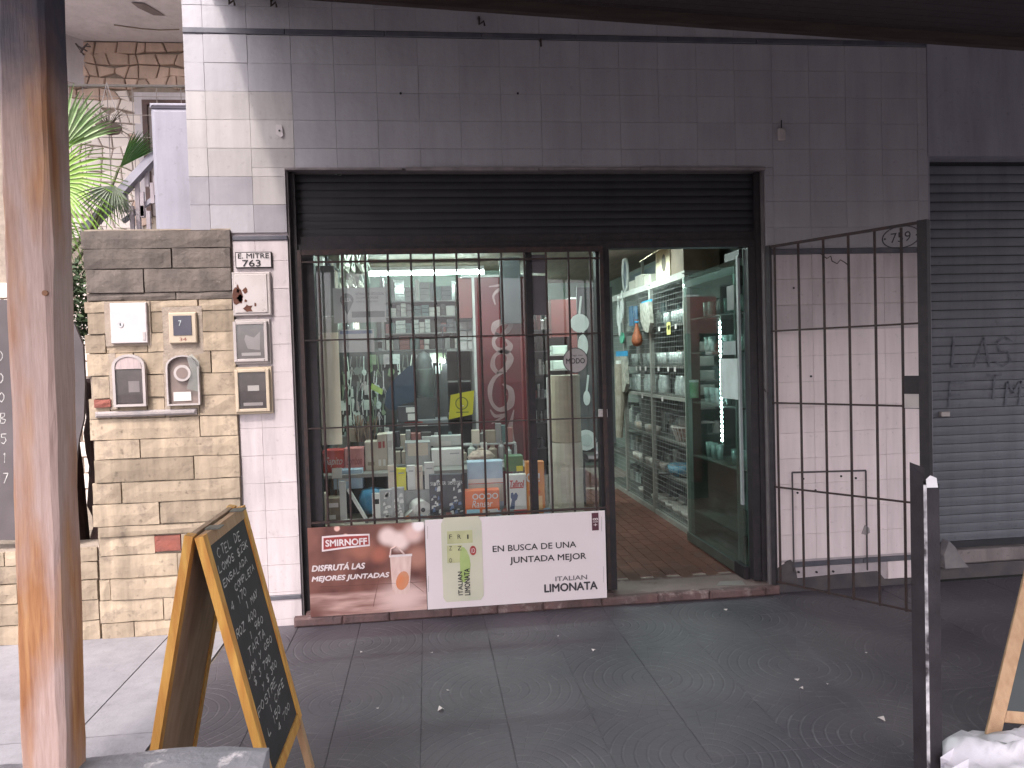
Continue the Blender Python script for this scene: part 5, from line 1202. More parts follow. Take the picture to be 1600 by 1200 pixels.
# ---- cabinets along the right wall
CX = 3.94
M_alu = mat('cabinet_frame', (.34, .33, .30), (.26, .25, .23), 9, .4, metal=.3); M_shelf = mat('dark_shelf', (.09, .085, .08), (.13, .12, .11), 6)
cabt = thing('wire_cabinet', 'tall aluminium framed cabinet with wire mesh doors along the right shop wall', 'cabinet', (4.15, 3.1, .05))
ys = [1.555, 2.605, 3.67, 4.72]
CTZ = 2.43
SH = [.10, .50, .86, 1.31, 1.60, 2.0]
for i, y in enumerate(ys):
    part('upright', MB().box(CX - .002, CX + .035, y - .028, y + .028, .055, CTZ), M_alu, cabt)
for a_, b_ in zip(ys, ys[1:]):
    part('top_rail', MB().box(CX, CX + .03, a_ + .029, b_ - .029, CTZ - .035, CTZ + .01), M_alu, cabt); part('bottom_rail', MB().box(CX, CX + .03, a_ + .029, b_ - .029, .052, .10), M_alu, cabt)
    part('mid_rail', MB().box(CX, CX + .03, a_ + .029, b_ - .029, 1.27, 1.30), M_alu, cabt)
    w_ = MB()
    for k in range(46): z = .13 + k * .05; w_.box(CX + .004, CX + .0065, a_ + .03, b_ - .03, z, z + .0022)
    for k in range(20): y = a_ + .05 + k * .05; w_.box(CX + .0066, CX + .009, y, y + .0022, .1, CTZ - .035)
    part('wire_mesh', w_, mat('galvanised_wire', (.33, .34, .33), rough=.4), cabt, kind='stuff')
for z in SH: part('shelf', MB().box(CX + .04, 4.40, 1.53, 4.72, z - .02, z), M_shelf, cabt)
part('top_panel', MB().box(CX + .002, 4.40, 1.53, 4.72, CTZ + .011, CTZ + .03), M_alu, cabt)
part('back_panel', MB().box(4.401, 4.41, 1.53, 4.72, .06, CTZ), mat('cab_back', (.20, .21, .20)), cabt)
for a_ in (1.54, 3.13): part('divider', MB().box(CX + .04, 4.40, a_ - .008, a_ + .008, .1, CTZ - .03), M_shelf, cabt)

M_gl2 = mat('shiny_glassware', (.50, .55, .53), (.34, .38, .37), 40, .12, spec=.9)
prot = {}
def place(kind, x, y, z, label, group, cat):
    if kind not in prot:
        mb = MB()
        if kind == 'tumbler': mb.lathe((0, 0, 0), [(.0, .0), (.026, 0), (.034, .13), (.031, .13), (.024, .01)], 9); m = M_gl2
        if kind == 'jar': mb.lathe((0, 0, 0), [(.0, .0), (.045, 0), (.05, .02), (.05, .13), (.035, .16), (.038, .19), (0, .19)], 10); m = M_gl2
        if kind == 'bowl': mb.lathe((0, 0, 0), [(.0, .0), (.04, 0), (.09, .05), (.10, .085), (.095, .085), (.04, .01)], 14); m = mat('white_bowl', (.55, .53, .48), (.45, .40, .36), 9, .3)
        if kind == 'cup': mb.lathe((0, 0, 0), [(.0, .0), (.03, 0), (.04, .05), (.04, .085), (.037, .085), (.028, .01)], 10); m = mat('crockery', (.58, .58, .55), (.40, .30, .24), 6, .25, rnd=.3)
        if kind == 'pan': mb.lathe((0, 0, 0), [(.0, .0), (.12, 0), (.14, .045), (.137, .045), (.118, .006)], 16).tube([(-.14, 0, .035), (-.33, .02, .05)], .011, 6); m = mat('dark_pan', (.03, .03, .03), (.06, .06, .06), 9, .3)
        me = mb.mesh(kind, m, smooth=True); prot[kind] = me
    o_ = bpy.data.objects.new(kind, prot[kind]); col.objects.link(o_); o_.location = (x, y, z); o_['label'] = label; o_['category'] = cat; o_['group'] = group
    return o_


rr = random.Random(77)
def row(kind, z, y0, y1, step, x0, depth, label, group, cat, drop=.1):
    y = y0
    while y < y1:
        for d_ in range(depth):
            if rr.random() < drop: continue
            o_ = place(kind, x0 + d_ * step * .95 + rr.uniform(-.005, .005), y + rr.uniform(-.006, .006), z + .0005, label, group, cat); o_.rotation_euler = (0, 0, rr.uniform(0, 6))
        y += step


row('tumbler', 2.0, 1.62, 2.56, .078, CX + .09, 2, 'clear tumbler standing on the highest glassware shelf of the wire cabinet', 'tumblers on the highest cabinet shelf', 'glass')
row('tumbler', 1.60, 1.62, 3.6, .080, CX + .09, 1, 'clear tumbler on the cabinet shelf just below eye height', 'tumblers on the middle cabinet shelf', 'glass')
row('jar', 1.31, 1.65, 3.6, .13, CX + .11, 1, 'squat glass jar on the shelf level with the cabinet mid rail', 'jars at the cabinet mid rail', 'jar')
row('cup', .86, 2.75, 3.6, .11, CX + .10, 1, 'pale crockery cup on the lower cabinet shelf near the back', 'cups on the lower cabinet shelf', 'cup')
row('bowl', .10, 1.7, 3.6, .24, CX + .16, 1, 'pale bowl low in the wire cabinet', 'bowls on the bottom cabinet shelf', 'bowl')
row('pan', .50, 1.75, 3.6, .36, CX + .22, 1, 'dark frying pan on the second lowest cabinet shelf', 'pans low in the cabinet', 'pan')
# ribbed basket and blue box low in the near bay
def basket(c, r0, r1, h, m, label, n=22):
    t_ = thing('basket', label, 'basket', c); mb = MB()
    for k in range(n):
        a_ = 2 * PI * k / n; mb.bar((c[0] + r0 * math.cos(a_), c[1] + r0 * math.sin(a_), c[2]), (c[0] + r1 * math.cos(a_), c[1] + r1 * math.sin(a_), c[2] + h), .010, .006)
    part('ribs', mb, m, t_, kind='stuff'); part('liner', MB().lathe(c, [(0, .002), (r0 - .012, .002), (r1 - .014, h - .01)], 18), mat('basket_liner', (.25, .14, .11)), t_); part('rim', MB().lathe((c[0], c[1], c[2] + h), [(r1 - .01, -.008), (r1 + .008, -.008), (r1 + .008, .008), (r1 - .01, .008), (r1 - .01, -.008)], 20), m, t_)
basket((4.12, 2.05, .862), .10, .15, .14, mat('white_ribs', (.55, .5, .46)), 'round ribbed white basket on the cabinet shelf behind the door edge')
t = thing('blue_bowl_box', 'blue patterned glass bowl low in the cabinet near the door edge', 'bowl', (4.08, 2.15, .502))
part('bowl', MB().lathe((4.08, 2.15, .503), [(0, 0), (.07, 0), (.12, .05), (.13, .12), (.122, .12), (.07, .012)], 16), mat('blue_glass', (.05, .22, .36), (.25, .40, .48), 30, .2), t, smooth=True)
part('rim', MB().lathe((4.08, 2.15, .625), [(.122, -.002), (.132, -.002), (.132, .004), (.122, .004)], 16), M_alu, t)

# price tags along the shelf edges
for z, ylist in ((2.0, (1.75, 1.95, 2.25, 2.45)), (1.6, (1.8, 2.0, 2.3, 2.75, 2.95, 3.1, 3.4)), (1.3, (2.2, 2.9))):
    for y in ylist: 
        solo('price_tag', MB().box(CX - .006, CX - .004, y, y + .055, z - .055, z - .01), M_wpaint, 'small white price tag clipped to a cabinet shelf edge', 'price tag', 'price tags on the wire cabinet')
solo('price_tag', MB().box(CX - .006, CX - .004, 1.93, 2.04, 1.90, 2.02), mat('yellow_tag', (.62, .58, .20)), 'larger yellow price tag under the highest row of tumblers', 'price tag')

# goods hanging on the cabinet front
def yz_poly(pts, x0, x1):
    n_ = len(pts); return MB().add([(x0, y, z) for y, z in pts] + [(x1, y, z) for y, z in pts], [tuple(range(n_)), tuple(range(2 * n_ - 1, n_ - 1, -1))] + [(i, i + n_, (i + 1) % n_ + n_, (i + 1) % n_) for i in range(n_)])
def cab_px(x, y, X=CX - .03):
    r = fw + R * ((x - 800) / FPX) + U * ((600 - y) / FPX); v = CAM + r * ((X - CAM.x) / r.x); return v
M_bl = mat('blue_card', (.02, .26, .50)); M_cl = mat('clear_bag_goods', (.42, .40, .35), (.26, .25, .22), 24, .25)
for i, (q, lab) in enumerate((((1003, 467, 1019, 475, 1012, 521), 'clear bag of clips with a bright blue header, upper one on the cabinet'), ((963, 548, 981, 557, 972, 612), 'clear bag with a bright blue header hanging lower beside the black post'))):
    a_, b_ = cab_px(q[0], q[3]), cab_px(q[2], q[1]); y0, y1 = sorted((a_.y, b_.y)); t = thing('hanging_packet', lab, 'packet', (CX - .03, y0, a_.z), 'packets hanging on the cabinet')
    part('header', MB().box(CX - .035, CX - .03, y0, y1, a_.z, b_.z), M_bl, t)
    bt = cab_px(q[4], q[5]).z; w_ = y1 - y0; part('bag', yz_poly([(y0 + .1 * w_, a_.z), (y0, bt + .1), (y0 + .2 * w_, bt), (y0 + .6 * w_, bt + .03), (y1 - .1 * w_, bt + .14), (y1 - .05 * w_, a_.z)], CX - .06, CX - .02), M_cl, t)
oc = cab_px(1001, 527); t = thing('orange_net_bag', 'orange net bag with a narrow neck hanging on the wire cabinet', 'net bag', tuple(oc))
mb = MB().lathe((CX - .07, oc.y, oc.z - .10), [(0, 0), (.045, .015), (.062, .06), (.055, .11), (.028, .18), (.015, .25), (.024, .29)], 12)
part('net', mb, mat('orange_net', (.32, .09, .04), (.18, .06, .03), 50, .6), t, smooth=True); part('tie', MB().lathe((CX - .07, oc.y, oc.z + .155), [(.024, 0), (.028, .01), (.024, .02)], 8), M_bl, t)
gc = cab_px(973, 528); solo('green_paddle', MB().add([(CX - .03 - .0 * k, gc.y + .085 * math.cos(k * PI / 8), gc.z + .065 * math.sin(k * PI / 8)) for k in range(16)] + [(CX - .045, gc.y + .085 * math.cos(k * PI / 8), gc.z + .065 * math.sin(k * PI / 8)) for k in range(16)], [tuple(range(16)), tuple(range(31, 15, -1))] + [(k, k + 16, (k + 1) % 16 + 16, (k + 1) % 16) for k in range(16)]), mat('mint_green', (.10, .45, .30)), 'round mint green strainer hanging beside the black post', 'strainer')
wc = cab_px(974, 495); t = thing('white_utensils', 'white plastic utensils hanging together at the cabinet far left', 'utensils', tuple(wc)); M_wp = mat('utensil_white', (.66, .68, .66), rough=.4)
for k, (dy, dz, rx, rz) in enumerate(((-.06, .09, .05, .11), (.09, .02, .06, .13), (.0, -.13, .045, .10), (-.12, .0, .03, .08))):
    part('utensil', yz_poly([(wc.y + dy + rx * math.cos(j * PI / 6), wc.z + dz + rz * math.sin(j * PI / 6)) for j in range(12)], CX - .06 - .012 * k, CX - .05 - .012 * k), M_wp, t)
    part('handle', MB().bar((CX - .055 - .012 * k, wc.y + dy, wc.z + dz + rz), (CX - .055 - .012 * k, wc.y + dy, wc.z + dz + rz + .10), .012), M_wp, t)
for (x, y, h_, m, lab) in ((991, 494, .22, mat('navy_card', (.03, .10, .22), (.10, .2, .3), 20), 'dark blue blister card behind the orange net bag'), (984, 494, .22, MATS['navy_card'], 'dark blue blister card nearer the white utensils')):
    p_ = cab_px(x, y); solo('blister_card', MB().box(CX - .018, CX - .01, p_.y - .07, p_.y + .07, p_.z - h_ / 2, p_.z + h_ / 2), m, lab, 'card')
gp2 = cab_px(972, 625, CX - .05); t = thing('brown_paper_roll', 'long grey brown roll of packing hanging under the lower blue header', 'roll', tuple(gp2))
part('roll', MB().tube([(CX - .08, gp2.y, 1.62), (CX - .07, gp2.y, 1.2), (CX - .09, gp2.y + .02, .75)], [.05, .06, .04], 10), mat('brown_packing', (.24, .20, .16), (.34, .30, .25), 15), t); part('cap', MB().tube([(CX - .08, gp2.y, 1.62), (CX - .08, gp2.y, 1.66)], .035, 10), M_wp, t)

# boxes on top of the cabinet
M_cb = mat('cream_carton', (.58, .50, .36), (.50, .43, .31), 6, .8); M_cbd = mat('brown_carton', (.14, .10, .07), (.2, .15, .11), 6, .8)
TZ = CTZ + .0305
t = thing('open_carton', 'cream carton with open flap and pot drawing on top of the cabinet', 'carton', (4.1, 2.2, TZ))
part('body', MB().box(3.96, 4.25, 1.98, 2.42, TZ, TZ + .30), M_cb, t)
part('flap', MB().add([(3.96, 2.0, TZ + .30), (3.96, 2.42, TZ + .30), (3.80, 2.46, TZ + .20), (3.80, 2.02, TZ + .22), (3.96, 2.0, TZ + .304), (3.96, 2.42, TZ + .304), (3.80, 2.46, TZ + .204), (3.80, 2.02, TZ + .224)], [(0, 3, 2, 1), (4, 5, 6, 7), (2, 3, 7, 6), (1, 2, 6, 5), (3, 0, 4, 7)]), M_cb, t)
part('printed_pot', yz_poly([(2.16 + .06 * math.cos(j * PI / 7), TZ + .15 + .085 * math.sin(j * PI / 7)) for j in range(14)], 3.956, 3.9595), mat('print_brown', (.12, .10, .08)), t)
t = thing('dark_carton', 'brown carton with dark side beside the cream one on the cabinet', 'carton', (4.1, 1.8, TZ)); part('body', MB().box(3.96, 4.3, 1.60, 1.94, TZ, TZ + .28), M_cbd, t); part('lid', MB().box(3.95, 4.31, 1.59, 1.95, TZ + .2805, TZ + .31), M_cb, t)
for k, (y0, y1, h_, lab) in enumerate(((2.62, 2.86, .10, 'lowest cream box in the short row on the cabinet, nearest the open carton'), (2.90, 3.18, .13, 'cream box in the middle of the short row on the cabinet'), (3.2, 3.45, .10, 'cream box at the far end of the short row on the cabinet'))):
    solo('cream_box', MB().bevbox(3.96, 4.2, y0, y1, TZ, TZ + h_), mat('pale_card', (.60, .58, .50), (.52, .5, .44), 6), lab, 'box', 'cream boxes on the cabinet')
t = thing('round_tray', 'oval white tray standing upright at the far end of the cabinet top', 'tray', (3.98, 3.6, TZ)); part('rim', MB().tube([(3.98, 3.66 + .11 * math.cos(j * PI / 10), TZ + .21 + .20 * math.sin(j * PI / 10)) for j in range(21)], .016, 6), M_wp, t); part('plate', yz_poly([(3.66 + .10 * math.cos(j * PI / 8), TZ + .21 + .19 * math.sin(j * PI / 8)) for j in range(16)], 3.985, 3.99), mat('blue_grey_plate', (.14, .17, .22)), t)
for y in (3.0, 3.9): solo('rack_pole', MB().box(4.25, 4.28, y, y + .03, TZ, CZ), M_alu, 'thin metal pole rising from cabinet top to ceiling, ' + ('near the cream boxes' if y < 3.5 else 'beyond the oval tray'), 'pole')
solo('teal_board', MB().box(4.30, 4.34, 2.9, 4.6, TZ, TZ + .30), mat('teal_panel', (.10, .14, .16), (.16, .19, .21), 3), 'dark teal board leaning behind the cream boxes on the cabinet', 'board')

# ---- lit glass display behind the open door
t = thing('glass_display', 'glass display case with a vertical strip of white LEDs behind the open door', 'display case', (4.1, .9, .05))
for y in (.45, 1.50): part('upright', MB().box(CX - .002, CX + .03, y - .015, y + .015, .055, 2.3), M_alu, t)
part('top', MB().box(CX, 4.4, .44, 1.51, 2.3, 2.36), mat('display_top_red', (.07, .035, .035), (.06, .04, .04)), t)
for z in (.3, .8, 1.28, 1.72, 2.02): part('shelf', MB().box(CX + .03, 4.4, .46, 1.49, z - .012, z), M_shelf, t)
part('back_panel', MB().box(4.401, 4.41, .44, 1.52, .06, 2.3), mat('display_back', (.38, .46, .46)), t)
sy = cab_px(1127, 560, CX + .035).y
strip = part('led_strip', MB().box(CX + .032, CX + .04, sy - .012, sy + .012, .95, 2.0), M_alu, t)
lm = MB().box(-.003, .003, -.010, .010, -.009, .009).mesh('led', emis('led_glow', (.85, .97, 1.), 70))
for k in range(26): again('led', lm, (CX + .028, sy, 1.0 + k * .038), strip)
for z in (2.02, 1.72, 1.28, .8): row('tumbler', z, .55, 1.42, .11, CX + .12, 1, 'clear tumbler in the lit display behind the glass door', 'tumblers in the lit display', 'glass', .2)
t = thing('green_canister', 'green and white canister standing behind the glass door edge', 'canister', (3.90, 1.45, 1.3))
p_ = cab_px(1084, 600, 3.95); part('body', MB().lathe((3.985, 1.47, 1.313), [(0, 0), (.04, 0), (.04, .14), (0, .14)], 12), mat('canister_green', (.10, .30, .13), (.3, .4, .3), 12), t); part('lid', MB().lathe((3.985, 1.47, 1.4535), [(.042, 0), (.042, .02), (0, .02)], 12), M_wp, t)

# ================================================================== behind the window
M_m = lambda n, c, c2=None, s=9, r=.5, **k: mat(n, c, c2, s, r, **k)
DZ = at(700, 806, .35).z            # display shelf height
t = thing('display_counter', 'pale display counter with two levels right behind the shop window', 'counter', (1.8, .5, .05))
part('lower_shelf', MB().box(.80, 2.55, .22, .62, DZ - .03, DZ), M_m('counter_cream', (.40, .34, .28), (.33, .28, .24)), t)
Z2 = at(620, 733, .66).z
part('upper_shelf', MB().box(.80, 2.35, .48, .98, Z2 - .025, Z2), M_m('counter_grey', (.24, .22, .21)), t)
part('counter_front', MB().box(.80, 2.55, .63, .66, .05, DZ - .031), M_m('counter_dark', (.09, .08, .08)), t)
part('side_panel', MB().box(.80, .83, .661, .98, .05, Z2 - .026), M_m('counter_dark', (.09, .08, .08)), t); part('side_panel', MB().box(2.32, 2.35, .661, .98, .05, Z2 - .026), M_m('counter_dark', (.09, .08, .08)), t)
Z3 = at(620, 700, .85).z


LBR = random.Random(5)
def goods(name, cat, label, q, Y, d, m, base=None, group=None, bev=.003, deco=None):
    x0, x1, z0, z1 = px2(*q, Y)
    if base is not None: z0 = base
    t_ = thing(name, label, cat, (x0, Y, z0), group)
    part('box_body', MB().bevbox(x0, x1, Y, Y + d, z0, z1, bev), m, t_)
    if deco: deco(t_, x0, x1, z0, z1, Y - .001)
    else: label_rect(LBR.choice((M_ink, M_redink, M_wink, M_gplas)), .15, LBR.uniform(.5, .9), .62, .80)(t_, x0, x1, z0, z1, Y - .001); label_rect(M_paper, .12, .6, .12, .3)(t_, x0, x1, z0, z1, Y - .001)
    return t_


def label_rect(m, u0, u1, v0, v1, name='label'):
    def f(t_, x0, x1, z0, z1, y): part(name, MB().box(x0 + (x1 - x0) * u0, x0 + (x1 - x0) * u1, y - .0008, y + .0005, z0 + (z1 - z0) * v0, z0 + (z1 - z0) * v1), m, t_)
    return f
def words_(s, m, u0, u1, v0, v1, **k):
    def f(t_, x0, x1, z0, z1, y): text(s, m, t_, x0 + (x1 - x0) * u0, x0 + (x1 - x0) * u1, z0 + (z1 - z0) * v0, z0 + (z1 - z0) * v1, y - .0015, depth=.0008, **k)
    return f
def many(*fs):
    def f(*a_):
        for g_ in fs: g_(*a_)
    return f


C_ = lambda n, *a_: M_m(n, *a_)
red = C_('carton_red', (.50, .05, .045), (.40, .05, .05)); pink = C_('carton_pink', (.52, .20, .19), (.45, .15, .15)); cream = C_('carton_cream', (.52, .43, .36), (.44, .36, .30)); whitec = C_('carton_white', (.60, .56, .54), (.50, .47, .455))
blk = C_('carton_black', (.025, .022, .03), (.05, .045, .05)); org = C_('carton_orange', (.62, .14, .045), (.55, .11, .04)); amb = C_('carton_amber', (.60, .24, .06), (.52, .17, .05)); yel = C_('carton_yellow', (.60, .52, .04), (.52, .45, .05)); blu = C_('pot_blue', (.03, .14, .26), (.05, .20, .33))
lbl = C_('carton_pale_blue', (.38, .46, .55), (.30, .38, .48)); brn = C_('carton_brown', (.26, .20, .15), (.20, .15, .12)); gry = C_('carton_grey', (.33, .32, .32), (.25, .24, .24)); grn = C_('carton_green', (.05, .12, .07), (.10, .16, .06))
navy = C_('print_navy', (.07, .09, .17))
# front row on the lower level
Y1 = .30
goods('cream_box', 'box', 'cream box with a small square emblem at the far left of the window display', (486, 772, 508, 800), Y1, .10, cream, DZ, deco=label_rect(M_ink, .58, .82, .1, .42))
goods('brown_box', 'box', 'plain brown box beside the leaning white panels in the window display', (510, 778, 533, 800), Y1 + .04, .12, brn, DZ)
t = thing('orange_bowl', 'small orange bowl on the cream box at the left end of the display', 'bowl', tuple(at(492, 772, Y1 + .05))); c = at(493, 772, Y1 + .05); part('bowl', MB().lathe((c.x, c.y, c.z), [(0, 0), (.03, 0), (.045, .025), (.03, .045), (0, .05)], 12), amb, t, smooth=True)
for i, (a_, b_, lab) in enumerate((((535, 752), (537, 800), 'upright white panel leaning in the left window display'), ((543, 765), (572, 802), 'slanting white panel lying against the upright one in the window display'))):
    p_, q_ = at(*a_, Y1 + .03), at(*b_, Y1 + .03); solo('leaning_sheet', MB().bar((p_.x, p_.y + .03 * i, p_.z), (q_.x, q_.y + .03 * i, DZ), .045, .02), whitec, lab, 'panel')
goods('white_card', 'card', 'narrow white card box between blue bowl and picture packs', (582, 771, 594, 800), Y1, .04, whitec, DZ)
def speckle(m, n, seed):
    def f(t_, x0, x1, z0, z1, y):
        r2 = random.Random(seed); mb = MB()
        for _ in range(n):
            a_, b_ = r2.uniform(x0 + .01, x1 - .03), r2.uniform(z0 + .01, z1 - .03); w_, h_ = r2.uniform(.01, .035), r2.uniform(.01, .035); mb.add([(a_, y - .001, b_), (a_ + w_, y - .001, b_ + .004), (min(x1, a_ + w_ * .8), y - .001, min(z1, b_ + h_)), (a_ + .003, y - .001, min(z1, b_ + h_ * .8))], [(0, 1, 2, 3)])
        part('print', mb, m, t_)
    return f
goods('picture_pack', 'pack', 'grey picture pack left of the white paper roll in the window display', (594, 765, 612, 800), Y1, .05, gry, DZ, deco=speckle(whitec, 14, 3))
goods('picture_pack', 'pack', 'grey picture pack touching the white paper roll in the window display', (613, 762, 631, 800), Y1, .05, gry, DZ, deco=speckle(whitec, 14, 4))
c = at(652, 788, Y1 + .06); t = thing('paper_roll', 'white paper roll lying with its dark core facing the street in the display', 'paper roll', (c.x, c.y, DZ))
rr_ = .062; part('roll', MB().tube([(c.x + .04, Y1 + .0, DZ + rr_), (c.x - .02, Y1 + .22, DZ + rr_)], rr_, 20), whitec, t); part('core', MB().tube([(c.x + .041, Y1 - .003, DZ + rr_), (c.x + .04, Y1 + .002, DZ + rr_)], .016, 12), blk, t)
part('loose_sheet', MB().add([(c.x - .10, Y1 + .02, DZ + .004), (c.x, Y1 + .02, DZ + .09), (c.x, Y1 + .16, DZ + .10), (c.x - .10, Y1 + .16, DZ + .01), (c.x - .02, Y1 + .05, DZ + .001)], [(0, 1, 2, 3), (0, 4, 1)]), whitec, t)
for q, lab in (((672, 741, 698, 802), 'black pack with white drawings, left one of the pair beside the paper roll'), ((699, 740, 724, 802), 'black pack with white drawings, right one of the pair beside the orange box')):
    goods('black_pack', 'pack', lab, q, Y1 - .02, .06, blk, DZ, 'black packs in the window display', deco=many(words_('SILVESTER', whitec, .08, .94, .76, .84), speckle(whitec, 13, q[0]), speckle(C_('print_blue', (.12, .16, .28)), 6, q[0] + 1)))
goods('orange_box', 'box', 'low orange box with a row of rings at the front of the window display', (727, 765, 780, 802), Y1 - .02, .10, org, DZ, deco=many(words_('OOOO', whitec, .22, .96, .66, .88, bold=.02), words_('Ranser', whitec, .2, .8, .34, .62, shear=.3), label_rect(C_('print_lblue', (.30, .50, .60)), .04, .42, .1, .28), label_rect(whitec, .5, .94, .08, .26)))
goods('white_blue_box', 'box', 'pale blue and white box behind the low orange box', (732, 720, 785, 768), Y1 + .12, .12, lbl, DZ, deco=many(label_rect(whitec, .0, 1., .58, .66), label_rect(C_('carton_cream', ()), .0, 1, .2, .55), label_rect(org, .0, 1, .56, .575)))
goods('medicine_box', 'box', 'white box with a red ribbon name and a small blue figure in the display', (793, 741, 822, 800), Y1 - .03, .07, whitec, DZ, deco=many(words_('Tafirol', red, .16, .88, .70, .86, bold=.02, shear=.2), label_rect(red, 0, 1, .0, .12, 'stripe'), label_rect(red, .15, .85, .66, .69, 'stripe'),
      lambda t_, x0, x1, z0, z1, y: part('figure', MB().poly([(x0 + (x1 - x0) * u, z0 + (z1 - z0) * v) for u, v in ((.12, .14), (.36, .14), (.40, .34), (.50, .38), (.56, .48), (.46, .56), (.34, .50), (.30, .56), (.20, .54), (.18, .44), (.24, .38))], y - .001, y), navy, t_)))
goods('dark_green_box', 'box', 'dark green and yellow box above the white medicine box', (791, 712, 817, 741), Y1 + .10, .12, grn, Z2 - .02, deco=label_rect(yel, .6, .98, .0, .35))
goods('repellent_box', 'box', 'tall orange insect repellent box reading OFF! at the right of the display', (824, 721, 850, 800), Y1 - .03, .08, amb, DZ, deco=many(words_('OFF!', whitec, .02, .72, .62, .78, bold=.03), label_rect(C_('amber_pale', (.64, .40, .20)), .1, .85, .05, .34), lambda t_, x0, x1, z0, z1, y: part('swirl', MB().poly([(x0 + (x1 - x0) * (.42 + .34 * math.cos(k * PI / 6)), z0 + (z1 - z0) * (.42 + .06 * math.sin(k * PI / 6))) for k in range(12)], y - .0012, y), org, t_)))
t = thing('silver_tin', 'narrow speckled silver tin right of the repellent box', 'tin', tuple(at(854, 800, Y1))); c = at(854, 800, Y1 + .05); part('tin', MB().lathe((c.x, c.y, DZ), [(0, 0), (.022, 0), (.022, .26), (0, .26)], 12), M_cl, t)
# second row
Y2 = .62
goods('pale_blue_box', 'box', 'pale blue box behind the slanting white panel', (521, 733, 566, 760), Y2 - .1, .12, lbl, Z2 - .0 - .11, deco=words_('~', whitec, .2, .6, .4, .6))
t = thing('blue_bowl', 'round dark blue bowl in the left half of the window display', 'bowl', tuple(at(583, 768, .5))); c = at(583, 768, .5); part('bowl', MB().lathe((c.x, .50, DZ + .02), [(0, 0), (.06, 0), (.10, .05), (.105, .12), (.085, .17), (.0, .19)], 18), blu, t, smooth=True)
t = thing('white_tag_box', 'small white card standing under the red sweets boxes', 'card', tuple(at(528, 746, .45))); x0, x1, z0, z1 = px2(519, 731, 534, 748, .45); part('card', MB().box(x0, x1, .45, .455, z0, z1), whitec, t); part('stand', MB().box((x0 + x1) / 2 - .004, (x0 + x1) / 2 + .004, .456, .464, DZ, z1), gry, t)
for q, m, lab in (((607, 727, 619, 762), cream, 'cream booklet left of the yellow one in the display'), ((620, 731, 634, 760), yel, 'bright yellow booklet in the middle of the window display'), ((637, 727, 648, 763), whitec, 'white booklet directly right of the yellow one'), ((649, 728, 660, 763), cream, 'cream booklet further right of the yellow one'), ((664, 722, 678, 760), whitec, 'tallest white booklet before the black packs')):
    goods('booklet', 'booklet', lab, q, Y2 - .16, .03, m, Z2 - .13, 'booklets standing in the display', deco=label_rect(gry, .2, .8, .75, .8))
part('step', MB().box(at(600, 760, .45).x, at(684, 760, .45).x, .44, .478, DZ, Z2 - .1305), gry, LOC and bpy.data.objects['display_counter'])
# upper level
for q, m, lab, dc in (((484, 709, 504, 733), red, 'bright red sweets box at the far left of the upper display row', words_('GOTAS', whitec, .1, .9, .3, .7, shear=.3)), ((506, 703, 537, 733), red, 'red sweets box with white script next to the leftmost one', words_('Sapito', whitec, .08, .92, .25, .7, shear=.4)), ((539, 700, 568, 733), pink, 'pink box at the end of the red sweets boxes', words_('bombon', C_('print_maroon', (.25, .04, .05)), .1, .9, .3, .65, shear=.3))):
    goods('sweets_box', 'box', lab, q, Y2, .14, m, Z2, 'sweets boxes in the window display', deco=dc)
goods('cream_carton', 'box', 'cream carton behind the pink sweets box', (571, 690, 590, 733), Y2 + .02, .16, cream, Z2, deco=label_rect(brn, .2, .7, .18, .3))
for i, x in enumerate((591, 598, 606.5)):
    goods('thin_book', 'book', ('thin cream book nearest the cream carton', 'thin cream book in the middle of the three upright ones', 'thin cream book at the right of the three upright ones')[i], (x, 679 - i, x + 6.2, 733), Y2 + .02, .16, (cream, C_('carton_cream', ()), whitec)[i], Z2, 'upright books in the window display')
goods('long_white_box', 'box', 'long white box lying on the upper display level before the basket', (675, 701, 722, 733), Y2 + .08, .14, whitec, Z2, deco=label_rect(gry, .6, .9, .7, .78))
goods('grey_carton', 'box', 'grey carton left of the long white box', (634, 690, 672, 733), Y2 + .12, .18, gry, Z2, deco=label_rect(cream, .1, .9, .45, .95))
goods('grey_carton', 'box', 'wide pale grey carton rising behind the long white box', (660, 680, 722, 712), Y2 + .26, .1, C_('carton_pale_grey', (.40, .38, .37)), Z2)
t = thing('striped_basket', 'low striped basket right of the long white box', 'basket', tuple(at(752, 722, Y2))); c = at(752, 722, Y2 + .1)
part('bowl', MB().lathe((c.x, Y2 + .1, Z2), [(0, .01), (.06, 0), (.11, .06), (.07, .10), (0, .12)], 18), mat('striped_weave', (.50, .40, .33), (.20, .12, .10), 14, .6, stretch=(1, 1, 4)), t, smooth=True); part('handle', MB().tube([(c.x - .1, Y2 + .1, Z2 + .06), (c.x, Y2 + .08, Z2 + .13), (c.x + .1, Y2 + .1, Z2 + .06)], .006, 6), cream, t)
# brushes in a jar
t = thing('brush_jar', 'dark jar full of upright brushes on the display behind the grille', 'jar', tuple(at(565, 690, .9))); c = at(566, 690, .9)
part('jar', MB().lathe((c.x, .9, Z2), [(0, 0), (.09, 0), (.10, .16), (.09, .20)], 14), C_('jar_dark', (.05, .045, .04)), t); mb = MB(); rr = random.Random(3)
for k in range(26):
    a_ = rr.uniform(0, 2 * PI); r_ = rr.uniform(0, .08); e_ = Vector((c.x + r_ * math.cos(a_), .9 + r_ * math.sin(a_), Z2 + .05)); mb.tube([e_, e_ + Vector((rr.uniform(-.06, .06), rr.uniform(-.04, .04), rr.uniform(.24, .36)))], .006, 5)
part('brushes', mb, mat('bristle_wood', (.30, .20, .13), (.12, .08, .06), 12), t, kind='stuff')
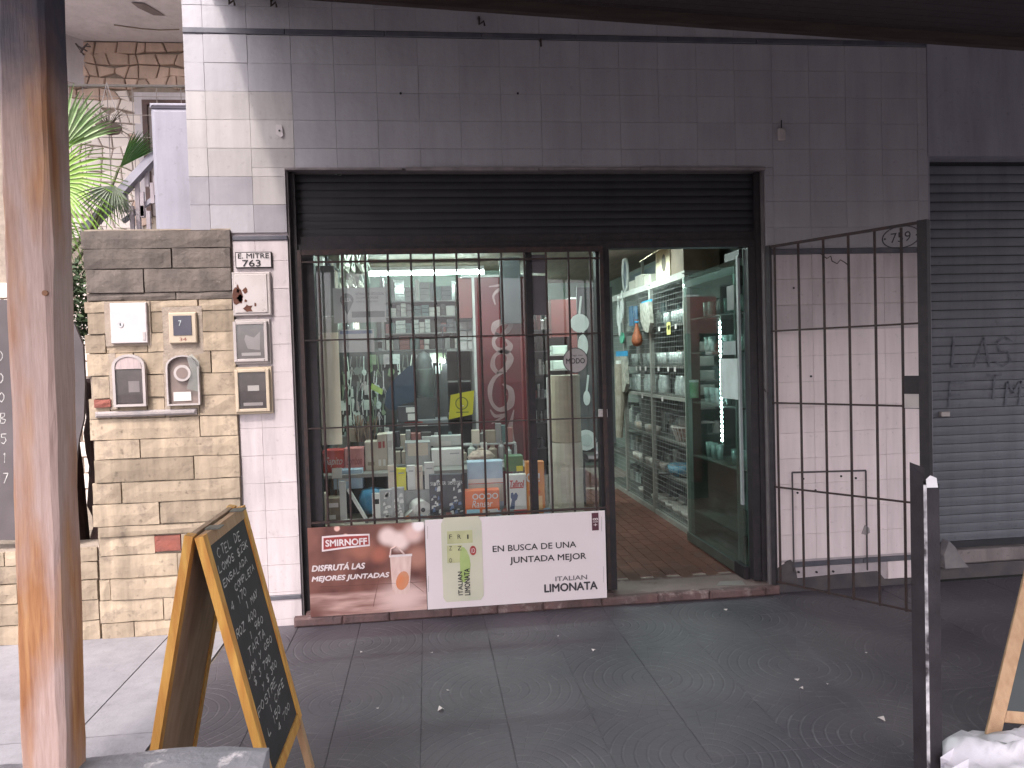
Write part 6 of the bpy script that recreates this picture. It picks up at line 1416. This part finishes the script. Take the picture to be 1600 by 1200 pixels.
# cream paper strips at the left edge of the window
x0, x1, z0, z1 = px2(484, 524, 529, 696, .22); t = thing('paper_banner', 'cream paper banner hanging at the left edge inside the window', 'banner', (x0, .22, z0))
M_ban = mat('cream_banner', (.76, .67, .54), (.70, .61, .49), 3, .8)
xm = x0 + (x1 - x0) * .45
part('sheet', MB().box(x0, xm - .002, .20, .204, z0, z1), M_ban, t); part('sheet', MB().box(xm, x1, .205, .209, z0, z1 + .02), M_ban, t)
for f_ in (.28, .62, .9): part('print_line', MB().box(x0 + .02, xm - .02, .20085, .1995, z0 + (z1 - z0) * f_, z0 + (z1 - z0) * f_ + .005), gry, t)
x0, x1, z0, z1 = px2(496, 415, 522, 494, .24); t = thing('paper_poster', 'tall grey poster sheet above the cream banner inside the window', 'poster', (x0, .24, z0)); part('sheet', MB().box(x0, x1, .24, .244, z0, z1), C_('poster_grey', (.26, .25, .25), (.21, .20, .20)), t); part('lower_sheet', MB().box(x0, x1 + .01, .236, .239, z0 - .22, z0 - .004), C_('poster_grey2', (.34, .32, .30)), t)
# notice with a map pin
x0, x1, z0, z1 = px2(522, 449, 602, 505, .17); M_not = C_('notice_paper', (.42, .41, .40), (.37, .36, .36)); t = thing('window_notice', 'grey notice with a map pin and a dark banner taped inside the window', 'notice', (x0, .17, z0))
part('sheet', MB().box(x0, x1, .17, .172, z0, z1), M_not, t); dk = C_('notice_ink', (.14, .14, .14)); cx_, cz_ = x0 + .09, z1 - .08
part('pin', MB().poly([(cx_ + .045 * math.cos(a_), cz_ + .045 * math.sin(a_)) for a_ in [(-PI * .2 + k * PI * 1.4 / 12) for k in range(13)]] + [(cx_, cz_ - .10)], .1685, .1698), dk, t)
text('ALEA', M_not, t, cx_ - .03, cx_ + .03, cz_ - .012, cz_ + .012, .168, bold=.02)
text('RETIRALO EN ESTE LOCAL', dk, t, x0 + .15, x0 + .34, z1 - .05, z1 - .033, .1695); text('TU COMPRA ONLINE', dk, t, x0 + .15, x0 + .30, z1 - .075, z1 - .06, .1695); text('PUNTO DE RETIRO', dk, t, x0 + .15, x0 + .30, z1 - .10, z1 - .088, .1695)
part('dark_strip', MB().box(x0 + .12, x1 - .01, .1685, .1698, z0 + .035, z0 + .075), dk, t)
x0, x1, z0, z1 = px2(530, 514, 584, 551, .19); t = thing('window_card', 'pale card with a bluish top bar under the map pin notice', 'card', (x0, .19, z0)); part('sheet', MB().box(x0, x1, .19, .192, z0, z1), M_not, t); part('top_bar', MB().box(x0 + .01, x1 - .01, .1885, .1898, z1 - .03, z1 - .008), C_('dull_blue', (.16, .19, .28)), t)
# sticker and round sign
x0, x1, z0, z1 = px2(701, 610, 742, 655, .112); cx_, cz_ = (x0 + x1) / 2, (z0 + z1) / 2; t = thing('window_sticker', 'tilted lime green square sticker on the shop window glass', 'sticker', (cx_, .112, z0))
s_k = lambda u, v: (cx_ + (u * .99 + v * .14) * (x1 - x0) / 2 * .92, cz_ + (v * .99 - u * -.12) * (z1 - z0) / 2 * .92)
M_lime = C_('lime_sticker', (.42, .44, .03), (.36, .39, .03)); part('sheet', MB().poly([s_k(*q_) for q_ in ((-.95, -1.), (1.0, -.9), (.9, 1.), (-1., .92))], .110, .113), M_lime, t)
dg = C_('sticker_green', (.14, .18, .03))
part('ring', MB().poly([(cx_ + .045 * math.cos(a_), cz_ + .01 + .045 * math.sin(a_)) for a_ in [k * PI / 8 for k in range(17)]] + [(cx_ + .037 * math.cos(a_), cz_ + .01 + .037 * math.sin(a_)) for a_ in [(16 - k) * PI / 8 for k in range(17)]], .1085, .1097), dg, t)
text('L', M_chalk, t, cx_ - .012, cx_ + .014, cz_ - .01, cz_ + .035, .1085); part('word_line', MB().box(cx_ - .04, cx_ + .045, .1088, .1097, cz_ - .055, cz_ - .047), dg, t)
c = at(899, 563, .112); t = thing('round_sticker', 'round white payment sticker reading Pagá con MODO on the window glass', 'sticker', (c.x, .112, c.z))
circ = lambda r_, n_=24: [(c.x + r_ * math.cos(2 * PI * k / n_), c.z + r_ * math.sin(2 * PI * k / n_)) for k in range(n_)]
part('rim', MB().poly(circ(.088), .110, .113), C_('sticker_rim', (.10, .10, .10)), t); part('disc', MB().poly(circ(.082), .1085, .1098), C_('sticker_disc', (.48, .45, .44)), t)
text('MODO', M_ink, t, c.x - .065, c.x + .065, c.z - .022, c.z + .014, .108, bold=.01); text('Pagá con', M_ink, t, c.x - .03, c.x + .05, c.z + .025, c.z + .042, .108)
# roll of cream cloth
c0, c1 = at(865, 800, .55), at(912, 800, .55); rad = (c1.x - c0.x) / 2; t = thing('cloth_roll', 'tall roll of cream oilcloth standing at the right end of the window', 'roll', ((c0.x + c1.x) / 2, .55, .05)); cx_ = (c0.x + c1.x) / 2; zt1, zt2 = at(888, 586, .55).z, at(888, 690, .55).z
M_oil = mat('cream_oilcloth', (.38, .31, .23), (.32, .26, .195), 6, .6, .3, 25, stretch=(1, 1, 3)); M_oil2 = mat('pale_oilcloth', (.52, .46, .38), (.45, .40, .33), 6, .6, .3, 25, stretch=(1, 1, 3))
part('upper_roll', MB().lathe((cx_, .55, 0), [(0, zt1), (rad * .96, zt1), (rad * .97, zt2 + .01), (rad * .93, zt2)], 20), M_oil, t, smooth=False); part('lower_roll', MB().lathe((cx_, .55, 0), [(rad * 1.0, zt2), (rad * 1.04, zt2 - .15), (rad * 1.0, zt2 - .32), (rad * 1.06, .4), (rad, .05)], 20), M_oil2, t)
solo('upright', MB().box(at(857.5, 700, .40).x, at(860.5, 700, .40).x, .40, .43, .05, at(858, 590, .40).z), whitec, 'thin white upright left of the cream oilcloth roll', 'upright')
# soft drinks fridge with white script
YF = 1.55; x0, x1, z0, z1 = px2(748, 432, 829, 720, YF); M_fred = mat('fridge_red', (.115, .012, .017), (.07, .012, .015), 3, .35); M_fr2 = mat('fridge_red_dark', (.20, .03, .035), (.15, .03, .03), 3, .4)
t = thing('drinks_fridge', 'red soft drinks fridge with vertical white script reading Coca-Cola behind the window', 'fridge', ((x0 + x1) / 2, YF + .3, .05))
part('cabinet_body', MB().box(x0 + .01, x1, YF, YF + .62, .06, z1), M_fred, t); part('top_trim', MB().box(x0 - .10, x1, YF - .004, YF + .62, z1 + .001, z1 + .02), C_('trim_white', (.42, .40, .4)), t)
part('white_side', MB().box(x0 - .012, x0 + .009, YF - .002, YF + .62, .06, z1 - .0), C_('trim_white', ()), t); part('header', MB().box(x0 - .14, x0 - .013, YF + .02, YF + .6, z1 - .35, z1), C_('header_red', (.13, .028, .026), (.10, .026, .025)), t)
y = YF - .003; M_sc = C_('script_white', (.26, .17, .175), (.20, .11, .115))


def ribbon(pts, wds, y, n=8):
    """a brush stroke: a smooth strip of changing width through points on the plane y"""
    P_ = [Vector((a_[0], 0, a_[1])) for a_ in pts]; out = []; ws = []
    for i in range(len(P_) - 1):
        p0, p1, p2, p3 = P_[max(i - 1, 0)], P_[i], P_[i + 1], P_[min(i + 2, len(P_) - 1)]
        for k in range(n):
            s = k / n; out.append(.5 * ((2 * p1) + (p2 - p0) * s + (2 * p0 - 5 * p1 + 4 * p2 - p3) * s * s + (3 * p1 - p0 - 3 * p2 + p3) * s ** 3)); ws.append(wds[i] * (1 - s) + wds[i + 1] * s)
    out.append(P_[-1]); ws.append(wds[-1]); mb = MB(); vs = []
    for i, p in enumerate(out):
        d_ = (out[min(i + 1, len(out) - 1)] - out[max(i - 1, 0)]).normalized(); s = Vector((-d_.z, 0, d_.x)) * ws[i] / 2; vs += [Vector((p.x, y, p.z)) - s, Vector((p.x, y, p.z)) + s]
    mb.add(vs, [(2 * i, 2 * i + 1, 2 * i + 3, 2 * i + 2) for i in range(len(out) - 1)]); return mb


def fp(x, y_): p = at(x, y_, YF); return (p.x, p.z)
# letters read upwards along the fridge, each drawn as brush strokes
LET = [[(785, 600), (798, 610), (797, 632), (780, 640), (768, 628), (766, 606), (775, 588), (792, 580)], [(776, 583), (790, 575), (797, 560), (788, 549), (773, 556), (770, 572), (778, 584)], [(790, 530), (797, 540), (790, 548), (776, 545), (771, 533), (778, 520)], [(796, 506), (786, 503), (774, 508), (772, 519), (782, 524), (795, 514), (798, 500), (784, 494)]]
for L__ in LET: part('lettering', ribbon([fp(*q_) for q_ in L__], [.012, .05, .065, .035, .03, .045, .03, .01][:len(L__)], y), M_sc, t)
L2 = [[(783, 478), (796, 474), (796, 458), (782, 452), (771, 462), (774, 476)], [(764, 448), (790, 444), (797, 440)]]
for L__ in L2: part('lettering', ribbon([fp(*q_) for q_ in L__], [.01, .03, .04, .03, .02, .01][:len(L__)], y), M_sc, t)
part('lettering', ribbon([fp(*q_) for q_ in ((766, 640), (774, 650), (790, 648), (775, 658), (768, 662))], [.01, .03, .02, .02, .008], y), M_sc, t)
part('swoosh', ribbon([fp(*q_) for q_ in ((803, 640), (799, 658), (797, 672), (801, 690), (806, 703))], [.006, .03, .055, .04, .006], y), M_sc, t)
part('door_seam', MB().box(at(812, 500, YF).x, at(815, 500, YF).x, y - .002, y + .002, .1, z1 - .02), M_fr2, t)
# second red rack further right
x0, x1, z0, z1 = px2(863, 467, 918, 560, 2.9); t = thing('red_shelf_rack', 'red sided snack rack with bright lit packets far behind the round sticker', 'rack', (x0, 2.9, .05))
part('header', MB().box(x0, x1, 2.9, 3.3, z1 - .40, z1), C_('header_red', ()), t); part('side_panel', MB().box(x0 + .20, x0 + .30, 2.9, 3.3, .3, z1 - .401), C_('header_red', ()), t); part('cap', MB().box(x0 + .2, x1, 2.89, 3.3, z1 + .001, z1 + .02), C_('trim_white', ()), t); part('backing', MB().box(x0, x1, 3.25, 3.3, .05, z1 - .401), C_('jar_dark', ()), t)
for k in range(6): z = z1 - .60 - k * .16; part('shelf', MB().box(x0, x0 + .20, 2.95, 3.24, z, z + .01), M_gplas, t); 
for k in range(5):
    z = z1 - .59 - k * .16; solo('snack_packet', MB().bevbox(x0 + .01, x0 + .18, 2.96, 3.1, z, z + .10, .01), C_('packet_white', (.62, .64, .58), (.45, .5, .46)), 'white packet on the narrow snack rack behind the cream oilcloth', 'packet', 'packets on the snack rack')
# hanging ladles, lids and moulds right of the roll
lad = [(906, 505, .085, 'ladle', 'white funnel shaped utensil hanging right above the round sticker'), (911, 540, .075, 'spatula', 'white oval spoon hanging just over the round sticker'), (941, 487, .05, 'spatula', 'white oval brush hanging by the black post near the top'), (941, 540, .05, 'spatula', 'long pale brush hanging by the black post lower down'), (917, 622, .05, 'spatula', 'half hidden white spoon right of the oilcloth roll'), (916, 688, .095, 'plate', 'white round plate hanging beside the roll near its foot'), (938, 700, .06, 'plate', 'shiny steel ring mould beside the black post')]
for (x, y_, r_, kd, lab) in lad:
    c = at(x, y_, 1.7); t = thing(kd, lab, kd, tuple(c)); el = .62 if kd == 'spatula' else 1.
    part('head', MB().poly([(c.x + r_ * el * math.cos(k * PI / 8), c.z + r_ * (1.35 if kd == 'spatula' else 1) * math.sin(k * PI / 8)) for k in range(16)], 1.7, 1.715), M_wp if 'steel' not in lab else M_steel, t)
    if kd != 'plate': part('handle', MB().bar((c.x, 1.71, c.z + r_), (c.x + .02, 1.71, c.z + r_ + .16), .016), M_wp, t)
    else: part('inner_rim', MB().poly([(c.x + r_ * .6 * math.cos(k * PI / 8), c.z + r_ * .6 * math.sin(k * PI / 8)) for k in range(16)], 1.694, 1.6995), C_('plate_inner', (.46, .5, .48)), t)
solo('pegboard', MB().box(at(905, 600, 1.8).x, at(960, 600, 1.8).x, 1.80, 1.83, .9, 2.35), C_('pegboard_dark', (.05, .055, .055), (.09, .09, .09)), 'dark pegboard with hanging utensils between oilcloth roll and black post', 'pegboard')
solo('tool_tray', MB().bevbox(at(914, 715, 1.7).x, at(944, 715, 1.7).x, 1.6, 1.79, at(930, 716, 1.7).z, at(930, 708, 1.7).z, .01), M_steel, 'shiny steel tray at the foot of the pegboard', 'tray')

# goods shelf along the back left, crowded with little boxes
BY = 3.0
x0, x1 = at(600, 540, BY).x, at(744, 540, BY).x; t = thing('goods_shelf', 'tall grey goods shelf packed with small boxes deep in the shop left of the fridge', 'shelf', (x0, BY, .05)); zs_ = [at(650, y, BY).z for y in (546, 520, 494, 470)]
for x in (x0 - .02, x1 + .0): part('upright', MB().box(x, x + .03, BY, BY + .3, .05, zs_[-1] + .25), gry, t)
for z in zs_ + [zs_[0] - .35, zs_[0] - .7]: part('shelf', MB().box(x0 + .011, x1 - .001, BY, BY + .3, z - .03 if z == zs_[0] else z - .012, z), C_('trim_dull', (.30, .30, .30)) if z == zs_[0] else gry, t)
part('back_panel', MB().box(x0 + .011, x1 - .001, BY + .301, BY + .31, .05, zs_[-1]), C_('jar_dark', ()), t)
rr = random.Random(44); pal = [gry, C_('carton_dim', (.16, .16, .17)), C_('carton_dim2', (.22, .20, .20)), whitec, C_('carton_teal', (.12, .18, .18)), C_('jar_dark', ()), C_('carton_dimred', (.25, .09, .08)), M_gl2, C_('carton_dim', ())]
lv = ['lowest', 'second', 'third', 'topmost']
for li, z in enumerate(zs_):
    top = (zs_[li + 1] if li < 3 else z + .26) - z
    x = x0 + .02
    while x < x1 - .06:
        w_ = rr.choice((.045, .06, .06, .08, .11)); w_ = min(w_, x1 - .01 - x); n_ = rr.choice((1, 2, 2, 3)) if w_ < .1 else rr.choice((1, 3)); h_ = top * rr.uniform(.55, .92) / n_; m_ = rr.choice(pal)
        for q_ in range(n_):
            solo('small_box', MB().bevbox(x + .002, x + w_ - .003, BY + .02 + rr.uniform(0, .03), BY + .2, z + q_ * (h_ + .0015) + .0005, z + (q_ + 1) * h_ + q_ * .0015, .003), m_, 'small boxed article on the %s level of the crowded goods shelf left of the fridge' % lv[li], 'box', 'small boxes on the %s level of the goods shelf' % lv[li])
        x += w_
# second block of stacked cartons, right next to the fridge front
X0, X1 = at(716, 500, 1.75).x, at(745, 500, 1.75).x; t = thing('carton_rack', 'narrow rack of pale stacked packets touching the red fridge', 'rack', (X0, 1.75, .05))
zz_ = [at(730, y, 1.75).z for y in (547, 530, 514, 499, 487)]
for x in (X0 - .01, X1 - .01): part('upright', MB().box(x, x + .012, 1.75, 1.95, .05, zz_[-1] + .05), gry, t)
for k in range(5): part('shelf', MB().box(X0 + .003, X1 - .011, 1.75, 1.95, zz_[k] - .008, zz_[k]), gry, t)
for k in range(4):
    for j in range(2):
        xa = X0 + .008 + j * (X1 - X0 - .02) / 2; solo('stacked_packet', MB().bevbox(xa, xa + (X1 - X0 - .03) / 2, 1.76, 1.9, zz_[k] + .0005, zz_[k + 1] - .018, .004), C_('packet_grey', (.42, .38, .38), (.3, .27, .27)), 'pale packet in the narrow rack beside the red fridge', 'packet', 'packets in the narrow rack beside the fridge')
# dark tool wall with glinting ironmongery at the left
xw0, xw1 = at(528, 600, 1.4).x, at(700, 600, 1.4).x; zw0, zw1 = at(600, 690, 1.4).z, at(600, 548, 1.4).z
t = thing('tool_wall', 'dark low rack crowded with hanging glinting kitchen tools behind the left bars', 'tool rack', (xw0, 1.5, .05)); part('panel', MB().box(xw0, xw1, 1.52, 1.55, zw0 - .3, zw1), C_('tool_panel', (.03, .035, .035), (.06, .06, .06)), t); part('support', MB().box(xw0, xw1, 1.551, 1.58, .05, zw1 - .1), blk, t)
rr = random.Random(52); M_tools = [M_steel, C_('tool_pale', (.60, .62, .56), (.32, .34, .32)), M_gl2, C_('tool_green', (.20, .26, .16), (.1, .12, .08)), C_('tool_dim', (.14, .15, .14))]
for i in range(24):
    for j in range(6):
        x = xw0 + .04 + i * (xw1 - xw0 - .08) / 23.; z = zw1 - .04 - j * (zw1 - zw0) / 6.0
        if at(604, 600, 1.4).x < x and j > 0: continue
        h_ = rr.uniform(.08, .15); r_ = rr.uniform(.012, .032); x += rr.uniform(-.012, .012); m_ = rr.choice(M_tools); mb = MB(); mb.bar((x, 1.50, z), (x + rr.uniform(-.02, .02), 1.49, z - h_), .008)
        kd_ = rr.randrange(5)
        if kd_ == 0: mb.poly([(x + r_ * math.cos(k * PI / 5) * rr.uniform(.6, 1.2), z - h_ - r_ + r_ * 1.3 * math.sin(k * PI / 5)) for k in range(10)], 1.485, 1.495)
        elif kd_ == 1: mb.box(x - r_ * .7, x + r_ * .7, 1.485, 1.492, z - h_ - .07, z - h_)
        elif kd_ == 2: mb.poly([(x - .012, z - h_), (x - .004, z - h_ - .12), (x + .016, z - h_ - .02), (x + .012, z - h_)], 1.486, 1.49)
        elif kd_ == 3:
            for q_ in (-.018, -.006, .006, .018): mb.bar((x, 1.49, z - h_), (x + q_ * 1.6, 1.488, z - h_ - .07), .004)
        else: mb.box(x - r_ * 1.1, x + r_ * 1.1, 1.488, 1.496, z - .075, z + .01)
        solo('kitchen_tool', mb, m_, 'small kitchen tool hanging in the dark glinting crowd behind the left bars', 'tool', 'kitchen tools hanging on the dark rack')
a_ = at(588, 607, 1.3); solo('green_tag', MB().poly([(a_.x - .05, a_.z), (a_.x + .045, a_.z - .055), (a_.x + .055, a_.z - .01), (a_.x - .035, a_.z + .045)], 1.30, 1.306), C_('tag_lime', (.34, .42, .12)), 'small lime green tag tilted among the hanging tools', 'tag')
for z_, x_, lab in ((.02, -.0, 'small black fork display hanging left'),): pass
# steel stock pot with dark lid, dark blue coat
c = at(664, 620, 1.25); t = thing('stock_pot', 'tall steel stock pot with a dark domed lid behind the bars', 'pot', (c.x, 1.25, c.z)); rp = (at(679, 600, 1.25).x - at(649, 600, 1.25).x) / 2; zt_ = at(664, 579, 1.25).z
part('pot_body', MB().lathe((c.x, 1.30, 0), [(0, c.z), (rp * .95, c.z), (rp, zt_), (rp * 1.06, zt_ + .006), (rp * 1.06, zt_ + .014)], 22), mat('pot_enamel', (.36, .44, .42), (.28, .34, .33), 5, .3, metal=.4), t, smooth=True)
part('lid', MB().lathe((c.x, 1.30, zt_ + .015), [(rp * 1.0, 0), (rp * .9, .06), (rp * .6, .12), (0, .15)], 22), C_('lid_dark', (.05, .055, .06), (.09, .09, .09)), t, smooth=True)
part('stand', MB().box(c.x - rp, c.x + rp, 1.2, 1.4, .05, c.z - .002), C_('tool_panel', ()), t)
cp_ = [at(x, y, 1.2) for x, y in ((601, 632), (604, 612), (618, 590), (640, 571), (647, 572), (648, 600), (649, 628), (628, 631), (620, 640), (608, 640))]
t = thing('dark_coat', 'dark navy apron hanging in a slanting fold before the stock pot', 'apron', tuple(cp_[0])); part('cloth', MB().poly([(v.x, v.z) for v in reversed(cp_)], 1.18, 1.22), mat('navy_cloth', (.018, .03, .055), (.03, .045, .075), 6, .9), t); part('loop', MB().tube([cp_[4] + Vector((0, 0, 0)), cp_[4] + Vector((.01, .05, .30))], .006, 5), blk, t)
goods('dim_crate', 'crate', 'dark shallow crate lying under the stock pot', (620, 655, 700, 668), 1.1, .3, C_('carton_dim', ()))
goods('glossy_box', 'box', 'black box with slanted white stripes leaning behind the left bars', (622, 634, 652, 660), 1.05, .05, blk, deco=many(label_rect(whitec, .42, .95, .6, .92), label_rect(whitec, .5, .95, .1, .52)))
p_ = at(693, 565, 1.45); t = thing('flash_glint', 'small mirrored bulb shining white between stock pot and lime sticker', 'lamp', tuple(p_)); part('glint', MB().lathe((p_.x, 1.45, p_.z - .014), [(0, 0), (.011, .004), (.014, .014), (.011, .024), (0, .028)], 12), emis('glint_glow', (.9, .97, 1), 60), t, smooth=True); part('stem', MB().tube([(p_.x, 1.46, p_.z + .014), (p_.x, 1.47, p_.z + .3)], .006, 6), blk, t)  # glowing ball stands in for a white flash mirrored in the glass
part('bracket', MB().box(p_.x - .06, p_.x + .06, 1.46, 1.48, p_.z + .3, p_.z + .32), blk, t)
# dim panel and hanging wires high in the window, teal glow of the back wall
goods('grey_blind', 'blind', 'dark grey pinned up board between the tube light and the fridge top', (783, 402, 812, 506), 1.45, .03, C_('blind_grey', (.035, .037, .042), (.05, .05, .055)), deco=lambda *a_: None)
t = thing('hanging_lines', 'bundle of wires and hooks hanging from the ceiling at the window top left', 'wires', tuple(at(545, 400, .8))); mb = MB(); rr = random.Random(61)
for k in range(16):
    a_ = at(rr.uniform(530, 575), 398, .8); mb.tube([(a_.x, .8, 2.8), a_, a_ + Vector((rr.uniform(-.08, .08), 0, -rr.uniform(.1, .28)))], .005, 4)
part('wires', mb, C_('tool_pale', ()), t, kind='stuff')

# ---- more stock: filled levels, back shelves, rack in the gap beside the fridge
def fill(parent, name, x0, x1, y0, y1, z, hmax, rr_, wr=(.03, .09), mats=None, along='x', gapf=.08):
    """a crowded row of different packets, tins and bottles on one shelf, joined per material because they cannot be told apart in the photo"""
    mbs = {}
    p = x0 if along == 'x' else y0; e = x1 if along == 'x' else y1
    while p < e - wr[0]:
        w_ = min(rr_.uniform(*wr), e - p); h_ = hmax * rr_.uniform(.45, .98); m_ = rr_.choice(mats)
        if rr_.random() > gapf:
            mb = mbs.setdefault(m_.name, (MB(), m_))[0]
            if along == 'x':
                d_ = rr_.uniform(0, .04)
                if rr_.random() < .3: mb.lathe((p + w_ / 2, y0 + .05 + d_, z + .0005), [(0, 0), (w_ * .46, 0), (w_ * .46, h_ * .7), (w_ * .2, h_ * .82), (w_ * .2, h_), (0, h_)], 9)
                else: mb.bevbox(p, p + w_ - .003, y0 + d_, y1, z + .0005, z + h_, .003)
            else:
                d_ = rr_.uniform(0, .05)
                if rr_.random() < .4: mb.lathe((x0 + .05 + d_, p + w_ / 2, z + .0005), [(0, 0), (w_ * .46, 0), (w_ * .46, h_ * .7), (w_ * .2, h_ * .82), (w_ * .2, h_), (0, h_)], 9)
                else: mb.box(x0 + d_, x1, p, p + w_ - .003, z + .0005, z + h_)
        p += w_
    for mb, m_ in mbs.values(): part(name, mb, m_, parent, kind='stuff')


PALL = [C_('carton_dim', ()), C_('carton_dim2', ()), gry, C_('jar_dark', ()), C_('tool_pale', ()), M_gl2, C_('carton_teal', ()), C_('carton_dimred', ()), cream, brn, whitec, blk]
rr = random.Random(91)
# second tier of the window display
t = thing('tiered_rack', 'low grey tiered rack crowded with packets behind the front row of the window display', 'rack', (1.6, .8, Z2))
for k, (yy, zz2) in enumerate(((.80, Z2 + .005), (.90, Z2 + .13))):
    part('tier', MB().box(.84, 2.30, yy - .02, yy + .12, zz2 - .004, zz2 + .006), gry, t); fill(t, 'packets', .86, 2.28, yy, yy + .10, zz2 + .006, .15 if k == 0 else .17, rr, (.03, .085), PALL)
part('support', MB().box(.84, .86, .86, 1.02, Z2 - .6, Z2 + .12), gry, t); part('support', MB().box(2.28, 2.30, .86, 1.02, Z2 - .6, Z2 + .12), gry, t)
# small things strewn along the front edge of the lower level
ft = thing('loose_packets', 'loose little packets and tins lying along the front edge of the window display', 'packets', (1.6, .26, DZ)); fill(ft, 'packets', .92, 2.5, .235, .275, DZ, .045, rr, (.02, .06), [brn, gry, cream, whitec, C_('carton_dimred', ()), amb, lbl, C_('carton_dim', ())], gapf=.45)
# shelving on the left wall
t = thing('side_shelving', 'dark side wall shelving with dim goods at the left inside the shop', 'shelving', (.6, 2.4, .05))
for z in (.4, .8, 1.2, 1.6, 2.0, 2.35):
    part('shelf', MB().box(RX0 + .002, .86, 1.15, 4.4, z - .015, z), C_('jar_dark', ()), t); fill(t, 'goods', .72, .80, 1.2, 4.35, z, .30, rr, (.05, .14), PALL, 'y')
part('back_panel', MB().box(RX0 + .001, RX0 + .01, 1.15, 4.4, .1, 2.5), C_('tool_panel', ()), t)
# shelves at the far end of the shop
t = thing('back_shelving', 'far back wall shelving full of dim goods seen past the fridge', 'shelving', (2.4, 6.0, .05))
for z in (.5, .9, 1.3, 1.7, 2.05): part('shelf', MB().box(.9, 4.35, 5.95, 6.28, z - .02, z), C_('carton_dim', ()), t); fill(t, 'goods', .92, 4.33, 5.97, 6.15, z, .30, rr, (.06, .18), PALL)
part('back_panel', MB().box(.9, 4.35, 6.281, 6.29, .1, 2.4), C_('tool_panel', ()), t)
# dark rack with glinting goods in the gap between fridge and cloth roll
gx0, gx1 = at(831, 600, 2.1).x, at(863, 600, 2.1).x
t = thing('glinting_rack', 'dark narrow rack with glinting small goods between red fridge and oilcloth roll', 'rack', (gx0, 2.1, .05)); part('back_panel', MB().box(gx0, gx1, 2.25, 2.27, .05, at(840, 492, 2.1).z), C_('tool_panel', ()), t)
for y_ in (515, 548, 585, 622, 660, 700, 742): z = at(845, y_, 2.1).z; part('shelf', MB().box(gx0, gx1, 2.1, 2.249, z - .01, z), C_('carton_dim', ()), t); fill(t, 'goods', gx0 + .003, gx1 - .003, 2.11, 2.2, z, .15, rr, (.02, .05), [M_gl2, C_('tool_pale', ()), C_('carton_dim', ()), C_('jar_dark', ()), C_('carton_dimred', ())])
# fuller cabinet
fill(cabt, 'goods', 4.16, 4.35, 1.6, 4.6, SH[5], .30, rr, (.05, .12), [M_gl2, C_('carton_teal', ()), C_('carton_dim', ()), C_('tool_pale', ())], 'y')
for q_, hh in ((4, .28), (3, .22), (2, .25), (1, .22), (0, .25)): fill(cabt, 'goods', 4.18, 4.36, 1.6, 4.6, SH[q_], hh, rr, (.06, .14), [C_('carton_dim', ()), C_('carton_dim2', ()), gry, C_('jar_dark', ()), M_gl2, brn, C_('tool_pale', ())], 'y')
row('tumbler', 1.60, 1.66, 3.6, .080, CX + .17, 1, 'clear tumbler on the cabinet shelf just below eye height', 'tumblers on the middle cabinet shelf', 'glass')
row('cup', .86, 1.65, 1.85, .10, CX + .10, 1, 'pale crockery cup on the lower cabinet shelf beside the ribbed basket', 'cups beside the ribbed basket', 'cup')
row('cup', .50, 2.5, 3.6, .13, CX + .08, 1, 'pale crockery cup in front of the pans low in the cabinet', 'cups before the pans', 'cup')
# packets hanging high at the left of the window
t = thing('hanging_packets', 'cluster of crinkled clear packets hanging at the top left inside the window', 'packets', tuple(at(545, 420, .6))); mb = MB()
for k in range(26):
    a_ = at(rr.uniform(528, 562), rr.uniform(405, 445), .6 + rr.uniform(0, .2)); w_, h_ = rr.uniform(.02, .05), rr.uniform(.04, .10); sl = rr.uniform(-.02, .02); mb.add([a_, a_ + Vector((w_, .01, sl)), a_ + Vector((w_ - sl, rr.uniform(-.02, .02), -h_)), a_ + Vector((sl, .0, -h_))], [(0, 1, 2, 3)])
part('packets', mb, M_cl, t, kind='stuff')
